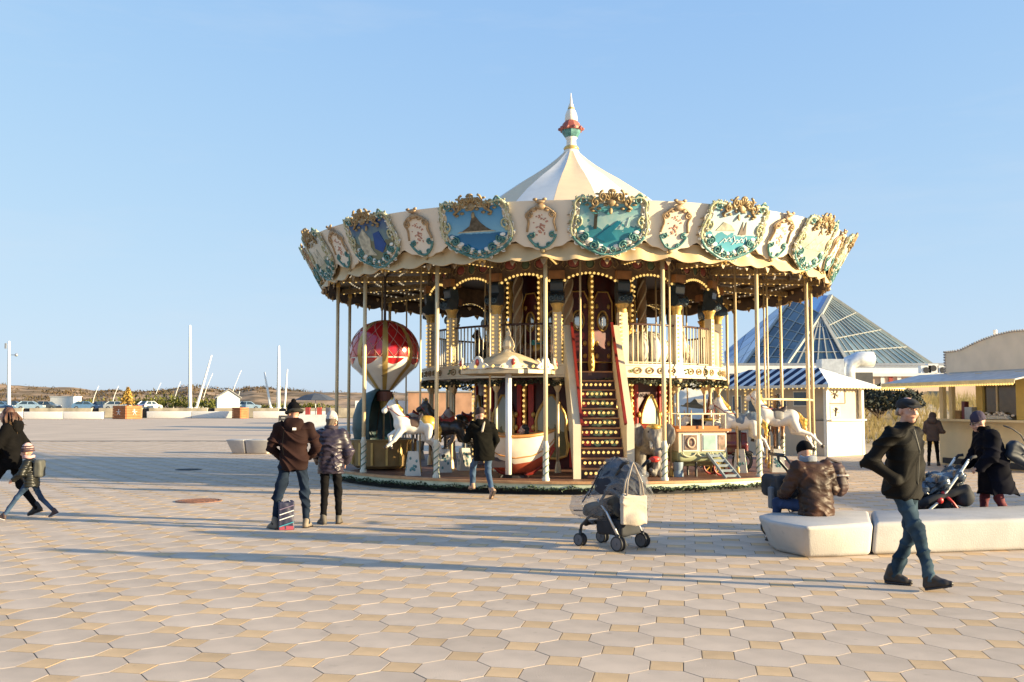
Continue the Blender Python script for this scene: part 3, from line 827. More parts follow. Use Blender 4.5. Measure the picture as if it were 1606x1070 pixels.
# two sketch posters on the sunny side and dark windows on the shaded side
m_ink = M('dark_ink', (.05, .03, .03), .8)
p = MB().box((.75, .09, 2.05), (.95, .02, .55)).obj('poster', M('poster_paper', (.58, .50, .40), .8), t)
m = MB(); m.bar((.3, .075, 1.79), (1.2, .075, 1.79), .02); m.bar((1.2, .075, 1.79), (1.2, .075, 2.3), .025)
for k in range(14):
    a = random.uniform(0, 6.28); m.bar((.62, .075, 2.1), (.62 + .22 * math.cos(a), .075, 2.1 + .16 * math.sin(a)), .03, .01)
m.obj('sketch_lines', m_ink, p)
p = MB().box((.65, .088, 1.5), (.6, .02, .4)).obj('poster', M('poster_paper', (.58, .50, .40), .8), t)
m = MB(); m.bar((.62, .072, 1.35), (.66, .072, 1.65), .07, .01)
for k in range(9):
    a = random.uniform(-.6, 3.6); m.bar((.64, .072, 1.5), (.64 + .2 * math.cos(a), .072, 1.5 + .15 * math.sin(a)), .02, .01)
m.obj('sketch_lines', m_ink, p)
for y, z, sy, sz in ((1.1, 1.95, .5, .45), (1.9, 1.7, .4, .5), (3.1, 1.8, .45, .6), (3.9, 1.75, .35, .6)):
    f = MB().box((.10, y, z), (.04, sy + .08, sz + .08)).obj('window', m_kwhite, t); MB().box((.075, y, z), (.03, sy, sz)).obj('pane', m_glassd, f)
m = MB()
for y in (2.3, 2.75, 3.5):
    for k in range(7): m.ico((.07, y, 1.45 + k * .13), .035, 1)
for k in range(34): m.ico((-e - .02, -e + k * (dp + 2 * e) / 33, ez - .14), .028, 1)
for k in range(16): m.ico((-e + k * (w + 2 * e) / 15, -e - .02, ez - .14), .028, 1)
m.obj('light_bulbs', m_bulb, t)
MB().box((w + 1.35, -.25, ez - .09), (2.0, .06, .06)).obj('light_rail', m_kwhite, t)
m = MB()
for k in range(12): m.ico((w + .5 + k * .16, -.25, ez - .16), .028, 1)
m.obj('light_bulbs', m_bulb, t)

# ------------------------------------------------------------------ kiosk with the arched parapet at the right edge
m_kcr = M('kiosk_cream', (.70, .58, .36), .7, var=.05, scale=2)
m_kpar = M('parapet_cream', (.78, .66, .49), .8, var=.06, scale=2)
m_kyel = M('kiosk_yellow', (.62, .46, .14), .7, var=.06)
t = empty('arched_kiosk', 'cream kiosk with an arched parapet and bulb lit awning at the right edge', 'kiosk', (12.65, 28, 0), math.atan2(.2, .98))
Lk = 3.9
MB().box((.06, -Lk / 2 + .1, .64), (.12, Lk + .2, 1.28)).obj('counter_panel', m_kcr, t)
MB().box((-.08, -Lk / 2 + .1, 1.30), (.5, Lk + .3, .06)).obj('counter_top', m_kcr, t)
MB().box((-.03, -Lk / 2, .12), (.07, Lk, .16)).obj('plinth', m_dark, t)
for y, wd in ((.1, .16), (-.32, .14), (-1.55, .26), (-3.25, .55)):
    MB().box((.08, y, 1.97), (.12, wd, 1.28)).obj('post', m_kyel if y < -1 else m_kcr, t)
MB().box((1.6, -2.2, .02), (3.0, 3.6, .05)).obj('kiosk_floor', m_kbeige, t)
MB().box((3.0, -Lk / 2 - .3, 1.3), (.1, Lk - .6, 2.6)).obj('back_wall', m_kyel, t)
MB().box((1.5, -1.6, 1.3), (2.9, .08, 2.6)).obj('side_wall', m_kyel, t)
MB().box((1.5, -Lk, 1.3), (2.9, .08, 2.6)).obj('side_wall', m_kcr, t)
p = MB().box((.1, -2.33, 1.95), (.03, 1.25, 1.2)).obj('serving_window', M('window_dim', (.07, .05, .025), .15, spec=.8), t)
MB().box((.07, -2.2, 1.95), (.03, .04, 1.2)).obj('window_bar', m_kcr, p)
m = MB()
for k in range(14): m.ico((.0, -1.8 - random.random() * 1.2, 1.42 + random.random() * .12), .045, 1, (1, 1.3, .8))
m.obj('sweets', M('sweets', (.75, .68, .6), .4, island=.5), t)
m = MB()
for k in range(3): m.box((-.15, -2.35, 1.36 + .035 * k), (.1, 1.2 - .1 * k, .02))
m.obj('display_shelf', m_white, t)
MB().box((-.05, -.85, 1.45), (.2, .22, .25)).obj('box_on_counter', M('brown_card', (.25, .15, .06), .8), t)
MB().box((-.05, -1.05, 1.58), (.14, .13, .5)).obj('bottle_stack', M('wine_red', (.12, .02, .03), .5), t)
MB().box((-.05, -1.3, 1.5), (.2, .3, .34)).obj('till', m_grey, t)
nb = 16; ya, yb = 1.5, -Lk - .3
for k in range(nb):
    a, c = ya + (yb - ya) * k / nb, ya + (yb - ya) * (k + 1) / nb - .006 * np.sign(ya - yb)
    q = [(-1.0, a, 2.38), (-1.0, c, 2.38), (.3, c, 2.66), (.3, a, 2.66)]
    m = MB().add(q + [(p[0], p[1], p[2] - .04) for p in q], [(0, 1, 2, 3), (7, 6, 5, 4), (0, 4, 5, 1), (1, 5, 6, 2), (2, 6, 7, 3), (3, 7, 4, 0)])
    m.obj('awning_panel', M('awning_grey', (.50, .49, .48), .6, obj=.05), t)
m = MB(); out = [(ya + (yb - ya) * k / 120, -.09 - .03 * abs(math.sin(k * math.pi / 3))) for k in range(121)]
m.prism([(ya, .02)] + out + [(yb, .02)], (-1.0, 0, 2.36), (0, 1, 0), (0, 0, 1), (-1, 0, 0), .02); m.obj('awning_valance', M('valance_cream', (.72, .60, .32), .7), t)
m = MB()
for k in range(58): m.ico((-1.04, ya + (yb - ya) * (k + .5) / 58, 2.25), .032, 1)
m.obj('light_bulbs', m_bulb, t)
m = MB(); out = [(.25, 2.62), (.25, 3.30), (-.25, 3.31), (-.5, 3.34), (-.9, 3.44), (-1.4, 3.56), (-2.0, 3.66), (-2.6, 3.71), (-3.2, 3.70), (-3.9, 3.62), (-3.9, 2.62)]
m.prism(out, (.3, 0, 0), (0, 1, 0), (0, 0, 1), (1, 0, 0), .1); m.obj('arched_parapet', m_kpar, t)
m = MB()
for i in range(1, 9):
    a, c = Vector((.28, *out[i])), Vector((.28, *out[i + 1]))
    nn = max(2, int((c - a).length / .09))
    for k in range(nn): m.ico(a + (c - a) * k / nn, .035, 1)
for k in range(9): m.ico((.28, .25, 2.66 + k * .08), .035, 1)
m.obj('parapet_beads', M('bead_grey', (.42, .38, .33), .6), t)
MB().cyl((.8, -1.3, 2.6), (.8, -1.3, 3.85), .05, n=8).obj('vent_pipe', m_white, t)
MB().box((1.6, -Lk / 2, 2.64), (2.7, Lk, .08)).obj('roof', m_grey, t)

# kiosk added out of frame to throw the long shade behind the bench
t = empty('unseen_shade_kiosk', 'unseen cream kiosk added to the right to shade the ground behind the bench', 'kiosk', (21.5, 13.4, 0), math.atan2(.25, .97))
MB().box((0, 0, 1.3), (3, 3.4, 2.6)).obj('wall', m_kcr, t); MB().box((0, 0, 2.68), (3.4, 3.8, .14)).obj('roof', m_white, t)
MB().box((-1.52, 0, 1.7), (.05, 2.4, 1.0)).obj('shutter', m_kyel, t)
# ------------------------------------------------------------------ the carousel
CX, CY = 1.5406, 24.3513
AZ = R(-3.62)
TH0 = -5.0                       # first pole, degrees to the right of the line to the viewer
car_e = empty('carousel', 'two storey carousel with painted shields round its cream canopy', 'carousel', (CX, CY, 0), AZ)
m_wood = M('platform_wood', (.17, .075, .045), .6, var=.25, scale=3, bump=.15, bscale=20)
m_rim = M('rim_wood', (.48, .26, .12), .5, var=.15)
m_crm = M('carousel_cream', (.72, .62, .44), .45, var=.05, scale=3)
m_crmw = M('canopy_white', (.80, .72, .60), .6, var=.03, scale=2)
m_gold = M('gold_paint', (.62, .40, .12), .38, .35, var=.15, scale=9)
m_goldd = M('old_gold', (.42, .31, .15), .5, .1, col2=(.24, .15, .07), scale=18)
m_pole = M('pole_brass', (.74, .58, .34), .35, .12, var=.06)
m_blk = M('black_skirt', (.012, .012, .014), .8)
m_green = M('garland_green', (.045, .075, .035), .6, island=.4, var=.2)
m_gdark = M('dark_foliage', (.05, .055, .03), .6, island=.5, var=.3)
m_pgreen = M('pale_green_paint', (.50, .55, .40), .5)
m_teal = M('teal_paint', (.045, .15, .145), .45, col2=(.10, .26, .25), scale=12)
m_lime = M('yellow_green_paint', (.40, .40, .20), .45, col2=(.60, .58, .42), scale=14)
m_navy = M('bracket_navy', (.02, .035, .05), .35, var=.2, coat=.4)
m_red = M('dark_red_paint', (.060, .006, .006), .40, var=.35, scale=3)
m_redb = M('bright_red_paint', (.45, .03, .02), .4, var=.15)
m_shell = M('shell_white', (.78, .74, .66), .4)
m_rose = M('rose_paint', (.52, .24, .16), .5, var=.25, scale=12)
m_ceil = M('ceiling_paint', (.15, .10, .045), .55, var=.25, scale=1.5)
m_beam = M('dark_beam', (.05, .03, .018), .6)

def place(t): return lambda r, z, s=0.: Vector((r * math.sin(R(t)) + s * math.cos(R(t)), -r * math.cos(R(t)) + s * math.sin(R(t)), z))
P0 = place(0)

# platform
b = MB().lathe([(5.2, .0), (5.95, .0), (5.95, .13), (6.06, .13), (6.06, .215)], 96); plat = b.obj('platform_skirt', m_blk, car_e)
MB().lathe([(0.01, .255), (6.0, .255), (6.0, .2)], 96).obj('platform_floor', m_wood, car_e)
MB().lathe([(6.0, .26), (6.12, .258), (6.12, .215), (6.0, .21)], 96).obj('platform_rim', m_rim, car_e)
MB().lathe([(6.065, .21), (6.09, .21), (6.09, .12), (6.065, .12), (6.065, .21)], 96).obj('fascia_band', m_pgreen, car_e)
def garland(b, r, z0, amp, per, w, n, dens=3, s=.045):
    for k in range(n):
        a = 2 * math.pi * k / n; ph = (a * per / (2 * math.pi)) % 1
        z = z0 - amp * math.sin(math.pi * ph)
        for _ in range(dens):
            zz = z + random.uniform(-w, w); rr = r + random.uniform(0, .05)
            p = Vector((rr * math.sin(a), -rr * math.cos(a), zz)); q = [Vector((random.uniform(-1, 1), random.uniform(-1, 1), random.uniform(-1, 1))).normalized() * s * random.uniform(.6, 1.2) for _ in range(2)]
            b.add([p - q[0] * .5, p + q[1] * .5, p + q[0] * .9, p - q[1] * .5], [(0, 1, 2, 3)])
b = MB(); random.seed(2)
garland(b, 6.08, .15, .035, 48, .028, 1500, 3)
o = b.obj('leaf_garland', m_green, car_e, fix=False); setp(o, kind='stuff')

# outer poles
pole = MB().tube([P0(5.93, .26), P0(5.93, 4.9)], .042, 12).obj('outer_pole', m_pole, car_e, smooth=True)
m_sl = M('sleeve_cream', (.60, .56, .44), .4, var=.1)
b = MB().lathe([(.075, .0), (.075, .05), (.055, .07), (.058, .62), (.07, .66), (.05, .72), (.036, .8)], 14, P0(5.93, .26)); sl = b.obj('pole_sleeve', m_sl, pole, smooth=True)
b = MB()
for s_ in (0, math.pi):
    b.tube([P0(5.93, .33 + .55 * k / 24) + Vector((.058 * math.cos(s_ + k * .55), .058 * math.sin(s_ + k * .55), 0)) for k in range(25)], .013, 5)
b.obj('spiral_ribbon', M('ribbon_green', (.16, .22, .16), .5), pole, smooth=True)
MB().lathe([(.036, 0), (.06, .05), (.045, .1), (.036, .16)], 12, P0(5.93, 4.55)).obj('pole_collar', m_gold, pole, smooth=True)
pole.rotation_euler = (0, 0, R(TH0))
for k in range(1, 16): dup(pole, rz=R(TH0 + 22.5 * k))

# canopy: ceiling, rafters, bulbs, scalloped frieze, cream valance
b = MB()
for k in range(1):
    b.lathe([(3.6, 4.99), (6.28, 4.84), (6.28, 4.88), (3.6, 5.03)], 6, a0=-math.pi / 2 - R(11.0), a1=-math.pi / 2 + R(11.0))
cp = b.obj('ceiling_panel', m_ceil, car_e)
b = MB()
for r_ in (4.45, 5.05, 5.65):
    for k in range(10): b.ico(place(-10.5 + k * 2.33)(r_, 4.985 - (r_ - 3.6) * .056 - .05), .022, 1)
b.obj('ceiling_bulbs', M('pearl_bulb', (1, .86, .6), .3, emit=.16, var=0), cp)
MB().bar(P0(3.7, 4.9), P0(5.3, 4.81), .02, .02).obj('cove_line', m_gold, cp)
b = MB()
for r_, z in ((4.75, 4.87), (5.4, 4.83)):
    b.lathe([(r_, z + .04), (r_, z - .03), (r_ + .04, z - .03), (r_ + .04, z + .04)], 6, a0=-math.pi / 2 - R(11.0), a1=-math.pi / 2 + R(11.0))
b.obj('ceiling_moulding', m_beam, cp)
cp.rotation_euler = (0, 0, R(TH0 + 11.25))
for k in range(1, 16): dup(cp, rz=R(TH0 + 11.25 + 22.5 * k))
rf = MB().bar(P0(3.7, 4.86), P0(6.2, 4.74), .10, .12).obj('canopy_rafter', m_goldd, car_e)
b = MB()
for k in range(16): b.ico(P0(3.85 + k * .15, 4.795 - k * .0072), .026, 1)
b.obj('rafter_bulbs', m_bulb, rf)
rf.rotation_euler = (0, 0, R(TH0))
for k in range(1, 16): dup(rf, rz=R(TH0 + 22.5 * k))

NS = 16 * 30
def ring_surface(prof, n=NS):
    """prof(t) -> list of (r, z); t is the angle in degrees from a shield centre"""
    b = MB(); m = None; V = []
    for k in range(n):
        th = 360 * k / n; pr = prof(th); m = len(pr)
        V += [place(th)(r, z) for r, z in pr]
    F = [(k * m + i, ((k + 1) % n) * m + i, ((k + 1) % n) * m + i + 1, k * m + i + 1) for k in range(n) for i in range(m - 1)]
    return b.add(V, F)
TS = TH0 + 11.25                # first shield centre
def tt(th): return ((th - TS) / 22.5 + .5) % 1 - .5
def vz(th):
    t = abs(tt(th)); return 4.70 + .15 * math.exp(-((t - .27) / .11) ** 2) + .02 * math.sin(t * 50)
def vprof(th):
    z0 = vz(th); rr = lambda z: 6.33 + (z - 4.78) * .37 / .68
    return [(rr(5.54) - .06, 5.50), (rr(5.54), 5.56), (rr(5.48), 5.50), (rr((5.48 + z0) / 2), (5.48 + z0) / 2), (rr(z0), z0), (rr(z0) - .03, z0), (rr(5.50) - .05, 5.50)]
ring_surface(vprof).obj('cream_valance', m_crmw, car_e, smooth=True, angle=40)
def fprof(th):
    t = tt(th); z0 = 4.545 - .06 * abs(math.sin(math.pi * t * 4)) + .03 * math.cos(2 * math.pi * t * 2)
    w = .05 * math.cos(2 * math.pi * t * 4)
    return [(6.26, 4.92), (6.20 + w, 4.78), (6.24 + w * .6, 4.66), (6.32 + w * .5, z0), (6.28 + w * .5, z0), (6.20 + w * .6, 4.66), (6.17 + w, 4.78), (6.23, 4.92)]
ring_surface(fprof).obj('scalloped_frieze', M('frieze_cream', (.66, .47, .25), .5, var=.06, scale=3), car_e, smooth=True, angle=50)
m_fin = M('frieze_shade_lining', (.045, .022, .012), .7, var=.3, scale=4)  # near-black brown: shade inside frieze and valance is put into the colour
ring_surface(lambda th: [(r - .035, z + (.012 if i == 1 else 0)) for i, (r, z) in enumerate(fprof(th)[5:1:-1])][::-1] if False else [(6.22, 4.93), (6.13, 4.80), (6.165, 4.66), (6.24, fprof(th)[3][1] + .004)]).obj('frieze_shade_lining', m_fin, car_e, smooth=True)
ring_surface(lambda th: [(6.30, 5.36), (6.26, 4.95), (6.28, vz(th) + .01)]).obj('valance_shade_lining', m_fin, car_e, smooth=True)
b = MB()
for k in range(1):
    b.prism([(-.07, .06), (.07, .06), (.045, -.02), (0, -.09), (-.045, -.02)], place(TS + k * 5.625)(6.21, 4.50), (math.cos(R(TS + k * 5.625)), math.sin(R(TS + k * 5.625)), 0), (0, 0, 1), (math.sin(R(TS + k * 5.625)), -math.cos(R(TS + k * 5.625)), 0), .02)
fp = b.obj('frieze_point', m_goldd, car_e)
for k in range(1, 64): dup(fp, rz=R(5.625 * k))

# painted shields: local (u, v) on the sloping valance
VS = Vector((0, -.37, .68)).normalized(); NSn = Vector((0, -.68, -.37)).normalized()
SO = Vector((0, -(6.33 + .34 * .37 / .68), 5.12))
VSC = 1.40                       # the upper half of a shield rises above the valance
def on(u, v, off):
    if v > 0: v = v * VSC
    return SO + Vector((u, 0, 0)) + VS * v + NSn * (off - u * u / 13.2)
def plaque(outline, o0, o1, rings=3):
    b = MB(); k = len(outline); V = []
    for f in [1 - i / rings for i in range(rings)]:
        V += [on(u * f, v * f, o1) for u, v in outline]
    back = [on(u, v, o0) for u, v in outline]
    F = []
    for i in range(rings - 1):
        F += [(i * k + j, i * k + (j + 1) % k, (i + 1) * k + (j + 1) % k, (i + 1) * k + j) for j in range(k)]
    V.append(on(0, 0, o1)); c = len(V) - 1
    F += [((rings - 1) * k + j, (rings - 1) * k + (j + 1) % k, c) for j in range(k)]
    n0 = len(V); V += back
    F += [(n0 + j, n0 + (j + 1) % k, (j + 1) % k, j) for j in range(k)]
    return b.add(V, F)
def poly(pts, off, th=.012):
    b = MB(); k = len(pts)
    return b.add([on(u, v, off) for u, v in pts] + [on(u, v, off + th) for u, v in pts], [tuple(range(k - 1, -1, -1)), tuple(range(k, 2 * k))] + [(i, (i + 1) % k, k + (i + 1) % k, k + i) for i in range(k)])
def sym(h): return h + [(-u, v) for u, v in h[::-1] if abs(u) > 1e-6]
def smoothpoly(P, it=2):
    for _ in range(it):
        Q = []
        for i in range(len(P)):
            a, c = P[i], P[(i + 1) % len(P)]
            Q += [(a[0] * .75 + c[0] * .25, a[1] * .75 + c[1] * .25), (a[0] * .25 + c[0] * .75, a[1] * .25 + c[1] * .75)]
        P = Q
    return P
SH = smoothpoly(sym([(u * 1.17, v * 1.06 + .01) for u, v in [(0, .36), (.2, .34), (.34, .355), (.50, .375), (.59, .30), (.56, .21), (.60, .10), (.63, -.06), (.58, -.22), (.46, -.36), (.30, -.44), (.15, -.52), (0, -.55)]]), 2)
def around(pts, c=(0, 0), a0=None):
    """points of an outline sorted round its middle, starting after the widest gap"""
    P = sorted(pts, key=lambda p: math.atan2(p[1] - c[1], p[0] - c[0])); A_ = [math.atan2(p[1] - c[1], p[0] - c[0]) for p in P]
    g = [(A_[(i + 1) % len(P)] - A_[i]) % (2 * math.pi) for i in range(len(P))]; i = g.index(max(g)) + 1
    return P[i:] + P[:i]
def tubeon(b, pts, r, off, n=6): return b.tube([on(u, v, off) for u, v in pts], r, n, cap=True)
def spiral(b, u, v, r, turns, a0, flip, tr, off):
    pts = []
    for k in range(int(turns * 10) + 1):
        f = k / (turns * 10); a = a0 + flip * f * turns * 2 * math.pi
        pts.append((u + r * (1 - .8 * f) * math.cos(a), v + r * (1 - .8 * f) * math.sin(a)))
    tubeon(b, pts, tr, off, 5)
random.seed(4)
shield = plaque(SH, .02, .055).obj('painted_shield', m_crm, car_e, smooth=True, angle=40)
up = [p for p in SH if p[1] > -.12]; lo = [p for p in SH if p[1] <= -.05]
# frame: green-gold above, teal below
n = len(SH); half = SH
b = MB()
for s_ in (-1, 1):
    pts = sorted([p for p in SH if p[0] * s_ > .16 and p[1] > -.2], key=lambda p: -p[1]) ; pts = around([p for p in SH if p[0] * s_ > .12 and p[1] > -.22])
    tubeon(b, pts, .034, .07)
b.obj('upper_frame', m_lime, shield, smooth=True)
b = MB()
pts = around([p for p in SH if p[1] < -.16])
tubeon(b, pts, .036, .07)
for s_ in (-1, 1):
    spiral(b, s_ * .50, -.24, .075, 1.4, 0 if s_ > 0 else math.pi, s_, .017, .085)
    spiral(b, s_ * .28, -.37, .10, 1.5, 1, s_, .020, .09); spiral(b, s_ * .46, -.20, .085, 1.4, 2, s_, .018, .09)
    spiral(b, s_ * .10, -.46, .075, 1.3, 2, s_, .016, .09)
    spiral(b, s_ * .52, .37, .085, 1.4, .5, s_, .018, .085)
b.obj('lower_frame', m_teal, shield, smooth=True)
b = MB()
for s_ in (-1, 1):
    for u, v, r in ((.17, -.39, .062), (.38, -.27, .066), (.52, -.12, .048)):
        b.ico(on(s_ * u, v, .07), r, 2, (1.25, .35, .85)); b.ico(on(s_ * (u + .02), v - .06, .07), r * .55, 1, (1.4, .4, .8))
b.ico(on(0, -.44, .08), .045, 2, (1.4, .5, .8))
b.obj('shell_ornaments', m_shell, shield, smooth=True)
b = MB()
for s_ in (-1, 1):
    for u, v in ((.60, .0), (.64, -.1), (.62, .12), (.57, -.2)): b.ico(on(s_ * (u + .01), v, .07), .045, 1, (.8, .5, 1.4))
    spiral(b, s_ * .60, .06, .08, 1.2, 1, s_, .02, .085)
b.obj('leaf_scrolls', m_lime, shield, smooth=True)
random.seed(12)
for nm, mt, lo_, hi_ in (('cream_scrollwork', m_shell, -.6, .25), ('olive_scrollwork', M('olive_paint', (.24, .25, .13), .5, col2=(.45, .42, .28), scale=16), -.3, .5)):
    b = MB()
    for u, v in SH[::3]:
        if lo_ < v < hi_:
            spiral(b, u * 1.0 + random.uniform(-.02, .02), v * 1.0 + random.uniform(-.02, .02), random.uniform(.04, .07), 1.2, random.uniform(0, 6), random.choice((-1, 1)), .012, .085)
            b.ico(on(u * 1.05, v * 1.05, .06), random.uniform(.018, .034), 1, (1.2, .5, 1))
    b.obj(nm, mt, shield, smooth=True)
b = MB()
b.ico(on(0, .36, .09), .085, 2, (1.0, .4, 1.35)); b.ico(on(0, .50, .09), .045, 2, (1.5, .7, .8)); b.ico(on(0, .22, .09), .045, 2, (.8, .4, 1.5))
for a in np.linspace(.35, 2.79, 7): tubeon(b, [(.05 * math.cos(a), .36 + .05 * math.sin(a)), (.16 * math.cos(a), .36 + .15 * math.sin(a))], .022, .10, 5)
for s_ in (-1, 1):
    for u, v in ((.45, .30), (.50, .40), (.38, .40), (.27, .45)): b.ico(on(s_ * u, v, .08), .035, 1, (1.5, .5, .7))
for s_ in (-1, 1):
    spiral(b, s_ * .16, .42, .085, 1.4, math.pi / 2, -s_, .025, .10)
    spiral(b, s_ * .30, .34, .075, 1.3, math.pi / 2, -s_, .022, .10)
    tubeon(b, [(s_ * .05, .46), (s_ * .2, .40), (s_ * .32, .28), (s_ * .40, .24)], .026, .09)
    for u, v in ((.10, .30), (.22, .25), (.34, .22)): b.ico(on(s_ * u, v, .085), .04, 1, (1.3, .6, .8))
b.obj('gold_crest', m_goldd, shield, smooth=True)
b = MB(); b.ico(on(0, -.58, .06), .06, 2, (1.3, .6, 1)); 
for s_ in (-1, 1):
    spiral(b, s_ * .09, -.57, .06, 1.3, 1, s_, .018, .07)
    b.ico(on(s_ * .05, -.64, .05), .04, 1, (.8, .6, 1.3))
b.obj('gold_drop', m_gold, shield, smooth=True)
b = MB()
for u, v in [(p[0] * .90, p[1] * .9) for p in SH[::4] if p[1] > -.1]: b.ico(on(u, v, .09), .021, 1)
b.obj('pearl_bulbs', m_shell, shield, smooth=True)
PO = [(u * .86, v * .84 - .005) for u, v in SH]
def paint(name, top, mid, low, hz, fuzz):
    m = bpy.data.materials.new(name); m.use_nodes = True; t = m.node_tree; N = t.nodes; L = t.links; bs = N['Principled BSDF']; bs.inputs['Roughness'].default_value = .3
    tc = N.new('ShaderNodeTexCoord'); sp = N.new('ShaderNodeSeparateXYZ'); L.new(tc.outputs['Object'], sp.inputs[0])
    no = N.new('ShaderNodeTexNoise'); no.inputs['Scale'].default_value = 6; no.inputs['Detail'].default_value = 6; L.new(tc.outputs['Object'], no.inputs['Vector'])
    ma = N.new('ShaderNodeMath'); ma.operation = 'MULTIPLY_ADD'; L.new(no.outputs['Fac'], ma.inputs[0]); ma.inputs[1].default_value = fuzz; L.new(sp.outputs['Z'], ma.inputs[2])
    mr = N.new('ShaderNodeMapRange'); L.new(ma.outputs[0], mr.inputs['Value']); mr.inputs['From Min'].default_value = 4.7 + fuzz / 2; mr.inputs['From Max'].default_value = 5.5 + fuzz / 2
    cr = N.new('ShaderNodeValToRGB'); e = cr.color_ramp.elements; e[0].color = (*low, 1); e[0].position = 0; e[1].color = (*top, 1); e[1].position = 1
    for p, c in ((hz - .02, [x * .7 for x in low]), (hz, mid)):
        q = e.new(p); q.color = (*c, 1)
    L.new(mr.outputs['Result'], cr.inputs['Fac']); L.new(cr.outputs['Color'], bs.inputs['Base Color']); return m
pm = [paint('painting_island', (.035, .24, .52), (.20, .46, .64), (.02, .20, .44), .42, .12),
      paint('painting_river', (.12, .38, .46), (.42, .58, .54), (.06, .32, .40), .5, .75),
      paint('painting_harbour', (.36, .56, .68), (.66, .68, .60), (.14, .44, .56), .45, .35),
      paint('painting_village', (.62, .60, .52), (.66, .48, .36), (.42, .50, .42), .5, .5),
      paint('painting_grotto', (.02, .08, .26), (.16, .26, .26), (.20, .22, .14), .5, .6),
      paint('painting_meadow', (.52, .58, .58), (.62, .56, .42), (.30, .36, .24), .45, .5)]
m_rock = M('painted_rock', (.10, .085, .06), .5, var=.4, scale=16); m_wht = M('painted_foam', (.62, .72, .70), .4); m_tree = M('painted_tree', (.05, .045, .03), .5)
m_deep = M('painted_deep_water', (.01, .17, .26), .4); m_sail = M('painted_sail', (.20, .16, .13), .5); m_hill = M('painted_hill', (.46, .44, .34), .5, var=.3, scale=10)
def decor(kind, sh):
    po = plaque(PO, .05, .066).obj('painting', pm[kind], sh, smooth=True, angle=40)
    if kind == 0:
        poly([(-.30, -.02), (-.22, .02), (-.12, .06), (-.05, .17), (0, .22), (.05, .18), (.12, .10), (.22, .03), (.31, -.02)], .067).obj('painted_island', m_rock, sh)
        poly([(-.40, -.045), (.40, -.045), (.34, -.02), (-.34, -.02)], .067).obj('painted_shore', m_hill, sh)
    elif kind == 1:
        b = MB(); b2 = poly([(-.30, -.05), (-.24, -.05), (-.24, .2), (-.30, .22)], .067); b2.obj('painted_trunk', m_tree, sh)
        for k in range(7): b.ico(on(-.28 + .09 * k * random.uniform(.6, 1), .21 + random.uniform(-.04, .05), .066), .06, 1, (1.4, .12, .7))
        b.obj('painted_leaves', M('painted_leaf', (.05, .22, .24), .5), sh)
        poly([(-.25, -.22), (-.05, -.05), (.15, .08), (.22, .05), (.05, -.12), (.15, -.26), (-.05, -.32)], .067).obj('painted_river', m_deep, sh)
        b = MB()
        for k in range(5): tubeon(b, [(-.2 + .13 * k, -.2 + .05 * k), (-.12 + .12 * k, -.12 + .06 * k), (-.02 + .11 * k, -.1 + .06 * k)], .009, .07, 4)
        b.obj('painted_foam', m_wht, sh)
    elif kind == 2:
        poly([(-.42, 0), (-.3, .13), (-.12, .10), (.02, .02)], .067).obj('painted_hill', m_hill, sh)
        for u in (.12, .2): poly([(u, -.05), (u + .03, .16), (u + .10, -.03)], .067).obj('painted_sail', m_sail, sh)
        b = MB()
        for k in range(6): tubeon(b, [(-.26 + .1 * k, -.25 + .03 * (k % 3)), (-.17 + .1 * k, -.14 + .03 * (k % 3)), (-.1 + .1 * k, -.2)], .012, .07, 4)
        b.obj('painted_waves', m_wht, sh)
    elif kind == 3:
        poly([(-.35, -.1), (-.1, .1), (.1, .02), (.3, .12), (.4, -.1)], .067).obj('painted_hill', m_hill, sh)
    elif kind == 4:
        poly([(-.42, -.25), (-.38, .1), (-.15, .22), (-.02, .05), (-.1, -.1), (.0, -.3)], .067).obj('painted_cliff', m_hill, sh)
        poly([(.02, -.15), (.12, .12), (.3, .14), (.38, -.1), (.2, -.26)], .067).obj('painted_sea', M('painted_blue', (.01, .07, .28), .4), sh)
    else:
        poly([(-.3, -.2), (-.2, .12), (-.1, -.05), (.1, .14), (.25, -.18)], .067).obj('painted_hill', m_hill, sh)
kinds = {0: 1, 1: 2, 2: 3, 3: 5, -1: 0, -2: 4, -3: 5, -4: 3}
shs = [shield]
for k in range(1, 16): shs.append(dup(shield))
for k, sh in enumerate(shs):
    kk = k - 6; sh.rotation_euler = (0, 0, R(TS + 22.5 * kk)); kd = kinds.get(kk, (kk * 7) % 6)
    decor(kd, sh)
    sh['label'] = ['shield painted with a dark rocky island in blue sea', 'shield painted with a teal river below a tree', 'shield painted with sails on a pale harbour', 'shield painted with pale rose hills', 'shield painted with a cliff beside deep blue water', 'shield painted with pale meadow hills'][kd]

# small cartouches between the shields
VSC = 1.0
CO = smoothpoly(sym([(u * 1.15, v) for u, v in [(0, .40), (.12, .38), (.2, .30), (.26, .24), (.20, .12), (.23, -.02), (.25, -.14), (.18, -.30), (.08, -.40), (0, -.43)]]), 2)
ct = plaque(CO, .015, .045).obj('floral_cartouche', m_crmw, car_e, smooth=True, angle=40)
b = MB(); tubeon(b, around([p for p in CO if p[1] > -.12]), .024, .055)
for s_ in (-1, 1): spiral(b, s_ * .22, .24, .065, 1.3, 1, s_, .02, .06)
b.ico(on(0, .40, .06), .08, 2, (1.3, .6, .8)); b.ico(on(0, .50, .06), .06, 2, (1.6, .6, .7))
for s_ in (-1, 1): b.ico(on(s_ * .09, .54, .06), .04, 1, (1.3, .6, .8)); b.ico(on(s_ * .12, .34, .06), .05, 1, (1.3, .5, .9))
b.obj('gold_frame', M('antique_gold', (.40, .27, .15), .5, .15, var=.25, scale=10), ct, smooth=True)
b = MB(); tubeon(b, around([p for p in CO if p[1] < -.14]), .024, .055)
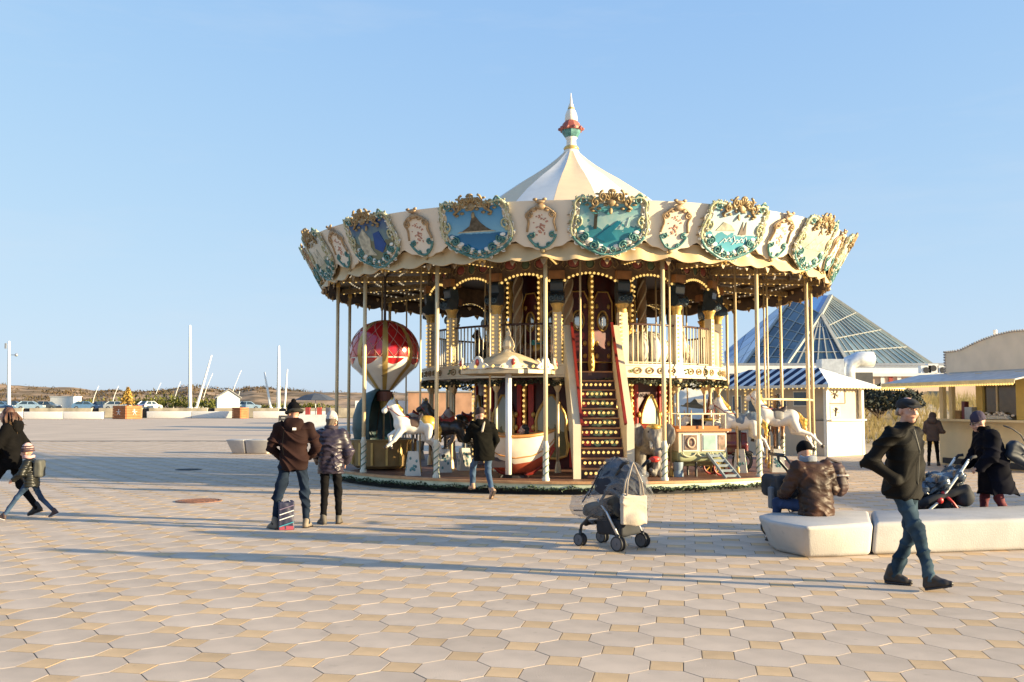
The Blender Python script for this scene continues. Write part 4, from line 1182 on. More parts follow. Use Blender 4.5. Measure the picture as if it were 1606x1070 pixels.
for s_ in (-1, 1): spiral(b, s_ * .2, -.16, .065, 1.3, 1, s_, .018, .06); spiral(b, s_ * .12, -.36, .05, 1.2, 1, s_, .016, .06)
b.obj('teal_frame', m_teal, ct, smooth=True)
b = MB(); random.seed(6)
for k in range(34): b.ico(on(random.gauss(0, .055), random.uniform(-.16, .24), .047), random.uniform(.012, .024), 1, (1.2, .4, 1))
b.obj('painted_flowers', m_rose, ct)
b = MB(); b.ico(on(0, -.46, .04), .055, 2, (1, .6, 1.2)); b.ico(on(0, -.55, .03), .04, 1, (.8, .6, 1.3)); b.obj('cartouche_drop', m_goldd, ct)
ct.rotation_euler = (0, 0, R(TH0))
for k in range(1, 16): dup(ct, rz=R(TH0 + 22.5 * k))
b = MB()
for k in range(32):
    th = TS + 11.25 * k + (5.6 if k % 2 == 0 else 5.0)
    for v in (.22, .05, -.12):
        for s_ in (-.18,):
            M_ = Matrix.Rotation(R(th), 3, 'Z'); p = M_ @ on(s_ * .2, v, .012)
            d = M_ @ Vector((1, 0, .3)); b.tube([p - d * .05, p + M_ @ NSn * .02, p + d * .05], [.006, .014, .006], 5)
b.obj('valance_hooks', m_goldd, car_e)

# roof gores and finial
m_roofc = M('roof_cream', (.74, .56, .36), .6, var=.03); m_roofw = M('roof_canvas', (.76, .72, .66), .6, var=.03)
RP = [(.17, 8.30), (.40, 8.09), (.70, 7.85), (1.05, 7.61), (1.37, 7.41), (2.04, 6.94), (2.8, 6.30), (3.8, 5.74), (5.0, 5.46), (6.2, 5.32), (6.58, 5.30)]
for k in range(16):
    a0 = -math.pi / 2 + R(-9.2 + 22.5 * k) + .001; a1 = a0 + R(22.5) - .002
    b = MB().lathe(RP + [(r, z - .025) for r, z in RP[::-1]], 5, a0=a0, a1=a1)
    for i, v in enumerate(b.v):          # canvas sags a little between its seams
        a = (math.atan2(v[1], v[0]) - a0) % (2 * math.pi); r = math.hypot(v[0], v[1]); s_ = max(0, math.sin(math.pi * min(1, a / R(22.5)))) * .03 * min(1, r)
        b.v[i] = (v[0], v[1], v[2] - s_)
    b.obj('roof_gore', m_roofc if k % 2 == 0 else m_roofw, car_e, smooth=True, angle=45)
fin = MB().lathe([(.22, 8.24), (.20, 8.30), (.165, 8.36), (.13, 8.42), (.12, 8.60), (.16, 8.66), (.1, 8.70)], 12).obj('finial', m_crmw, car_e, smooth=True)
MB().lathe([(.19, 8.34), (.205, 8.38), (.17, 8.43)], 14).obj('gold_ring', m_gold, fin, smooth=True)
MB().lathe([(.08, 8.64), (.17, 8.68), (.235, 8.78), (.25, 8.86), (.2, 8.87)], 8).obj('teal_bowl', m_teal, fin)
MB().lathe([(.2, 8.85), (.29, 8.86), (.30, 8.92), (.25, 8.95), (.22, 9.04), (.14, 9.12), (.1, 9.14)], 10).obj('red_dome', M('finial_red', (.36, .09, .06), .5), fin)
b = MB()
for k in range(10): b.ico((.30 * math.cos(k * .628), .30 * math.sin(k * .628), 8.89), .05, 1)
b.obj('dome_studs', M('finial_studs', (.30, .10, .09), .5), fin)
MB().lathe([(.15, 9.10), (.165, 9.14), (.15, 9.28), (.11, 9.38), (.08, 9.42), (.055, 9.45), (.075, 9.49), (.055, 9.55), (.03, 9.60), (.025, 9.70), (.004, 9.86)], 12).obj('finial_spike', m_crmw, fin, smooth=True)
MB().lathe([(.09, 9.42), (.085, 9.46), (.06, 9.465)], 12).obj('finial_ring', m_gold, fin)

# upper deck with fascia, garland and columns
RC = 3.66
MB().lathe([(1.0, 2.45), (RC + .12, 2.45), (RC + .12, 2.36), (1.0, 2.34)], 64).obj('upper_deck', M('deck_wood', (.16, .08, .05), .5, var=.2), car_e)
b = MB().lathe([(RC + .10, 2.62), (RC + .17, 2.62), (RC + .17, 2.58), (RC + .15, 2.57), (RC + .15, 2.38), (RC + .19, 2.36), (RC + .19, 2.32), (RC + .1, 2.32)], 96, a0=-math.pi / 2 + R(6 + 7.6), a1=-math.pi / 2 + R(6 - 7.6) + 2 * math.pi)
fa = b.obj('deck_fascia', m_crm, car_e, smooth=True, angle=30)
b = MB()
for k in range(64):
    th = TH0 + 22.5 * (k // 4) + 4.5 + 4.5 * (k % 4)
    if abs(th - 6) < 9: continue
    p = place(th)(RC + .165, 2.475); q = place(th); pts = [q(RC + .165, 2.475 + .065 * math.sin(a), .09 * math.cos(a)) for a in np.linspace(0, 6.28, 13)]
    b.tube(pts, .014, 5)
    b.ico(p, .03, 1)
b.obj('fascia_roundels', m_goldd, fa, smooth=True)
b = MB()
for k in range(32):
    th = TH0 + 11.25 * k + 2.2
    if abs(th - 6) < 9: continue
    for _ in range(5): b.ico(place(th + random.uniform(-.8, .8))(RC + .165, 2.475 + random.uniform(-.05, .05)), .022, 1)
b.obj('fascia_leaves', M('leaf_paint', (.12, .17, .06), .5), fa)
b = MB(); random.seed(9); garland(b, RC + .14, 2.27, .07, 32, .05, 1300, 4, .06)
o = b.obj('dark_garland', m_gdark, car_e, fix=False); setp(o, kind='stuff')
b = MB()
for k in range(96):
    if k % 3: b.ico(place(k * 3.75)(RC + .2, 2.2 - .05 * math.sin(math.pi * ((k * 3.75 * 32 / 360) % 1))), .022, 1)
b.obj('garland_bulbs', m_bulb, car_e)

P = P0
col = MB()
col.box(P(RC, 3.1), (.19, .17, 1.3)).box(P(RC, 2.5), (.25, .23, .12))
col = col.obj('upper_column', m_crm, car_e)
MB().lathe([(.10, 3.74), (.11, 3.78), (.105, 3.84), (.15, 3.92), (.16, 3.95), (.12, 3.96)], 12, (0, -RC, 0)).obj('gold_capital', m_gold, col, smooth=True)
b = MB()
for k in range(13):
    b.ico(P(RC + .095, 2.62 + k * .088, -.03), .028, 1)
    b.ico(P(RC + .02, 2.62 + k * .088, .105), .022, 1)
b.obj('column_bulbs', m_bulb, col)
b = MB()
prof = smoothpoly([(-.1, 3.93), (.17, 3.93), (.22, 4.02), (.20, 4.14), (.12, 4.18), (.13, 4.28), (.16, 4.47), (-.1, 4.47)], 2)
b.prism(prof, (-.14, -RC, 0), (0, -1, 0), (0, 0, 1), (1, 0, 0), .28)
for s_ in (-.15, .15):
    b.cyl((s_ - .02, -RC - .11, 4.06), (s_ + .02, -RC - .11, 4.06), .125, n=16)
b.obj('scroll_bracket', m_navy, col, smooth=True, angle=35)
b = MB()
for s_ in (-1, 1):
    pts = [(s_ * (.09 + .075 * (1 - .75 * f) * math.cos(6.28 * 1.4 * f + 2.2)), -RC - .235, 4.04 + .075 * (1 - .75 * f) * math.sin(6.28 * 1.4 * f + 2.2)) for f in np.linspace(0, 1, 16)]
    b.tube(pts, .015, 5)
b.ico((0, -RC - .235, 4.10), .022, 1); b.obj('bracket_scrolls', M('bracket_blue', (.06, .11, .15), .35), col, smooth=True)
MB().box(P(RC, 4.56), (.34, .3, .18)).obj('column_block', M('block_wood', (.34, .16, .06), .5, var=.2), col)
b = MB().tube([P(RC, .26), P(RC, 2.34)], .035, 8).lathe([(.07, .26), (.06, .4), (.035, .5)], 10, (0, -RC, 0)).lathe([(.035, 2.0), (.08, 2.1), (.12, 2.3)], 10, (0, -RC, 0)); b.obj('lower_post', m_pole, col, smooth=True)
b = MB()
for _ in range(20): 
    a = random.uniform(0, 6.28); b.ico(P(RC, 2.15 + random.uniform(0, .15), 0) + Vector((.1 * math.cos(a), .1 * math.sin(a), 0)), .03, 1)
b.obj('post_flowers', m_gdark, col)
col.rotation_euler = (0, 0, R(TH0))
for k in range(1, 16): dup(col, rz=R(TH0 + 22.5 * k))

# arches, frieze of medallions
HB = RC * math.sin(R(11.25)) - .16
dr = RC * math.cos(R(11.25))
out = [(-HB - .17, 4.99), (-HB - .17, 4.64)] + [(-HB + 2 * HB * f, 4.42 + .17 * math.sin(math.pi * f) ** .7) for f in np.linspace(0, 1, 15)] + [(HB + .17, 4.64), (HB + .17, 4.99)]
arch = MB().prism(out, (0, -dr, 0), (1, 0, 0), (0, 0, 1), (0, -1, 0), .06).obj('arch_panel', M('arch_paint', (.16, .10, .055), .5, var=.3, scale=7), car_e)
b = MB()
for f in np.linspace(0, 1, 13): b.ico((-HB + 2 * HB * f, -dr - .075, 4.44 + .17 * math.sin(math.pi * f) ** .7), .032, 1)
b.obj('arch_bulbs', m_bulb, arch)
for u, m in ((-.36, M('medallion_red', (.32, .08, .05), .45)), (0, M('medallion_green', (.10, .14, .07), .45)), (.36, M('medallion_red', (.32, .08, .05), .45))):
    c = MB().ico((u, -dr - .055, 4.83), .11, 2, (1.2 if u else .85, .2, 1)).obj('medallion', m, arch, smooth=True)
b = MB()
for u, w in ((-.36, .15), (0, .11), (.36, .15)):
    b.tube([(u + w * math.cos(a), -dr - .07, 4.83 + .125 * math.sin(a)) for a in np.linspace(0, 6.28, 17)], .013, 5)
for s_ in (-1, 1): b.tube([(s_ * .55, -dr - .07, 4.94), (s_ * .62, -dr - .08, 4.8), (s_ * .56, -dr - .07, 4.72), (s_ * .5, -dr - .07, 4.78)], .018, 5)
b.obj('medallion_frames', m_goldd, arch, smooth=True)
arch.rotation_euler = (0, 0, R(TH0 + 11.25))
for k in range(1, 16): dup(arch, rz=R(TH0 + 11.25 + 22.5 * k))

# railing between the columns, not at the stair
rl = MB().tube([place(a)(RC, 3.50) for a in np.linspace(-9.8, 9.8, 9)], .025, 8).obj('upper_railing', M('rail_dark', (.06, .025, .02), .35), car_e, smooth=True)
b = MB()
for a in np.linspace(-9.2, 9.2, 11): b.tube([place(a)(RC, 2.46), place(a)(RC, 2.9), place(a)(RC, 3.49)], [.018, .013, .016], 6)
b.tube([place(a)(RC, 2.66) for a in np.linspace(-9.8, 9.8, 9)], .014, 6)
b.obj('balusters', m_crm, rl, smooth=True)
rl.rotation_euler = (0, 0, R(TH0 + 33.75))
for k in range(2, 16): dup(rl, rz=R(TH0 + 11.25 + 22.5 * k))

# the cores
hp_ = MB().tube([P(4.9, .26), P(4.9, 4.9)], .022, 8).obj('inner_pole', m_pole, car_e, smooth=True)
MB().lathe([(.05, .26), (.045, .34), (.022, .40)], 10, P(4.9, 0)).obj('pole_base', m_gold, hp_, smooth=True)
hp_.rotation_euler = (0, 0, R(TH0 + 7))
for k in range(1, 16):
    if k != 0: dup(hp_, rz=R(TH0 + 7 + 22.5 * k))
m_mir = M('mirror_glass', (.45, .42, .38), .08, .9)
up_ = MB().prism([(-.26, 2.75), (.26, 2.75), (.26, 4.2), (.14, 4.45), (-.14, 4.45), (-.26, 4.2)], (0, -1.53, 0), (1, 0, 0), (0, 0, 1), (0, -1, 0), .05).obj('upper_panel', M('panel_maroon', (.10, .010, .010), .4, var=.3, scale=5), car_e)
b = MB(); fr_ = [(-.26, 2.75), (.26, 2.75), (.26, 4.2), (.14, 4.45), (-.14, 4.45), (-.26, 4.2), (-.26, 2.75)]
b.tube([(u, -1.59, z) for u, z in fr_], .022, 5)
b.tube([(.14 * math.cos(a), -1.59, 3.75 + .24 * math.sin(a)) for a in np.linspace(0, 6.28, 21)], .022, 5)
for q in (-1, 1):
    for z in (2.9, 3.2, 4.1): b.ico((q * .16, -1.585, z), .05, 1, (1, .5, 1.5))
b.obj('gold_panel_frames', m_gold, up_, smooth=True)
MB().ico((0, -1.585, 3.75), .2, 2, (.65, .05, 1.15)).obj('oval_mirror', m_mir, up_, smooth=True)
up_.rotation_euler = (0, 0, R(16.6 + 11.25))
for k in range(1, 16):
    if k % 2 == 0 or True: dup(up_, rz=R(16.6 + 11.25 + 22.5 * k))
MB().lathe([(1.55, 2.45), (1.55, 4.99)], 24).obj('upper_core', m_red, car_e, smooth=True)
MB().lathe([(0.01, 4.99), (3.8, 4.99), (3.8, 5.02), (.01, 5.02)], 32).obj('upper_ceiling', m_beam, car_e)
MB().lathe([(2.42, .26), (2.42, 2.34)], 24).obj('lower_core', m_red, car_e, smooth=True)
bs = MB().tube([P(1.6, 2.47 + 2.4 * k / 40) for k in range(41)], [.05 + .035 * abs(math.sin(k * math.pi / 8)) for k in range(41)], 10).obj('gold_spindle', m_gold, car_e, smooth=True)
b = MB()
for k in range(19): b.ico(P(1.70, 2.56 + k * .125), .034, 1)
b.obj('spindle_bulbs', m_bulb, bs)
bs.rotation_euler = (0, 0, R(16.6))
for k in range(1, 8): dup(bs, rz=R(16.6 + 45 * k))
m_tan = M('column_tan', (.50, .33, .20), .5, var=.1)
tc_ = MB().cyl(P(1.78, 2.45), P(1.78, 4.95), .11, n=14).obj('twisted_column', m_tan, car_e, smooth=True)
b = MB()
for s_ in (0, 2.09, 4.19): b.tube([P(1.78, 2.5 + 2.4 * k / 40) + Vector((.105 * math.cos(s_ + k * .3), .105 * math.sin(s_ + k * .3), 0)) for k in range(41)], .028, 5)
b.obj('spiral_moulding', m_crm, tc_, smooth=True)
MB().lathe([(.15, 2.46), (.15, 2.6), (.12, 2.66)], 12, P(1.78, 0)).obj('column_base', m_crm, tc_)
tc_.rotation_euler = (0, 0, R(-3))
for k in range(1, 8): dup(tc_, rz=R(-3 + 45 * k))
# lower core: arched paintings and bulb strips
ar = [(-.34, .5), (.34, .5), (.40, .75), (.34, 1.1), (.36, 1.45), (.2, 1.75), (0, 2.02), (-.2, 1.75), (-.36, 1.45), (-.34, 1.1), (-.40, .75)]
lp = MB().prism(smoothpoly(ar, 1), (0, -2.40, 0), (1, 0, 0), (0, 0, 1), (0, -1, 0), .06).obj('arched_panel', paint('panel_landscape', (.42, .52, .52), (.50, .50, .36), (.22, .20, .08), .5, .5), car_e)
for nd in lp.data.materials[0].node_tree.nodes:
    if nd.type == 'MAP_RANGE': nd.inputs['From Min'].default_value = .75; nd.inputs['From Max'].default_value = 2.1
b = MB(); fr = smoothpoly(ar, 1); b.tube([(u, -2.47, z) for u, z in fr + fr[:1]], .035, 6)
for s_ in (-1, 1):
    for z in (.8, 1.2, 1.5): b.ico((s_ * .42, -2.46, z), .06, 1, (1, .5, 1.3))
b.obj('panel_frame', m_gold, lp, smooth=True)
b = MB(); b.prism([(-.55, .3), (-.42, .3), (-.42, 2.2), (-.55, 2.2)], (0, -2.38, 0), (1, 0, 0), (0, 0, 1), (0, -1, 0), .05); b.prism([(.42, .3), (.55, .3), (.55, 2.2), (.42, 2.2)], (0, -2.38, 0), (1, 0, 0), (0, 0, 1), (0, -1, 0), .05)
b.obj('red_pilasters', m_redb, lp)
lp.rotation_euler = (0, 0, R(18.5))
for k in range(1, 12): dup(lp, rz=R(18.5 + 30 * k))
ls = MB().tube([P(2.46, .3 + 1.98 * k / 30) for k in range(31)], [.04 + .02 * abs(math.sin(k * math.pi / 6)) for k in range(31)], 8).obj('bulb_strip', m_gold, car_e, smooth=True)
b = MB()
for k in range(16): b.ico(P(2.53, .36 + k * .122), .034, 1)
b.obj('strip_bulbs', m_bulb, ls)
ls.rotation_euler = (0, 0, R(3.5))
for k in range(1, 12): dup(ls, rz=R(3.5 + 30 * k))

# staircase
ST = R(6.6)
st = MB()
NST = 11; r0, r1 = 5.38, 3.70; z0, z1 = .26, 2.45
for s_ in (-1, 1):
    st.prism([(r0 + .03, .26), (r0 + .03, 1.32), (r1 - .02, 3.46), (r1 - .02, 2.45)], (s_ * .535 - .075, 0, 0), (0, -1, 0), (0, 0, 1), (1, 0, 0), .15)
st = st.obj('staircase', m_crm, car_e); st.rotation_euler = (0, 0, ST)
b = MB()
for s_ in (-1, 1): b.bar((s_ * .44, -r0 - .02, 1.34), (s_ * .44, -r1, 3.50), .055, .07)
b.obj('handrail', M('rail_red', (.20, .02, .015), .4), st)
dz = (z1 - z0) / NST; dd = (r0 - r1) / NST
m_ris = M('riser_paint', (.05, .015, .012), .4, var=.3); m_tre = M('tread_edge', (.42, .20, .08), .45)
for k in range(NST):
    z = z0 + dz * k; r = r0 - .06 - dd * k
    rs = MB().box((0, -r + .03, z + dz / 2 - .012), (.90, .03, dz - .03)).obj('riser', m_ris, st)
    MB().box((0, -r + .03 + dd / 2 - .02, z + dz - .013), (.91, dd + .04, .028)).obj('tread', m_tre, st)
    if k < 10:
        b = MB()
        for i in range(8): b.ico((-.35 + .1 * i, -r - .0, z + dz * .52), .033, 1)
        b.obj('riser_bulbs', m_bulb, rs)
        if 3 <= k <= 8:
            b = MB()
            for i in range(12): b.ico((random.uniform(-.12, .34), -r + .012, z + dz * random.uniform(.2, .75)), random.uniform(.025, .05), 1, (1.6, .15, .8))
            b.obj('painted_leaves', M('riser_green', (.16, .24, .14), .5, island=.4), rs)
            b = MB().box((-.26, -r + .012, z + dz * .4), (.14, .02, dz * .5)); b.obj('painted_red', m_redb, rs)

# cross rails at the right-hand side of the platform
b = MB()
for a0, a1 in ((38.75 + 1.25, 61.25 + 1.25), (61.25 + 1.25, 83.75 + 1.25)):
    p, q = place(a0)(5.93, 1.84), place(a1)(5.93, 1.84); b.tube([p, q], .025, 8)
    p, q = place(a0)(5.93, 1.05), place(a1)(5.93, 1.05)
b.obj('cross_rail', m_pole, car_e, smooth=True)
# ------------------------------------------------------------------ people
m_skin = M('skin', (.50, .27, .19), .5, var=.06, scale=20)
m_lip = M('lips', (.38, .13, .10), .45)
m_eyew = M('eye_white', (.6, .55, .5), .3); m_iris = M('eye_dark', (.03, .02, .015), .2)
m_jean = M('denim', (.006, .011, .022), .9, col2=(.016, .027, .048), scale=4.5, spec=.15, bump=.2, bscale=120)
m_jean2 = M('pale_denim', (.035, .062, .11), .9, var=.5, scale=6, spec=.15, bump=.2, bscale=120)
m_blkt = M('black_trousers', (.006, .0055, .006), .9, var=.3, scale=8, spec=.1)
m_blkc = M('black_cloth', (.005, .0045, .005), .9, spec=.1, var=.3, scale=9)
m_shoe = M('black_leather', (.018, .013, .011), .45)
A = np.array
def unit(v): v = A(v, float); return v / (np.linalg.norm(v) + 1e-9)
def hand(sd, w, d, pn, side, curl=.5, sc=1.):
    """palm and five separate bent fingers; w wrist, d hand direction, pn palm normal, side towards the thumb"""
    d, pn = unit(d), unit(pn); t = unit(side)
    pc = w + d * .05 * sc
    sd.cap(w + d * .015 * sc - t * .012 * sc, w + d * .075 * sc - t * .02 * sc, .021 * sc, .019 * sc, k=.012); sd.cap(w + d * .015 * sc + t * .012 * sc, w + d * .078 * sc + t * .02 * sc, .021 * sc, .019 * sc, k=.012)
    for i, (o, ln) in enumerate(((-.03, .055), (-.011, .07), (.009, .075), (.028, .066))):
        b = w + d * .085 * sc + t * o * sc; m = b + (d * math.cos(curl * .8) + pn * math.sin(curl * .8)) * ln * .5 * sc
        e = m + (d * math.cos(curl * 2.2) + pn * math.sin(curl * 2.2)) * ln * .5 * sc
        sd.cap(b, m, .0095 * sc, .009 * sc, k=.004); sd.cap(m, e, .009 * sc, .0075 * sc, k=.004)
    b = w + d * .03 * sc + t * .028 * sc; m = b + (d * .7 + t * .7 + pn * .2) * .035 * sc; e = m + (d * .85 + t * .2 + pn * .45) * .032 * sc
    sd.cap(b, m, .012 * sc, .010 * sc, k=.006); sd.cap(m, e, .010 * sc, .008 * sc, k=.005)

def person(label, loc, hd, H, J, jacket, hem, bulk, jdisp, trousers, tdisp, shoes, vox=.011, cap_fn=None, look=(0, 0), hands=(), group=None, hair=None, collar=True, face=True, sole=None, coat_flare=0., female=False, leg_r=1., hair_mat=None, tail=None, collar_h=.38):
    s = H / 1.75
    t = empty('person', label, 'person', (*loc, 0) if len(loc) == 2 else loc, heading(*hd), group)
    D = dict(pel=(0, 0, .95), che=(0, .0, 1.27), neck=(0, -.015, 1.475), head=(0, .03, 1.635),
             sR=(.19, -.01, 1.415), sL=(-.19, -.01, 1.415), eR=(.27, -.05, 1.13), eL=(-.27, -.05, 1.13), wR=(.26, .1, .90), wL=(-.26, .1, .90),
             hR=(.09, 0, .91), hL=(-.09, 0, .91), kR=(.10, .03, .50), kL=(-.10, .03, .50), aR=(.10, -.03, .085), aL=(-.10, -.03, .085), tR=(.1, 1, 0), tL=(-.1, 1, 0))
    D.update(J); G = {k: (A(v, float) * s if k[0] != 't' else unit(v)) for k, v in D.items()}
    cy, sy = math.cos(R(look[0])), math.sin(R(look[0])); cp_, sp_ = math.cos(R(look[1])), math.sin(R(look[1]))
    Rz = A([[cy, -sy, 0], [sy, cy, 0], [0, 0, 1]]); Rx = A([[1, 0, 0], [0, cp_, -sp_], [0, sp_, cp_]]); Rh = Rz @ Rx
    hc = G['head']; hp = lambda x, y, z: hc + Rh @ (A((x, y, z)) * s)
    hs = min(s, 1) if s > .8 else s * 1.12
    if s < .8: hp = lambda x, y, z: hc + Rh @ (A((x, y, z)) * s * 1.25); hs = s * 1.25
    e3 = lambda *r: A(r) * hs
    fwd = unit(np.cross(A((0, 0, 1)), G['sR'] - G['sL']))
    # one continuous body: head, neck, trunk, arms with hands, legs with feet
    B = S(vox, .03 * s)
    B.ell(hp(0, -.012, .03), e3(.074, .093, .088), Rh, k=.02 * s).ell(hp(0, .032, -.03), e3(.058, .064, .085), Rh, k=.02 * s)
    B.ell(hp(0, .062, -.092), e3(.03, .026, .024), Rh, k=.025 * s)
    B.cap(hp(0, .088, .012), hp(0, .113, -.028), .010 * hs, .016 * hs, k=.01 * s)
    for q in (-1, 1):
        B.ell(hp(q * .074, -.008, -.012), e3(.012, .024, .034), Rh, k=.006); B.ell(hp(q * .036, .068, -.035), e3(.026, .022, .024), Rh, k=.02 * s)
        B.ell(hp(q * .03, .082, .024), e3(.024, .014, .010), Rh, k=.012 * s)
    B.cap(G['neck'] - A((0, 0, .03 * s)), hp(0, -.02, -.06), .056 * s, .05 * s, k=.02 * s)
    B.cap(G['sL'] * .72 + G['neck'] * .28 - A((0, 0, .03)) * s, G['sR'] * .72 + G['neck'] * .28 - A((0, 0, .03)) * s, .05 * s, flat=(fwd, .8)).cap(G['che'] - A((.06 * s, 0, 0)), G['che'] + A((.06 * s, 0, 0)), .095 * s, flat=(fwd, .75))
    B.cap(G['che'], G['pel'], .10 * s, .105 * s, flat=(fwd, .75)).cap(G['hL'], G['hR'], .085 * s)
    for q in 'LR':
        B.cap(G['s' + q], G['e' + q], .045 * s, .036 * s).cap(G['e' + q], G['w' + q], .036 * s, .026 * s)
        B.cap(G['h' + q], G['k' + q], .072 * s, .05 * s).cap(G['k' + q], G['a' + q], .048 * s, .034 * s)
        B.cap(G['a' + q] - A((0, 0, .03 * s)), G['a' + q] + G['t' + q] * .13 * s - A((0, 0, .045 * s)), .03 * s, .022 * s)
        sx = 1 if q == 'R' else -1
        hh = dict(hands).get(q)
        fd = unit(G['w' + q] - G['e' + q])
        if hh: hand(B, G['w' + q], hh[0], hh[1], hh[2], hh[3] if len(hh) > 3 else .6, s)
        else: hand(B, G['w' + q], fd, unit(np.cross(fd, A((0, 1, 0))) * sx + A((-.6 * sx, 0, 0))), fwd, .6, s)
    B.obj('body', m_skin, t)
    if face:
        for q in (-1, 1):
            b = MB().ico(hp(q * .030, .086, .008), .0125 * hs, 2, (1.2, 1, .75)); e = b.obj('eye', m_eyew, t, smooth=True)
            b = MB().ico(hp(q * .030, .0945, .008), .0068 * hs, 2); b.obj('iris', m_iris, e, smooth=True)
        b = MB().tube([hp(-.024, .093, -.066), hp(0, .099, -.064), hp(.024, .093, -.066)], [.003 * hs, .006 * hs, .003 * hs], 6); b.obj('mouth', m_lip, t, smooth=True)
        b = MB()
        for q in (-1, 1): b.tube([hp(q * .014, .098, .026), hp(q * .034, .096, .032), hp(q * .05, .084, .026)], [.004 * hs, .005 * hs, .003 * hs], 5)
        b.obj('eyebrows', hair_mat or M('brown_hair', (.06, .035, .02), .6), t, smooth=True)
    # trousers and shoes
    T = S(vox, .035 * s)
    T.cap(G['hL'], G['hR'], .10 * s * (1.08 if female else 1)); T.cap(G['pel'] - A((.06 * s, 0, 0)), G['pel'] + A((.06 * s, 0, 0)), .10 * s, flat=(fwd, .85))
    for q in 'LR':
        T.cap(G['h' + q], G['k' + q], .086 * s * leg_r, .065 * s * leg_r); T.cap(G['k' + q], G['a' + q] + A((0, 0, .0)) + unit(G['a' + q] - G['k' + q]) * .0, .064 * s * leg_r, .053 * s * leg_r)
    T.obj('trousers', trousers, t, tdisp or creases(.010, 11, 3))
    for q in 'LR':
        F = S(vox * .8, .02 * s); a, d = G['a' + q], G['t' + q]
        up = unit(np.cross(unit(np.cross(d, A((0, 0, 1)))), d))
        heel = a - up * .052 * s - d * .035 * s; ball = a - up * .055 * s + d * .105 * s; toe = a - up * .062 * s + d * .155 * s
        F.cap(heel, ball, .034 * s, .036 * s).cap(ball, toe, .036 * s, .026 * s).cap(heel + up * .01, a + up * .055 * s, .04 * s, .046 * s).cap(a + up * .02 * s, ball, .045 * s, .03 * s)
        o = F.obj('shoe', shoes, t)
        rt = unit(np.cross(d, up)); Rm = np.column_stack([rt, d, up])
        K = S(vox * .8, .01); K.box(a - up * .079 * s + d * .052 * s, A((.039, .118, .010)) * s, .009, Rm)
        K.obj('sole', sole or m_shoe, o)
    # jacket: one garment shell round the trunk, sleeves joined at the armholes
    K = S(vox, .03 * s); bk = bulk; rt = G['sR'] - G['sL']
    hz = hem * s; pz, cz, sz, nz = G['pel'], G['che'], (G['sR'] + G['sL']) / 2, G['neck']
    lerp = lambda a, b, f: a * (1 - f) + b * f
    hc_ = A((pz[0], pz[1], 0)) + (pz - cz) * A((1, 1, 0)) * max(0, (pz[2] - hz)) / max(.1, cz[2] - pz[2]) * .5; hc_[2] = hz
    w = .185 if not female else .172; sw = np.linalg.norm(rt) / 2
    secs = [(hc_, (w - .005) * s + bk + coat_flare, .125 * s + bk + coat_flare), (hc_ + A((0, 0, .05 * s)), w * s + bk + coat_flare * .8, .13 * s + bk + coat_flare * .7)]
    if pz[2] > hz + .08: secs.append((pz + A((0, 0, .03)), (w - .008) * s + bk, .128 * s + bk))
    secs += [(lerp(pz, cz, .55), (w - (.012 if not female else .022)) * s + bk, .122 * s + bk), (cz, (w + .005) * s + bk, .13 * s + bk), (lerp(cz, sz, .62), sw * .93 + bk * .6, .122 * s + bk * .8), (sz + A((0, 0, .0)), sw * .96 + bk * .3, .105 * s + bk * .6),
             (sz + A((0, 0, .05 * s)), sw * .70 + bk * .2, .085 * s + bk * .4), (nz + A((0, 0, .02 * s)), .088 * s + bk * .2, .082 * s + bk * .2)]
    if collar: secs.append((lerp(nz, hc, collar_h), .078 * s + bk * .1, .078 * s + bk * .1))
    K.loft(secs, rt)
    for q in 'LR':
        wd = unit(G['w' + q] - G['e' + q]); iq = G['s' + q] * .9 + sz * .1
        K.cap(iq, G['e' + q], .072 * s + bk * .7, .060 * s + bk * .7, k=.035 * s); K.cap(G['e' + q], G['w' + q], .060 * s + bk * .7, .050 * s + bk * .5, k=.02 * s)
    K.obj('jacket', jacket, t, jdisp or creases(.012, 9, 1))
    ctx = dict(t=t, hp=hp, Rh=Rh, s=hs, G=G, vox=vox, hc=hc, fwd=fwd, e3=e3)
    if cap_fn: cap_fn(ctx)
    return ctx
def hair_cap(c, mat, back=.02, long=0.):
    K = S(c['vox'] * .8, .02); K.ell(c['hp'](0, -.03, .038), c['e3'](.086, .095, .094), c['Rh']); K.cap(c['hp'](0, -.06, 0), c['hp'](0, -.075, -.06 - long), .07 * c['s'], .06 * c['s'])
    K.obj('hair', mat, c['t'], folds(.004, 40, 5))
def beanie(c, mat, pom=None, band=None, top=.0):
    K = S(c['vox'] * .8, .02); K.ell(c['hp'](0, -.015, .05 + top / 2), c['e3'](.09, .108, .092 + top), c['Rh']); K.box(c['hp'](0, .0, -.09), A((.2, .2, .112)) * c['s'], 0, c['Rh'], k=.006, neg=True)
    o = K.obj('beanie', mat, c['t'], folds(.002, 40, 5))
    if band:
        Q = S(c['vox'] * .8, .012); Q.ell(c['hp'](0, -.015, .05), c['e3'](.096, .114, .092), c['Rh']); Q.box(c['hp'](0, 0, -.09), A((.2, .2, .112)) * c['s'], 0, c['Rh'], k=.006, neg=True); Q.box(c['hp'](0, 0, .17), A((.2, .2, .112)) * c['s'], 0, c['Rh'], k=.006, neg=True); Q.obj('beanie_band', band, o)
    if pom: MB().ico(c['hp'](0, -.03, .15 + top), .038 * c['s'], 2).obj('pompom', pom, o, smooth=True)
def brim(c, mat):
    K = S(c['vox'] * .8, .02); K.ell(c['hp'](0, -.02, .015), c['e3'](.128, .145, .05), c['Rh']); K.ell(c['hp'](0, -.02, -.03), c['e3'](.11, .125, .045), c['Rh'], neg=True, k=.01)
    K.obj('hat_brim', mat, c['t'], folds(.004, 20, 2))
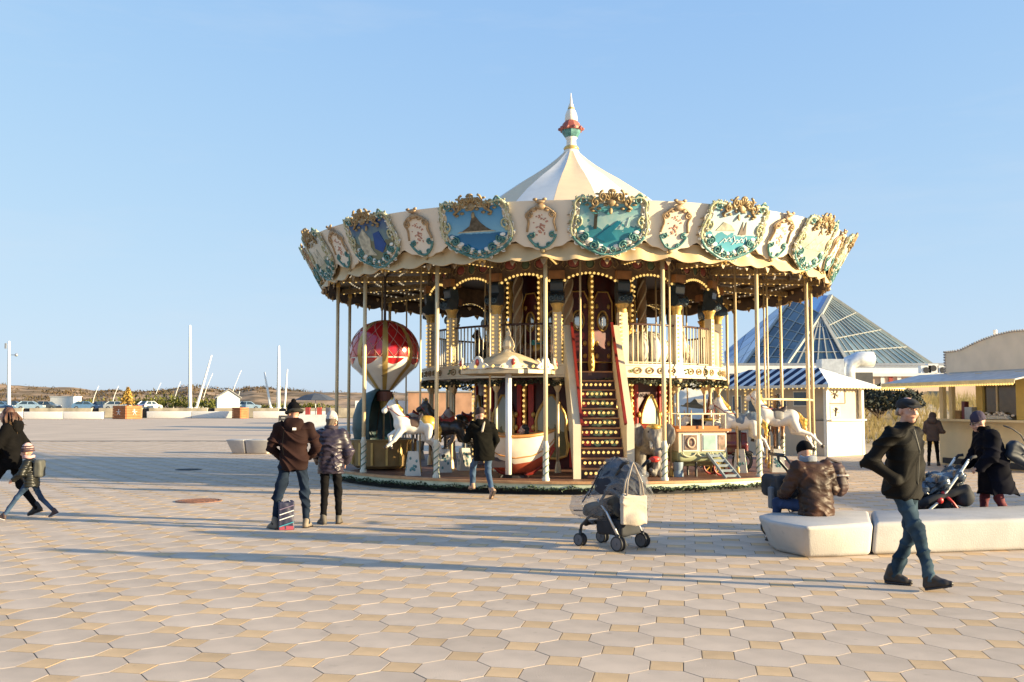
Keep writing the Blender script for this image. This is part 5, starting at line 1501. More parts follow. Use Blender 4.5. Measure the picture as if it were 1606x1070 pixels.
def flatcap(c, mat):
    K = S(.006, .025); sc = c['s']
    K.ell(c['hp'](0, -.022, .052), c['e3'](.090, .112, .060), c['Rh']); K.ell(c['hp'](0, .045, .066), c['e3'](.080, .080, .030), c['Rh']); K.ell(c['hp'](0, -.03, .03), c['e3'](.083, .100, .05), c['Rh'])
    K.cap(c['hp'](-.028, .095, .040), c['hp'](.028, .095, .040), .05 * sc, flat=(c['Rh'] @ A((0, .35, 1)), .22))
    K.obj('flat_cap', mat, c['t'], folds(.002, 30, 3))
def scarf(c, mat, r=.075, n=2, fr=False):
    b = MB(); nk = c['G']['neck'] + A((0, .015, .035)) * c['s']
    for k in range(n):
        b.tube([nk + A((r * math.cos(a) * 1.08, r * math.sin(a), .018 * k + .008 * math.sin(3 * a))) * c['s'] for a in np.linspace(0, 6.28, 17)], .022 * c['s'], 7)
    b.obj('scarf', mat, c['t'], smooth=True)
def hoodback(c, mat, fur=None, r=.09):
    K = S(c['vox'], .03); nk = c['G']['neck']
    K.cap(nk + A((-.07, -.06, .0)) * c['s'], nk + A((.07, -.06, .0)) * c['s'], r * .75 * c['s']); K.ell(nk + A((0, -.09, -.05)) * c['s'], A((.11, .06, .10)) * c['s'])
    o = K.obj('hood', mat, c['t'], folds(.005, 14, 2))
    if fur:
        b = MB(); random.seed(8)
        for k in range(260):
            a = random.uniform(0, 6.28); p = nk + A((.12 * math.cos(a), -.05 + .06 * math.sin(a), .07 * math.sin(a) + .02)) * c['s']; q = A((random.gauss(0, .022), random.gauss(0, .022), random.gauss(0, .022)))
            b.add([p, p + q * 1.6, p + q[::-1] * .8], [(0, 1, 2)])
        b.obj('fur_trim', fur, o, fix=False)
def zipline(c, mat, z0, z1, y):
    pass

# man in the flat cap walking past the bench
m_wj = M('olive_black_jacket', (.0055, .0043, .0032), .7, var=.4, scale=5, spec=.14, bump=.25, bscale=140)
c = person('man in a black flat cap and dark jacket walking past the white bench', (3.70, 9.06), (.58, -.81), 1.79,
    dict(pel=(0, .0, .93), che=(0, .03, 1.26), neck=(0, .02, 1.465), head=(.0, .065, 1.625), sR=(.21, .01, 1.40), sL=(-.21, .01, 1.405), eR=(.325, -.13, 1.15), eL=(-.315, -.08, 1.14), wR=(.205, .045, 1.0), wL=(-.205, .045, 1.0),
         hR=(.085, .0, .90), hL=(-.085, .0, .90), kR=(.055, .17, .50), kL=(-.09, .0, .47), aR=(.0, .235, .11), aL=(-.06, -.18, .095), tR=(-.52, 1, .26), tL=(-.5, 1, -.04)),
    m_wj, .80, .020, creases(.027, 8, 4), M('walk_jeans', (.011, .024, .042), .9, col2=(.045, .078, .108), scale=4.5, spec=.15, bump=.2, bscale=120), creases(.024, 9, 8), m_shoe, vox=.0072, look=(-26, -3), leg_r=1.08, hands=(('R', ((-.75, -.1, -.6), (0, -1, 0), (0, 0, 1), .3)), ('L', ((.75, -.1, -.6), (0, -1, 0), (0, 0, 1), .3))), hair_mat=M('grey_hair', (.25, .22, .2), .7),
    cap_fn=lambda c: (flatcap(c, M('cap_wool', (.010, .010, .012), .9)),))
b = MB(); G_ = c['G']
b.tube([c['hp'](-.078, -.02, .01), c['hp'](-.082, -.05, -.02), c['hp'](-.06, -.085, -.04), c['hp'](0, -.10, -.05), c['hp'](.06, -.085, -.04), c['hp'](.082, -.05, -.02), c['hp'](.078, -.02, .01)], .016, 6); b.obj('grey_hair', M('grey_hair', (.25, .22, .2), .7), c['t'], smooth=True)
MB().tube([G_['neck'] + A((0, .105, -.02)), G_['che'] + A((0, .145, .0)), G_['pel'] + A((0, .148, .02))], .0035, 5).obj('zip', M('zip_metal', (.10, .095, .085), .4, .5), c['t'])
for q in (-1, 1):
    MB().tube([G_['pel'] + A((q * .12, .12, .10)), G_['pel'] + A((q * .17, .075, .0))], .008, 5).obj('pocket_welt', m_blkc, c['t'])

# the couple watching the carousel
m_bj = M('brown_jacket', (.023, .010, .0085), .8, spec=.12, var=.2, scale=5, bump=.2, bscale=90)
c = person('man in a dark brown jacket standing with a striped bag between his feet', (-3.06, 13.42), (-.12, 1), 1.74,
    dict(sR=(.235, -.01, 1.41), sL=(-.235, -.01, 1.41), eR=(.31, -.0, 1.13), eL=(-.31, .0, 1.13), wR=(.20, .16, .98), wL=(-.20, .16, .97), head=(-.02, .05, 1.61), hR=(.10, 0, .90), hL=(-.10, 0, .90), kR=(.16, .03, .48), kL=(-.20, -.01, .48), aR=(.185, .03, .085), aL=(-.235, -.08, .085), tR=(.3, 1, 0), tL=(-.8, 1, 0)),
    m_bj, .80, .030, creases(.032, 7, 11), m_jean, creases(.024, 9, 5), M('taupe_shoe', (.20, .16, .12), .7), vox=.0095, look=(38, -10), leg_r=1.12, collar_h=.62,
    cap_fn=lambda c: (beanie(c, m_blkc, m_blkc, None, .015), brim(c, M('olive_band', (.016, .014, .008), .9)), hoodback(c, m_bj, None, .09)))
G_ = c['G']
MB().box(c['G']['che'] + A((.02, -.175, .12)), (.05, .012, .035)).obj('white_logo', m_white, c['t'])
MB().tube([G_['che'] + A((-.12, -.17, .12)), G_['che'] + A((-.14, -.19, -.1)), G_['pel'] + A((-.12, -.20, .08))], .005, 4).obj('seam', m_blkc, c['t'])
m_pj = M('plum_puffer', (.034, .025, .038), .40, var=.3, scale=6, spec=.42)
c = person('woman in a shiny plum quilted jacket and pale beanie beside the man in brown', (-2.63, 13.9), (-.05, 1), 1.60,
    dict(sR=(.185, 0, 1.41), sL=(-.185, 0, 1.41), eR=(.28, -.02, 1.13), eL=(-.27, -.02, 1.13), wR=(.22, .18, .98), wL=(-.22, .18, .98), head=(.0, .06, 1.60), aR=(.13, .03, .085), aL=(-.10, -.06, .085), kR=(.12, .02, .48), kL=(-.09, -.01, .48), tR=(.1, 1, 0), tL=(-.7, 1, 0)),
    m_pj, .79, .030, puff(.016, .062, 2), M('black_trousers', (.016, .015, .016), .8, var=.3, scale=8), creases(.010, 11, 9), M('grey_boot', (.09, .075, .06), .7), vox=.0095, look=(-8, -12), female=True, leg_r=.98,
    cap_fn=lambda c: (hair_cap(c, M('dark_blond', (.10, .065, .04), .7), long=.05), beanie(c, M('pale_knit', (.48, .42, .38), .9, bump=.6, bscale=60), None, M('pale_knit', (.48, .42, .38), .9), .03), scarf(c, M('plum_dark', (.04, .03, .045), .8), .085, 2)))
t = empty('shopping_bag', 'navy and white striped shopping bag standing between the feet of the man in brown', 'bag', (-3.11, 13.26, 0), .25)
K = S(.01, .02); K.box((0, 0, .19), (.105, .055, .19), .015); K.cap((-.07, 0, .36), (.07, 0, .37), .03)
K.obj('bag_body', M('bag_navy', (.03, .03, .06), .5), t, folds(.006, 14, 3))
for k, (z, m) in enumerate(((.08, M('bag_teal', (.05, .28, .36), .5)), (.17, m_white), (.24, m_white), (.31, M('bag_plum', (.2, .15, .22), .5)))):
    b = MB()
    for s_ in (-1, 1): b.bar((-.095, s_ * .060, z - .03), (.095, s_ * .060, z + .03), .045, .012)
    b.obj('stripe', m, t)
b = MB(); b.box((0, 0, .03), (.19, .125, .05)); b.obj('red_base', M('bag_red', (.3, .05, .08), .5), t)
b = MB()
for s_ in (-1, 1): b.tube([(-.05, s_ * .03, .37), (-.04, s_ * .05, .41), (.03, s_ * .05, .40), (.05, s_ * .03, .37)], .005, 5)
b.obj('handles', M('bag_handle', (.3, .3, .34), .6), t)

# woman and child at the left edge
m_bc = M('black_coat', (.0045, .004, .004), .9, spec=.1, var=.3, scale=7, bump=.2, bscale=100)
m_bhair = M('brown_long_hair', (.075, .032, .018), .6, var=.4, scale=14)
c = person('woman with brown hair in a black coat walking at the far left edge', (-7.66, 14.62), (-1, -.03), 1.68,
    dict(sR=(.185, .03, 1.41), sL=(-.185, .0, 1.41), eR=(.25, -.12, 1.14), eL=(-.24, .1, 1.13), wR=(.24, .05, .88), wL=(-.24, .28, .80), che=(0, .03, 1.27), head=(0, .08, 1.62), hR=(.09, 0, .91), hL=(-.09, 0, .91), kR=(.09, -.12, .52), kL=(-.09, .24, .53), aR=(.09, -.40, .16), aL=(-.09, .42, .10), tR=(0, 1, -.35), tL=(0, 1, .15)),
    m_bc, .76, .03, creases(.015, 8, 6), M('black_trousers', (.016, .015, .016), .8), None, M('black_boot', (.016, .013, .012), .5), vox=.0105, female=True, hands=(('L', ((0, .35, -1), (1, 0, 0), (0, 1, .2), .9)),),
    cap_fn=lambda c: (hair_cap(c, m_bhair, long=.12), hoodback(c, m_bc, M('fur', (.12, .07, .035), .9, island=.5), .1)))
b = MB(); random.seed(31)
for k in range(50):
    a = random.uniform(1.9, 7.5); p = c['hp'](.085 * math.cos(a), -.05 + .08 * math.sin(a), .05); q = c['hp'](.12 * math.cos(a) + random.gauss(0, .02), -.09 + .10 * math.sin(a), -.15 - random.random() * .12)
    b.tube([p, (p + q) / 2 + A((random.gauss(0, .02), random.gauss(0, .02), .02)), q], [.014, .016, .004], 4)
b.obj('hair_strands', m_bhair, c['t'], smooth=True)
for z in (1.02, .90): MB().ico((c['G']['pel'] + A((-.16, .11, z - .95))), .018, 1).obj('coat_button', m_white, c['t'])
m_oj = M('olive_puffer', (.010, .010, .0075), .42, var=.3, scale=6, spec=.4)
c = person('small child in a dark padded jacket and striped hat with a backpack', (-7.16, 14.28), (-1, -.07), 1.10,
    dict(che=(0, .05, 1.26), pel=(0, 0, .93), neck=(0, .06, 1.45), head=(0, .12, 1.60), sR=(.20, .05, 1.38), sL=(-.20, .04, 1.38), eR=(.27, -.08, 1.14), eL=(-.27, .10, 1.13), wR=(.26, .08, .98), wL=(-.26, .28, 1.0), hR=(.1, 0, .9), hL=(-.1, 0, .9), kR=(.1, -.20, .52), kL=(-.1, .28, .55), aR=(.1, -.52, .20), aL=(-.1, .56, .13), tR=(0, 1, -.45), tL=(0, 1, .35)),
    m_oj, .80, .02, puff(.012, .05, 5), m_jean2, creases(.010, 15, 2), M('dark_sneaker', (.05, .03, .03), .6), vox=.009, look=(0, -4), sole=m_white,
    cap_fn=lambda c: (beanie(c, M('pink_knit', (.55, .36, .32), .9), None, M('dark_knit', (.06, .03, .04), .9), .03), scarf(c, M('pink_scarf', (.50, .30, .30), .9), .09, 2)))
b = MB()
for z in (.03, .075, .115): b.tube([c['hp']((.097 - .32 * max(0, z - .05)) * math.cos(a), -.015 + (.114 - .32 * max(0, z - .05)) * math.sin(a), z) for a in np.linspace(0, 6.28, 21)], .013, 6)
b.obj('hat_stripe', M('dark_knit', (.06, .03, .04), .9), c['t'], smooth=True)
K = S(.009, .03); G_ = c['G']; K.box(G_['che'] + A((0, -.145, -.02)), (.11, .06, .13), .04); K.obj('backpack', M('grey_backpack', (.07, .07, .06), .7), c['t'], folds(.004, 15, 4))

# man stepping up to the carousel
m_dj = M('dark_parka', (.006, .0055, .004), .9, spec=.1, var=.35, scale=6)
c = person('man in a dark hooded parka, jeans and tan boots stepping towards the carousel', (-.52, 17.72), (-.42, .91), 1.66,
    dict(che=(-.02, .06, 1.27), neck=(-.03, .09, 1.46), head=(-.03, .14, 1.60), sR=(.19, .06, 1.40), sL=(-.22, .07, 1.40), eR=(.25, -.03, 1.13), eL=(-.29, .16, 1.15), wR=(.22, .12, .92), wL=(-.24, .38, 1.12), hR=(.09, 0, .90), kR=(.08, -.02, .50), aR=(.06, -.26, .17), tR=(-.1, .6, -.8), kL=(-.10, .30, .62), aL=(-.10, .34, .24), tL=(0, 1, -.1)),
    m_dj, .72, .035, creases(.026, 8, 12), M('stair_jeans', (.035, .07, .13), .85, var=.35, scale=6), None, M('tan_boot', (.36, .22, .14), .7), vox=.0105, look=(10, -12), sole=M('dark_sole', (.05, .035, .03), .8),
    cap_fn=lambda c: (beanie(c, M('brown_knit', (.045, .025, .02), .9), None, None, .02), hoodback(c, m_dj, None, .11)))
MB().tube([c['G']['neck'] + A((.02, -.12, .02)), c['G']['che'] + A((-.08, -.2, .02))], .022, 6).obj('pale_strap', M('strap_beige', (.42, .34, .26), .8), c['t'])

# seated man on the bench
m_lj = M('brown_leather', (.070, .027, .013), .50, col2=(.024, .013, .008), scale=3.2, spec=.28, bump=.2, bscale=70)
c = person('man in a brown quilted leather jacket sitting on the white bench, back turned', (3.70, 11.68, 0), (-.22, .97), 1.74,
    dict(pel=(0, 0, .49), che=(0, .07, .82), neck=(0, .15, 1.00), head=(-.01, .235, 1.115), sR=(.21, .09, .955), sL=(-.21, .09, .955), eR=(.31, .14, .68), eL=(-.31, .14, .68), wR=(.20, .36, .60), wL=(-.24, .38, .58), hR=(.10, .03, .48), hL=(-.10, .03, .48), kR=(.14, .46, .50), kL=(-.30, .40, .50), aR=(.14, .50, .09), aL=(-.32, .46, .09)),
    m_lj, .37, .035, lambda P: puff(.012, .085, 7)(P) + creases(.006, 10, 2)(P), M('seat_jeans', (.014, .03, .085), .85, var=.3, scale=6), None, m_shoe, vox=.0095, look=(6, -18),
    cap_fn=lambda c: (beanie(c, m_blkc, None, None, .015), scarf(c, M('grey_scarf', (.25, .27, .31), .9, bump=.6, bscale=50), .082, 3)))
t = empty('shoulder_bag', 'brown padded bag hanging at the right side of the seated man', 'bag', (4.12, 12.05, .62))
K = S(.011, .03); K.ell((0, 0, .10), (.11, .10, .15)); K.ell((-.04, .02, .27), (.12, .1, .10)); K.obj('bag_body', M('plum_brown', (.05, .024, .02), .6, var=.25, scale=6), t, puff(.012, .07, 3))
MB().tube([(.10, 0, .16), (.02, .02, .36), (-.14, .03, .42), (-.26, .02, .30)], .018, 6).obj('strap', M('plum_dark2', (.05, .03, .03), .6), t, smooth=True)
MB().lathe([(.10, .20), (.115, .21), (.10, .225)], 16).obj('pale_rim', M('rim_beige', (.5, .4, .33), .6), t)

# woman with the pushchair at the right
m_nv = M('navy_coat', (.004, .004, .008), .9, spec=.1, var=.3, scale=6)
c = person('woman in a navy coat and dark knitted hat pushing a pushchair behind the bench', (6.46, 12.85), (-1, .06), 1.66,
    dict(che=(0, .06, 1.25), neck=(0, .12, 1.43), head=(0, .19, 1.555), sR=(.19, .08, 1.37), sL=(-.19, .08, 1.37), eR=(.25, .13, 1.11), eL=(-.25, .12, 1.11), wR=(.20, .28, .96), wL=(-.20, .27, .95), kR=(.09, .10, .5), kL=(-.09, -.02, .5), aR=(.09, .14, .085), aL=(-.09, -.18, .1)),
    m_nv, .56, .065, creases(.024, 7, 14), M('maroon_trousers', (.12, .014, .022), .8, var=.25, scale=8), None, m_shoe, vox=.0085, look=(6, -16), female=True, coat_flare=.05,
    hands=(('L', ((.1, .9, -.45), (0, -.3, -1), (1, 0, 0), .8)), ('R', ((-.1, .9, -.45), (0, -.3, -1), (-1, 0, 0), .8))),
    cap_fn=lambda c: (beanie(c, M('plum_knit', (.035, .025, .05), .9, bump=.7, bscale=50), None, None, .02), hair_cap(c, M('plum_knit2', (.04, .03, .055), .9), long=.02) if False else None, scarf(c, m_blkc, .085, 2)))
b = MB()
for q in (-1, 1): b.ico(c['hp'](q * .033, .098, .005), .024, 2, (1.1, .5, .8))
b.tube([c['hp'](-.075, .02, .012), c['hp'](-.055, .095, .01), c['hp'](.055, .095, .01), c['hp'](.075, .02, .012)], .004, 5); b.obj('sunglasses', m_iris, c['t'], smooth=True)
t = empty('handbag', 'navy shoulder bag carried behind the woman with the pushchair', 'bag', (6.74, 12.70, 1.0), .2)
K = S(.011, .04); K.box((0, 0, .06), (.20, .07, .13), .05, A([[math.cos(.5), 0, -math.sin(.5)], [0, 1, 0], [math.sin(.5), 0, math.cos(.5)]]).T); K.cap((-.14, 0, .16), (.0, 0, .14), .06); K.obj('bag_body', M('bag_navy2', (.010, .016, .03), .6), t, creases(.010, 11, 4))
MB().tube([(.14, 0, .14), (.0, -.03, .32), (-.12, -.02, .40), (-.22, .02, .44)], .010, 6).obj('strap', M('strap_grey', (.06, .05, .045), .7), t, smooth=True)
MB().ico((.03, -.085, .07), .014, 1).obj('clasp', m_white, t)

# woman at the kiosk, far right
m_tb = M('taupe_coat', (.085, .058, .048), .8, var=.15, scale=5)
c = person('woman in a taupe hooded coat and black trousers standing at the cream kiosk', (12.02, 27.3), (.55, .83), 1.52,
    dict(sR=(.19, .02, 1.40), sL=(-.19, 0, 1.40), eR=(.27, .02, 1.14), eL=(-.25, 0, 1.13), wR=(.30, .22, 1.10), wL=(-.2, .2, 1.05), head=(0, .06, 1.60), aR=(.14, .02, .085), aL=(-.14, -.04, .085), kR=(.12, .02, .48), kL=(-.12, .0, .48)),
    m_tb, .80, .03, creases(.012, 8, 3), M('black_trousers', (.016, .015, .016), .8), None, m_shoe, vox=.014, look=(0, -12), female=True, face=False,
    cap_fn=lambda c: (lambda K: (K.ell(c['hp'](0, -.03, .02), c['e3'](.115, .125, .135), c['Rh']), K.cap(c['G']['neck'] + A((-.04, -.05, .0)), c['G']['neck'] + A((.04, -.05, .0)), .10), K.obj('hood', m_tb, c['t'], folds(.006, 14, 2))))(S(.014, .03)))
# ------------------------------------------------------------------ pushchairs
m_tubeb = M('black_tube', (.02, .02, .022), .35); m_fab = M('black_fabric', (.016, .017, .022), .8, var=.3, scale=8)
m_rain = M('rain_cover', (.26, .265, .28), .05, alpha=.30, var=.25, spec=1., bump=1., bscale=12)
m_silver = M('silver_tube', (.55, .55, .56), .3, .8)
def stroller(label, loc, hd, tubes, fab, wheels=.085, cover=None, hood=None, seatc=None):
    t = empty('pushchair', label, 'pushchair', (*loc, 0), heading(*hd))
    for q in (-1, 1):
        for y, x in ((.31, .21), (-.30, .23)):
            r = wheels * (.92 if y > 0 else 1.05)
            b = MB()
            for dx in (-.034, .034): b.lathe([(r * .78, -.014), (r, -.012), (r, .012), (r * .78, .014)], 18)
            # two thin tyres side by side on one axle
            b = MB()
            for dx in (-.034, .034):
                for k in range(18):
                    pass
                b.tube([(q * x + dx, y + r * .88 * math.cos(a), r + r * .88 * math.sin(a)) for a in np.linspace(0, 2 * math.pi, 21)], r * .14, 7, cap=False)
            w = b.obj('wheel', m_black, t, smooth=True)
            b = MB()
            for dx in (-.034, .034): b.cyl((q * x + dx - .008, y, r), (q * x + dx + .008, y, r), r * .80, n=16)
            b.cyl((q * x - .05, y, r), (q * x + .05, y, r), .013, n=8); b.obj('hub', M('hub_grey', (.10, .10, .11), .5), w)
    m0, m1, m2 = tubes
    b = MB()
    for q in (-1, 1): b.tube([(q * .21, .31, .17), (q * .21, .29, .25), (q * .22, .05, .46), (q * .22, -.26, .88), (q * .22, -.34, 1.0)], .018, 8)
    b.obj('side_tubes', m0, t, smooth=True)
    b = MB()
    for q in (-1, 1): b.tube([(q * .23, -.30, .17), (q * .22, -.12, .44), (q * .22, .02, .58)], .018, 8)
    b.obj('rear_legs', m1, t, smooth=True)
    b = MB()
    for q in (-1, 1): b.cyl((q * .21, .31, .09), (q * .21, .31, .2), .02, n=8); b.cyl((q * .23, -.30, .09), (q * .23, -.30, .2), .02, n=8)
    b.bar((-.22, -.2, .32), (.22, -.2, .32), .018); b.tube([(-.21, .22, .30), (.21, .22, .30)], .01, 6); b.tube([(-.2, -.2, .32), (.2, .2, .31)], .009, 6); b.tube([(.2, -.2, .32), (-.2, .2, .31)], .009, 6)
    b.obj('cross_frame', m2, t, smooth=True)
    for q in (-1, 1):
        b = MB(); b.tube([(q * .22, -.33, .98), (q * .22, -.38, 1.03), (q * .2, -.44, 1.04)], .02, 8)
        b.obj('handle_grip', m_fab, t, smooth=True)
    K = S(.012, .04); K.cap((-.15, .24, .42), (.15, .24, .42), .06); K.cap((-.2, .2, .46), (-.2, -.3, .62), .05); K.cap((.2, .2, .46), (.2, -.3, .62), .05); K.cap((-.14, -.3, .5), (.14, -.3, .5), .12); K.cap((-.12, -.08, .38), (.12, -.08, .38), .06); K.cap((-.12, -.25, .78), (.12, -.25, .78), .05); K.cap((0, .2, .38), (0, -.08, .37), .12, flat=((0, 0, 1), .5)); K.cap((0, -.08, .4), (0, -.25, .78), .14, flat=((0, 1, .4), .45))
    K.cap((-.1, .30, .26), (.1, .30, .26), .03); K.obj('seat', seatc or fab, t, folds(.006, 12, 2))
    K = S(.012, .03); K.box((0, -.12, .26), (.19, .20, .10), .04); K.obj('basket', fab, t, folds(.006, 14, 5))
    if not hood: return t
    K = S(.012, .02); K.ell((0, -.14, .72), (.275, .34, .33)); K.ell((0, -.10, .69), (.245, .33, .30), neg=True, k=.01); K.box((0, .38, .5), (.5, .32, .6), 0, neg=True, k=.01); K.box((0, -.1, .35), (.5, .5, .3), 0, neg=True, k=.01)
    K.obj('hood', hood or fab, t, folds(.006, 12, 7))
    if cover:
        K = S(.013, .10); K.ell((0, -.16, .74), (.29, .38, .34)); K.cap((-.14, .36, .46), (.14, .36, .46), .11, k=.25); K.cap((-.14, .05, .5), (.14, .05, .5), .2); K.cap((-.12, -.38, .56), (.12, -.38, .56), .12)
        o = K.obj('rain_cover', cover, t, creases(.032, 8, 3))
        for pts in ([(0, .46, .5), (0, .2, .82), (0, -.1, 1.08), (0, -.4, .95)], [(-.3, .1, .62), (-.22, -.02, .93), (0, -.06, 1.085), (.22, -.02, .93), (.3, .1, .62)], [(-.2, .42, .42), (0, .47, .40), (.2, .42, .42)]):
            MB().tube(pts, .009, 6).obj('cover_binding', m_fab, o, smooth=True)
    return t
stroller('black pushchair under a clear rain cover before the carousel, tote bag on its handles', (1.20, 11.66), (-.70, .71), (m_tubeb, m_silver, m_tubeb), m_fab, cover=m_rain, hood=M('navy_fabric', (.008, .010, .022), .7, var=.2, scale=8), seatc=M('child_blanket', (.07, .065, .045), .9, col2=(.01, .012, .02), scale=5))
t = empty('tote_bag', 'cream canvas tote bag hanging from the pushchair handles', 'bag', (1.42, 11.22, .30), heading(-.35, .94))
m_canvas = M('cream_canvas', (.46, .385, .31), .9, var=.07, scale=9, bump=.4, bscale=70)
K = S(.009, .03); K.box((0, 0, .19), (.175, .05, .18), .03); K.ell((0, .0, .09), (.15, .085, .10)); K.obj('bag_body', m_canvas, t, creases(.022, 11, 6))
b = MB()
for y in (-.045, .045): b.tube([(-.11, y, .36), (-.09, y * .6, .52), (-.02, 0, .70), (.0, 0, .74), (.02, 0, .70), (.09, y * .6, .52), (.11, y, .36)], .016, 6, flat=.5)
b.obj('bag_handles', m_canvas, t, smooth=True)
m_tr = M('red_tube', (.45, .03, .03), .4); m_tw = M('white_tube', (.75, .73, .68), .4); m_tb2 = M('blue_tube', (.03, .09, .35), .4)
t = stroller('pushchair with a red, white and blue frame under a crumpled dark rain cover', (5.66, 12.78), (-1, .06), (m_tw, m_tr, m_tb2), m_fab)
K = S(.011, .05); K.cap((-.16, .22, .60), (.16, .22, .60), .09); K.cap((-.18, -.02, .70), (.18, -.02, .72), .11); K.cap((-.16, -.24, .78), (.16, -.24, .80), .10); K.cap((0, .22, .56), (0, -.2, .70), .16)
K.obj('rain_cover', M('dark_rain_cover', (.015, .02, .03), .22, col2=(.07, .09, .115), spec=.8, bump=1., bscale=16, scale=7), t, creases(.035, 13, 5))
b = MB()
for q in (-1, 1): b.ico((q * .22, .05, .47), .05, 2); b.ico((q * .21, .29, .30), .035, 2)
b.obj('red_joints', m_tr, t, smooth=True)
# black pram beside the seated man
t = empty('pram', 'black pram standing on the far side of the bench left of the seated man', 'pram', (3.58, 12.55, 0), .15)
K = S(.012, .04); K.box((-.02, 0, .66), (.20, .30, .14), .06); K.cap((-.14, -.1, .60), (.12, -.1, .60), .12); K.obj('carry_cot', m_fab, t, folds(.008, 11, 2))
b = MB(); b.tube([(.16, .05, .70), (.05, .05, .86), (-.06, .05, .98), (-.08, .05, 1.08)], .022, 8); b.tube([(-.08, -.15, 1.06), (-.08, .25, 1.06)], .024, 8); b.tube([(.16, -.2, .72), (-.07, -.15, 1.05)], .016, 8); b.obj('push_handle', m_tubeb, t, smooth=True)
b = MB()
for y in (-.22, .22): b.tube([(-.12, y, .12), (.04, y, .48), (.26, y, .12)], .014, 8)
b.obj('pram_frame', m_tubeb, t, smooth=True)
for x in (-.12, .26):
    for y in (-.25, .25):
        b = MB(); r = .11; b.tube([(x + r * math.cos(a), y, r + r * math.sin(a)) for a in np.linspace(0, 2 * math.pi, 23)], .02, 7, cap=False); w = b.obj('wheel', m_black, t, smooth=True)
        MB().cyl((x, y - .012, r), (x, y + .012, r), r * .8, n=16).obj('hub', M('hub_grey', (.10, .10, .11), .5), w)
K = S(.012, .03); K.box((-.25, -.12, .52), (.03, .06, .14), .02); K.obj('side_pocket', M('grey_pocket', (.14, .14, .15), .7), t)
MB().tube([(-.1, -.3, .55), (-.05, -.33, .36), (.02, -.33, .36), (.06, -.3, .5)], .012, 6).obj('hanging_strap', m_tubeb, t, smooth=True)
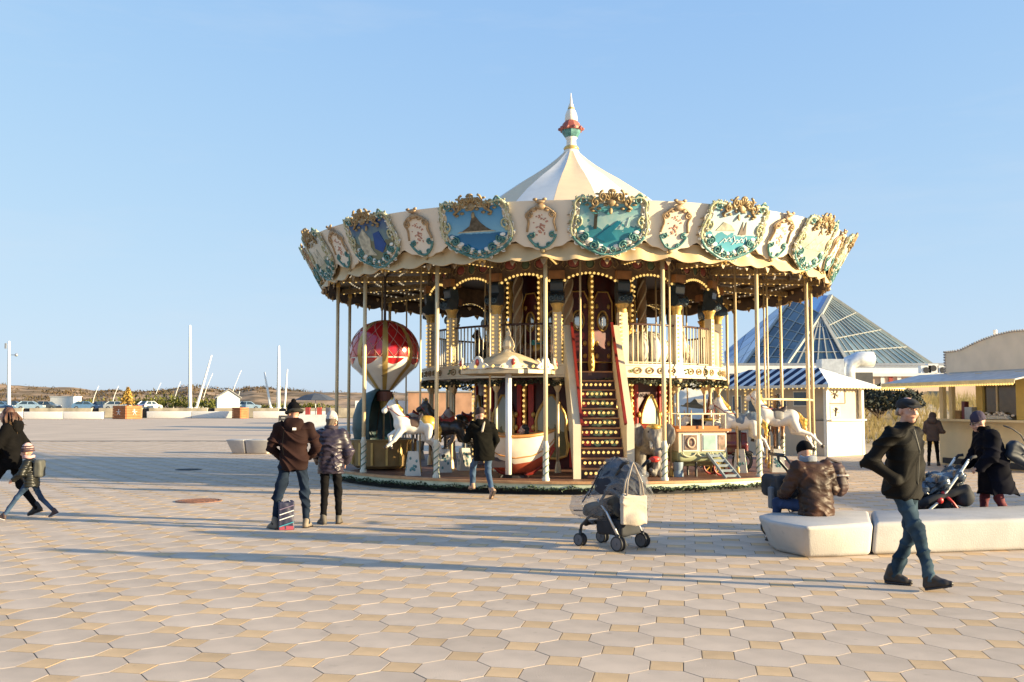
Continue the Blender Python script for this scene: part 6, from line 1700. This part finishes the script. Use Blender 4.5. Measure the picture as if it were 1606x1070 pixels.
# ------------------------------------------------------------------ animals and cars of the carousel
PZ = .256
m_hw = M('horse_white', (.70, .66, .60), .35, var=.06, coat=.3); m_hb = M('horse_black', (.03, .025, .022), .35, coat=.3); m_hbr = M('horse_brown', (.16, .07, .03), .35, coat=.3)
m_hgold = M('horse_gold', (.55, .33, .06), .35, .2); m_sad = M('saddle_dark', (.04, .03, .035), .5); m_sadb = M('saddle_blue', (.16, .21, .27), .4); m_ped = M('pedestal_cream', (.62, .58, .50), .5, var=.05); m_motif = M('pedestal_motif', (.10, .22, .22), .5, var=.4, scale=20)
m_hoof = M('hoof', (.05, .035, .025), .5); m_redl = M('bridle_red', (.30, .03, .02), .4)
def horse(label, x, y, hd, zc, body, mane, saddle, pose=0, blanket=None, sc=1., base=PZ, ped=True, pole=None, rump=None):
    t = empty('carousel_horse', label, 'carousel horse', (x, y, base), heading(*hd), 'carousel horses')
    z = zc - base; o = A((0, 0, z)); p = lambda *a: A(a) * sc + o
    K = S(.014, .05)
    K.cap(p(0, -.26, .0), p(0, .02, -.03), .165 * sc, .155 * sc).cap(p(0, .02, -.03), p(0, .26, .02), .155 * sc, .17 * sc)
    K.cap(p(0, .27, .08), p(0, .42, .33), .135 * sc, .085 * sc).cap(p(0, .42, .33), p(0, .46, .44), .085 * sc, .075 * sc)
    hd_ = [(.46, .46, .62, .30), (.44, .48, .60, .38), (.47, .42, .66, .34)][pose % 3]
    K.cap(p(0, hd_[0], hd_[1]), p(0, hd_[2], hd_[3]), .075 * sc, .048 * sc).ell(p(0, hd_[2], hd_[3]), A((.042, .05, .045)) * sc)
    for q in (-1, 1): K.cap(p(q * .04, hd_[0] - .03, hd_[1] + .05), p(q * .05, hd_[0] - .04, hd_[1] + .13), .022 * sc, .008 * sc, k=.015)
    L = [dict(f=[((.1, .26, -.08), (.11, .50, -.22), (.11, .46, -.46)), ((-.1, .26, -.08), (-.11, .42, -.30), (-.11, .58, -.44))], b=[((.1, -.28, -.05), (.11, -.22, -.28), (.11, -.42, -.42), (.11, -.46, -.66)), ((-.1, -.28, -.05), (-.11, -.30, -.28), (-.11, -.50, -.40), (-.11, -.60, -.62))]),
         dict(f=[((.1, .26, -.08), (.11, .40, -.28), (.11, .30, -.46)), ((-.1, .26, -.08), (-.11, .48, -.20), (-.11, .52, -.44))], b=[((.1, -.28, -.05), (.11, -.32, -.28), (.11, -.56, -.36), (.11, -.72, -.62)), ((-.1, -.28, -.05), (-.11, -.38, -.26), (-.11, -.62, -.34), (-.11, -.84, -.56))])][pose % 2]
    hooves = []
    for a, b_, c_ in L['f']: K.cap(p(*a), p(*b_), .075 * sc, .045 * sc, k=.03).cap(p(*b_), p(*c_), .042 * sc, .028 * sc, k=.02); hooves.append((c_, b_))
    for a, b_, c_, d_ in L['b']: K.cap(p(*a), p(*b_), .105 * sc, .062 * sc, k=.04).cap(p(*b_), p(*c_), .058 * sc, .036 * sc, k=.02).cap(p(*c_), p(*d_), .034 * sc, .028 * sc, k=.015); hooves.append((d_, c_))
    K.obj('body', body, t)
    for h, k_ in hooves:
        h, k_ = p(*h), p(*k_); d = unit(h - k_); b = MB().cyl(h - d * .01, h + d * .05 * sc, .032 * sc, .042 * sc, 8); b.obj('hoof', m_hoof, t, smooth=True)
    K = S(.014, .03); K.cap(p(.03, .44, .52), p(.05, .28, .30), .05 * sc, .06 * sc).cap(p(.05, .30, .34), p(.06, .18, .16), .055 * sc, .03 * sc).cap(p(0, .47, .54), p(0, .55, .47), .03 * sc, .015 * sc); K.obj('mane', mane, t, folds(.008, 22, 3))
    K = S(.014, .03); K.cap(p(0, -.40, .06), p(0, -.52, -.08), .045 * sc, .06 * sc).cap(p(0, -.52, -.08), p(0, -.56, -.36), .06 * sc, .02 * sc); K.obj('tail', mane, t, folds(.008, 22, 4))
    K = S(.014, .03); K.cap(p(0, -.08, .12), p(0, .10, .11), .11 * sc, .10 * sc, flat=((0, 0, 1), .6)).cap(p(0, -.14, .17), p(0, -.16, .22), .07 * sc, .03 * sc).cap(p(0, .12, .16), p(0, .14, .21), .04 * sc, .03 * sc); s_ = K.obj('saddle', saddle, t)
    K = S(.014, .02); K.cap(p(0, -.02, .0), p(0, .04, -.0), .172 * sc, .17 * sc, flat=((0, 0, 1), .95)); K.obj('girth_blanket', blanket or m_sadb, t)
    if rump: K = S(.014, .03); K.cap(p(0, -.30, .03), p(0, -.24, .04), .172 * sc, .165 * sc); K.obj('rump_cloth', rump, t)
    b = MB(); hx = p(0, hd_[0] * .4 + hd_[2] * .6, hd_[1] * .4 + hd_[3] * .6)
    b.tube([hx + A((.06 * math.cos(a), .02 * math.sin(a), .06 * math.sin(a))) * sc for a in np.linspace(0, 6.28, 13)], .009, 5)
    for q in (-1, 1): b.tube([hx + A((q * .06, 0, 0)) * sc, p(q * .12, .32, .20), p(q * .08, .12, .17)], .008, 5)
    b.tube([p(.14 * math.cos(a), .30 + .05 * math.sin(a), .05 + .12 * math.sin(a)) for a in np.linspace(0, 6.28, 15)], .014, 5)
    b.obj('bridle', m_redl, t, smooth=True)
    if ped:
        b = MB().box((0, .02, .25), (.34, .30, .5), taper=.62); pd = b.obj('pedestal', m_ped, t)
        b = MB(); random.seed(int(x * 100))
        for k in range(9):
            u, w = random.uniform(-.07, .07), random.uniform(.1, .4); tp = 1 - .38 * (w / .5)
            for q in (-1, 1):
                b.ico((q * .172 * tp, .02 + u, w), .026, 1, (.25, 1, 1.5)); b.ico((u, .02 + q * .152 * tp, w), .026, 1, (1, .25, 1.5))
        b.obj('painted_motif', m_motif, pd)
        MB().cyl((0, .02, .5), (0, .02, z - .12 * sc), .028, n=8).obj('support_post', m_hb, t)
    if pole:
        MB().cyl((0, .06, z + .1), (0, .06, pole - base), .022, n=8).obj('brass_pole', m_pole, t, smooth=True)
    return t
horse('white carousel horse with golden rump, rearing left beside the balloon ride', -2.05, 20.0, (-.97, -.22), 1.30, m_hw, m_hgold, m_sad, 0, M('strap_brown', (.10, .06, .04), .5), rump=m_hgold)
horse('black carousel horse in the shade right of the white one with the golden rump', -1.45, 21.0, (-.95, -.1), 1.24, m_hb, m_hb, m_redl, 1, m_hb)
horse('grey carousel horse low in the shade behind the man in the parka', -1.05, 21.6, (-.9, -.3), 1.15, M('horse_grey', (.32, .25, .22), .4), m_hbr, m_sad, 0, m_hbr, sc=.9)
horse('white carousel horse with a blue grey saddle cloth and gold mane, right of the wagon', 5.0, 20.9, (-.9, .25), 1.36, m_hw, m_hgold, m_sadb, 0, m_sadb, rump=m_sadb)
horse('bright white carousel horse with outstretched hind legs at the right edge of the platform', 5.86, 21.05, (-.98, .1), 1.45, m_hw, m_hgold, m_sad, 1, M('strap_grey2', (.30, .28, .25), .5), sc=1.08)
horse('brown carousel horse on the back half of the platform at the right', 5.2, 25.2, (.3, .95), 1.35, m_hbr, m_hb, m_redl, 1, m_sad)
horse('dark brown carousel horse behind the bright white one at the right edge', 6.2, 22.6, (.45, .9), 1.42, M('horse_tan', (.30, .16, .08), .4), m_hb, m_sad, 0, m_redl)
horse('brown horse with turquoise trim on the upper deck left of the stair', .62, 21.75, (.85, -.4), 2.98, m_hbr, m_hb, M('saddle_teal', (.06, .30, .32), .4), 0, m_hgold, sc=.95, base=2.45, ped=False, pole=4.9)
horse('dark horse behind the left railing of the upper deck', -.62, 22.9, (-.5, -.85), 3.0, m_hb, m_hbr, m_sad, 1, m_hbr, sc=.9, base=2.45, ped=False, pole=4.9)
horse('cream horse on the upper deck at the far right railing', 4.1, 22.7, (-.3, -.95), 3.05, M('horse_cream', (.62, .50, .38), .4), m_hbr, m_redl, 0, m_hgold, sc=.95, base=2.45, ped=False, pole=4.9)

horse('white horse on the back of the left platform beyond the balloon ride', -2.6, 26.0, (.4, .9), 1.35, m_hw, m_hgold, m_redl, 0, m_sadb)
horse('dark horse on the back of the platform under the upper deck, left', -1.3, 27.6, (.8, .6), 1.30, m_hb, m_hgold, m_redl, 1, m_redl)
horse('white horse on the back of the platform right of the elephant', 4.0, 26.9, (.9, -.4), 1.35, m_hw, m_hbr, m_redl, 1, m_redl)
horse('chestnut horse on the upper deck behind the white coach', 3.6, 23.4, (-.6, .8), 3.0, m_hbr, m_hgold, m_redl, 1, m_hgold, sc=.9, base=2.45, ped=False, pole=4.9)
# balloon ride
BX, BY = -2.95, 22.0
t = empty('balloon_ride', 'red and white hot air balloon ride above a brown round gondola on the left platform', 'carousel ride', (BX, BY, PZ))
m_bred = M('balloon_red', (.42, .008, .012), .16, var=.12, spec=.8, coat=.5); m_bwht = M('balloon_white', (.72, .68, .60), .25, var=.04, coat=.3); m_bgold = M('balloon_gold', (.50, .33, .10), .3, .3)
zb = 2.91 - PZ; Rb = .80
def bprof(f):
    a = math.pi * f
    return None
pr = []
for k in range(25):
    a = -math.pi / 2 + math.pi * (1 - k / 24) ; r, z = Rb * math.cos(a), .78 * math.sin(a)
    if z < -.30:
        u = (-.30 - z) / .48; r = .738 - .56 * (u * 1.0) ** .9 if u < 1 else .17; z = -.30 - u * .55
    pr.append((max(r, .02), zb + z))
top = [p for p in pr if p[1] >= zb - .14]; bot = [top[-1]] + [p for p in pr if p[1] < zb - .14]
env = MB().lathe(top[::-1], 40).obj('red_envelope', m_bred, t, smooth=True)
MB().lathe(bot[::-1], 40).obj('white_skirt', m_bwht, t, smooth=True)
# scalloped edge of the red, gold gores and net
b = MB()
def onb(a, z, off=.008):
    zs = [p[1] for p in pr][::-1]; rs = [p[0] for p in pr][::-1]
    r = float(np.interp(z, zs, rs)) + off
    return Vector((r * math.cos(a), r * math.sin(a), z))
for g in range(8):
    a0, a1 = g * math.pi / 4 + .07, (g + 1) * math.pi / 4 - .07
    n = 10; V = []; F = []
    for i in range(n + 1):
        a = a0 + (a1 - a0) * i / n; V += [onb(a, zb - .13, .006), onb(a, zb - .14 - .13 * math.sin(math.pi * i / n), .006)]
    for i in range(n): F.append((2 * i, 2 * i + 1, 2 * i + 3, 2 * i + 2))
    b.add(V, F)
b.obj('red_scallops', m_bred, env, smooth=True)
for g in range(8):
    a = g * math.pi / 4 + .15; b = MB(); zs = np.linspace(zb + .75, zb - .84, 26)
    V = []; 
    for z in zs:
        w = .045 + .02 * math.sin((z - zb + .8) * 2); r = onb(a, z).xy.length; da = w / max(r, .1)
        V += [onb(a - da, z, .010), onb(a, z, .018), onb(a + da, z, .010)]
    b.add(V, [(3 * i + j, 3 * i + j + 1, 3 * i + 4 + j, 3 * i + 3 + j) for i in range(25) for j in (0, 1)])
    b.obj('gold_rib', m_bgold, t, smooth=True)
b = MB()
for g in range(16):
    for s_ in (-1, 1): b.tube([onb(g * math.pi / 8 + s_ * u * .8, zb + .68 - u * .8, .006) for u in np.linspace(0, 1, 14)], .0065, 4)
b.obj('rope_net', M('rope', (.50, .24, .18), .6), env)
b = MB().cyl((0, 0, zb - .88), (0, 0, zb - 1.10), .20, .17, 14); b.obj('burner_collar', M('collar_brown', (.16, .06, .04), .5), t)
MB().cyl((0, 0, zb - 1.10), (0, 0, zb - 1.3), .11, .08, 10).obj('burner', m_bgold, t)
MB().ico((.05, -.47, zb - .52), .05, 2, (1.4, .6, .5)).obj('dark_emblem', m_dark, t, smooth=True)
MB().cyl((0, 0, zb + .75), (0, 0, 4.85 - PZ), .03, n=8).obj('mast', m_beam, t)
g = MB().lathe([(.62, .04), (.70, .10), (.74, .62), (.78, .68), (.74, .70), (.66, .64), (.6, .1)], 28).obj('gondola', M('gondola_brown', (.26, .16, .06), .4, var=.2, scale=3), t, smooth=True, angle=40)
for k in range(14):
    a = k * 2 * math.pi / 14; MB().box((.735 * math.cos(a), .735 * math.sin(a), .37), (.04, .05, .5), rz=a).obj('stave', m_bgold, g)
MB().lathe([(.0, .12), (.62, .12), (.62, .16)], 20).obj('gondola_floor', m_wood, t)
pts = [(.66, .62), (.72, .9), (.71, 1.2), (.62, 1.5), (.42, 1.74), (.15, 1.86), (.02, 1.88)]
MB().lathe(pts + [(r - .03, z) for r, z in pts[::-1]], 18, a0=R(70), a1=R(250)).obj('teal_hood', M('hood_teal', (.008, .045, .048), .45, var=.3), t, smooth=True, angle=50)
b = MB()
for k in range(4):
    a = R(25 + 90 * k); b.tube([(.62 * math.cos(a), .62 * math.sin(a), .7), (.3 * math.cos(a), .3 * math.sin(a), zb - 1.05)], .012, 5)
b.obj('ropes', m_beam, t)
MB().box((.05, .1, .35), (.7, .25, .5)).obj('bench_seat', m_redl, t)

# swinging boat with its own little roof
GX, GY = .06, 19.45
t = empty('swing_boat', 'white and red boat ride hanging on a white pole under a cream roof', 'carousel ride', (GX, GY, PZ))
st_ = [(-.62, .52, .40, .92), (-.3, .60, .12, .86), (0, .62, .03, .84), (.35, .55, .10, .86), (.62, .36, .30, .90), (.80, .05, .62, .96)]   # x, half width, keel z, gunwale z
V = []; F = []; n = 11
for x, w, k, gz in st_:
    for i in range(n):
        f = i / (n - 1) * 2 - 1; zz = k + (gz - k) * abs(f) ** 1.6; V.append((x, w * math.copysign(abs(f) ** .8, f), zz))
for s_ in range(len(st_) - 1):
    for i in range(n - 1): F.append((s_ * n + i, s_ * n + i + 1, (s_ + 1) * n + i + 1, (s_ + 1) * n + i))
F.append(tuple(range(n)))
h = MB().add(V, F).obj('hull', M('hull_white', (.74, .66, .54), .35, var=.05), t, smooth=True, angle=50)
b = MB()
for fi in (1.0, .62, -.62, -1.0):
    b.tube([(x, w * math.copysign(abs(fi) ** .8, fi) * 1.01, k + (gz - k) * abs(fi) ** 1.6) for x, w, k, gz in st_], .035 if abs(fi) == 1 else .014, 6)
b.obj('gunwale', M('gunwale_orange', (.50, .22, .06), .4), h, smooth=True)
b = MB().tube([(x, 0, k - .01) for x, w, k, gz in st_], .04, 6); b.obj('keel', m_redl, h, smooth=True)
V = []; F = []
for x, w, k, gz in st_:
    for i in range(5):
        f = (i / 4 * 2 - 1) * .5; V.append((x, w * 1.012 * math.copysign(abs(f) ** .8, f), k - .012 + (gz - k) * abs(f) ** 1.6))
for s_ in range(len(st_) - 1):
    for i in range(4): F.append((s_ * 5 + i, s_ * 5 + i + 1, (s_ + 1) * 5 + i + 1, (s_ + 1) * 5 + i))
MB().add(V, F).obj('red_bottom', M('hull_red', (.40, .08, .04), .35), h, smooth=True)
MB().box((-.3, 0, .32), (.5, .7, .2)).obj('boat_seat', m_sad, t)
MB().lathe([(.3, 0), (.26, .05), (.12, .08)], 14).obj('boat_foot', m_hb, t)
MB().cyl((-.13, -.62, .10), (-.13, -.62, 2.16), .062, n=12).obj('white_pole', m_white, t, smooth=True)
MB().cyl((-.13, .62, .10), (-.13, .62, 2.16), .062, n=12).obj('white_pole', m_white, t, smooth=True)
rp = [(.98, 2.08), (.98, 2.16), (.90, 2.20), (.70, 2.30), (.48, 2.42), (.26, 2.50), (.13, 2.55), (.10, 2.60), (.13, 2.66), (.11, 2.76), (.065, 2.84), (.04, 2.88), (.05, 2.92), (.025, 2.98), (.004, 3.06)]
rf_ = MB().lathe(rp, 8, (-.13, 0, 0), a0=.2, a1=.2 + 2 * math.pi).obj('boat_roof', M('roof_ivory', (.60, .47, .30), .5, var=.15, scale=6), t, smooth=True, angle=35)
MB().lathe([(.0, 2.085), (.97, 2.085)], 16, (-.13, 0, 0)).obj('roof_soffit', m_goldd, rf_)
b = MB()
for k in range(30):
    a = k * 2 * math.pi / 30; b.ico((-.13 + .97 * math.cos(a), .97 * math.sin(a), 2.22), .034, 1)
b.obj('roof_bulbs', m_bulb, rf_)
for k in range(8):
    a = k * math.pi / 4 - math.pi / 2 + .1; b = MB(); c_, s_ = math.cos(a), math.sin(a)
    out = smoothpoly([(-.30, 0), (-.22, .10), (-.12, .12), (-.10, .20), (0, .27), (.10, .20), (.12, .12), (.22, .10), (.30, 0)], 1)
    b.prism(out, (-.13 + .92 * c_, .92 * s_, 2.17), (-s_, c_, 0), (0, 0, 1), (c_, s_, 0), .04); q = b.obj('roof_crest', m_crmw, rf_)
    MB().ico((-.13 + .97 * c_, .97 * s_, 2.30), .055, 2, (.8, .8, 1.3)).obj('red_jewel', M('jewel_red', (.40, .06, .04), .3), q, smooth=True)
person('dark haired child in a black coat sitting in the boat ride', (GX + .22, GY + .05, PZ), (-1, -.1), 1.25,
    dict(pel=(0, 0, .66), che=(0, .02, .98), neck=(0, .02, 1.18), head=(0, .06, 1.34), sR=(.19, 0, 1.12), sL=(-.19, 0, 1.12), eR=(.25, .08, .86), eL=(-.25, .08, .86), wR=(.2, .34, .90), wL=(-.2, .34, .90), hR=(.1, 0, .64), hL=(-.1, 0, .64), kR=(.12, .38, .68), kL=(-.12, .38, .68), aR=(.12, .42, .28), aL=(-.12, .42, .28)),
    m_blkc, .55, .025, None, m_blkc, None, m_shoe, vox=.012, cap_fn=lambda c: hair_cap(c, M('black_hair', (.012, .010, .010), .5), long=.14))

# elephant beside the stair
EX, EY = 2.80, 19.55
t = empty('carousel_elephant', 'grey elephant with white tusks and a red blanket right of the stair', 'carousel elephant', (EX, EY, PZ), heading(.12, -1))
K = S(.016, .07)
K.cap((0, -.45, .72), (0, .1, .74), .30, .28).ell((0, .38, .86), (.20, .20, .23)); K.cap((0, .52, .84), (0, .66, .52), .10, .07).cap((0, .66, .52), (.02, .66, .26), .07, .055).cap((.02, .66, .26), (.10, .74, .12), .055, .045).cap((.10, .74, .12), (.18, .80, .20), .045, .035)
for q in (-1, 1):
    K.cap((q * .19, .05, .60), (q * .19, .08, .10), .12, .10, k=.05).cap((q * .19, -.48, .60), (q * .19, -.50, .10), .13, .10, k=.05)
    K.ell((q * .30, .30, .86), (.17, .045, .24), A([[math.cos(q * .5), -math.sin(q * .5), 0], [math.sin(q * .5), math.cos(q * .5), 0], [0, 0, 1]]), k=.04)
K.obj('body', M('elephant_grey', (.17, .15, .13), .55, var=.25, scale=8, bump=.5, bscale=30), t, folds(.004, 25, 3))
for q in (-1, 1):
    MB().tube([(q * .09, .50, .74), (q * .13, .66, .62), (q * .16, .80, .62), (q * .17, .90, .70)], [.035, .03, .022, .006], 8).obj('tusk', M('ivory', (.75, .70, .58), .35), t, smooth=True)
    MB().ico((q * .14, .50, .93), .022, 2).obj('eye', m_iris, t, smooth=True)
K = S(.014, .03); K.cap((0, .34, 1.02), (0, .46, 1.02), .14, .12, flat=((0, 0, 1), .5)); K.obj('head_cloth', m_hgold, t)
K = S(.016, .04); K.cap((0, -.40, .78), (0, -.05, .79), .30, .29); K.box((0, -.2, .2), (.6, .8, .28), 0, neg=True, k=.02); K.obj('red_blanket', m_redb, t)
MB().ico((.10, .78, .40), .09, 2, (1.3, .8, .7)).obj('red_ball', M('ball_red', (.55, .04, .03), .4), t, smooth=True)
MB().cyl((0, -.2, .0), (0, -.2, .5), .06, n=10).obj('support_post', m_hb, t)

# show wagon with ladder, toy car, cow
WX, WY = 3.85, 19.9
t = empty('show_wagon', 'cream wagon with picture windows, an orange roof and a grey ladder', 'carousel ride', (WX, WY, PZ), R(12))
MB().box((0, 0, .70), (1.05, .6, .44)).obj('wagon_body', M('wagon_cream', (.68, .58, .42), .4, var=.05), t)
K = S(.016, .05); K.box((0, 0, .42), (.56, .32, .12), .08); K.cap((-.4, 0, .36), (.4, 0, .36), .16); K.obj('wagon_base', M('wagon_green', (.30, .31, .17), .5, var=.15), t)
b = MB()
for k in range(3):
    x = -.32 + .32 * k; b.tube([(x + .14 * math.cos(a), -.345, .50 + .09 * math.sin(a)) for a in np.linspace(math.pi, 2 * math.pi, 9)], .014, 5)
b.obj('swag', M('swag_cream', (.55, .52, .36), .5), t)
for x, w_, m in ((-.27, .27, M('picture_brown', (.30, .20, .14), .4, col2=(.10, .06, .05), scale=9)), (.14, .27, M('picture_green', (.38, .52, .46), .3, var=.15)), (.41, .15, M('picture_rose', (.55, .33, .24), .4, col2=(.16, .13, .08), scale=9))):
    f = MB().box((x, -.305, .70), (w_ + .06, .02, .36)).obj('picture_frame', m_crmw, t); MB().box((x, -.318, .70), (w_, .02, .30)).obj('picture', m, f)
MB().tube([(-.27 + .08 * math.cos(a), -.335, .70 + .10 * math.sin(a)) for a in np.linspace(0, 6.28, 17)], .02, 6).obj('picture_ring', M('picture_ring', (.55, .38, .26), .5), t)
b = MB().box((0, 0, .95), (1.2, .75, .05)); b.box((-.05, 0, 1.0), (.9, .5, .06)); b.obj('wagon_roof', M('roof_orange', (.52, .20, .06), .45, var=.1), t)
b = MB()
for x in (-.5, .0, .5):
    for y in (-.3, .3): b.cyl((x, y, .97), (x, y, 1.28), .016, n=6)
for y in (-.3, .3): b.tube([(-.55, y, 1.28), (.55, y, 1.28)], .016, 6)
b.obj('roof_rail', m_crm, t)
b = MB()
for q in (-1, 1): b.bar((.20 + q * .13, -.36, .48), (.42 + q * .15, -.80, .0), .035, .05)
b.obj('ladder', M('ladder_grey', (.28, .32, .34), .4, .3), t)
for k in range(5):
    f = (k + .5) / 5; MB().bar((.20 - .13 + .22 * f, -.36 - .44 * f, .48 - .48 * f), (.20 + .13 + .22 * f, -.36 - .44 * f, .48 - .48 * f), .03, .05).obj('rung', M('ladder_grey', (.28, .32, .34), .4, .3), t)
for x in (-.42, -.12, .5):
    for y in (-.22, .22): MB().cyl((x, y, 0), (x, y, .36), .025, n=8).obj('leg', m_hb, t)
for y in (-.26, .26):
    b = MB(); b.tube([(.42 + .17 * math.cos(a), y, .19 + .17 * math.sin(a)) for a in np.linspace(0, 6.28, 17)], .022, 6); w_ = b.obj('wheel', m_redl, t)
    b = MB()
    for k in range(4): b.bar((.42 - .16 * math.cos(k * .785), y, .19 - .16 * math.sin(k * .785)), (.42 + .16 * math.cos(k * .785), y, .19 + .16 * math.sin(k * .785)), .02)
    b.obj('spokes', m_hgold, w_)
b = MB().lathe([(.10, 0), (.10, .1), (.08, .12), (.10, .16), (.10, .30)], 12, (-.5, -.2, 0)); b.obj('striped_stool', M('stool_blue', (.22, .28, .34), .5), t, smooth=True)
t = empty('toy_car', 'maroon and black vintage toy car with a brass lamp between the wagon and the horses', 'carousel ride', (4.85, 21.5, PZ), R(-15))
K = S(.016, .04); K.box((0, 0, .50), (.45, .26, .14), .05); K.cap((-.42, -.1, .52), (-.42, .1, .52), .13); K.box((.15, 0, .70), (.28, .25, .16), .04); K.box((.12, 0, .80), (.2, .19, .16), .03, neg=True, k=.02); K.obj('car_body', M('maroon_paint', (.14, .01, .015), .3, coat=.5), t)
for x in (-.32, .32):
    for y in (-.28, .28):
        b = MB(); b.tube([(x + .19 * math.cos(a), y, .22 + .19 * math.sin(a)) for a in np.linspace(0, 6.28, 19)], .035, 7, cap=False); w_ = b.obj('wheel', m_black, t, smooth=True); MB().cyl((x, y - .02, .22), (x, y + .02, .22), .1, n=10).obj('hub', m_bgold, w_)
for y in (-.2, .2): MB().lathe([(.06, -.06), (.075, 0), (.07, .06), (.02, .09)], 12, (-.58, y, .62)).obj('lamp', m_hgold, t, smooth=True)
K = S(.014, .03)
for y in (-.29, .29):
    for x in (-.32, .32): K.cap((x - .2, y, .38), (x, y, .47), .035).cap((x, y, .47), (x + .2, y, .38), .035)
K.obj('mudguards', m_hb, t)
t = empty('carousel_cow', 'white and black spotted cow with orange horns behind the show wagon', 'carousel cow', (4.4, 21.6, PZ), heading(-.95, -.3))
K = S(.016, .06); K.cap((0, -.35, .95), (0, .25, .95), .20, .19).cap((0, .3, 1.0), (0, .5, 1.12), .13, .10).cap((0, .5, 1.12), (0, .66, 1.0), .10, .075)
for q in (-1, 1):
    K.cap((q * .11, .2, .85), (q * .11, .22, .1), .08, .05).cap((q * .11, -.32, .85), (q * .11, -.34, .1), .09, .05); K.ell((q * .14, .48, 1.15), (.07, .03, .04))
K.obj('body', M('cow_hide', (.70, .66, .60), .5, col2=(.02, .018, .016), scale=3.2, lo=.54, hi=.57), t)
for q in (-1, 1): MB().tube([(q * .06, .47, 1.20), (q * .15, .47, 1.26), (q * .17, .47, 1.36)], [.025, .02, .006], 6).obj('horn', M('horn_orange', (.55, .30, .08), .4), t, smooth=True)
K = S(.016, .03); K.cap((0, -.1, 1.10), (0, .1, 1.10), .13, .12, flat=((0, 0, 1), .5)); K.obj('saddle', m_hgold, t)

# upper deck: white pumpkin coach
t = empty('pumpkin_coach', 'round white coach on the upper deck right of the stair', 'carousel ride', (3.02, 21.55, 2.45), .1)
b = MB()
for k in range(10):
    a = k * math.pi / 5; pts = [((.05 + .40 * math.sin(f)) * math.cos(a), (.05 + .40 * math.sin(f)) * math.sin(a), .50 - .40 * math.cos(f)) for f in np.linspace(.1, 3.05, 12)]
    b = MB().tube(pts, [.03 + .09 * math.sin(f) for f in np.linspace(.1, 3.05, 12)], 7); b.obj('coach_rib', M('coach_white', (.70, .66, .60), .3, var=.05, coat=.3), t, smooth=True)
MB().ico((0, 0, .5), .38, 3, (1, 1, .9)).obj('coach_body', M('coach_silver', (.50, .48, .45), .3), t, smooth=True)
b = MB()
for x in (-.28, .28):
    for y in (-.2, .2): b.tube([(x + .12 * math.cos(a), y, .13 + .12 * math.sin(a)) for a in np.linspace(0, 6.28, 15)], .018, 6)
b.obj('wheels', m_hgold, t, smooth=True)
MB().tube([(0, 0, .9), (.02, 0, 1.0), (.08, 0, 1.05)], .025, 6).obj('stalk', m_hgold, t, smooth=True)
# ------------------------------------------------------------------ pieces too small to pick apart stay joined
SMALL = ('bulbs', 'ornaments', 'balusters', 'roundels', 'leaves', 'hooks', 'flowers', 'frames', 'beads', 'rope_net', 'scallops', 'motif', 'swag', 'strands', 'studs', 'sweets', 'lines', 'spokes', 'writing', 'joints', 'stripes', 'scrollwork', 'scrolls')
for o in list(bpy.data.objects):
    n = o.name.split('.')[0]
    if o.type == 'MESH' and o.parent and n.split('_')[-1] in SMALL: o['kind'] = 'stuff'
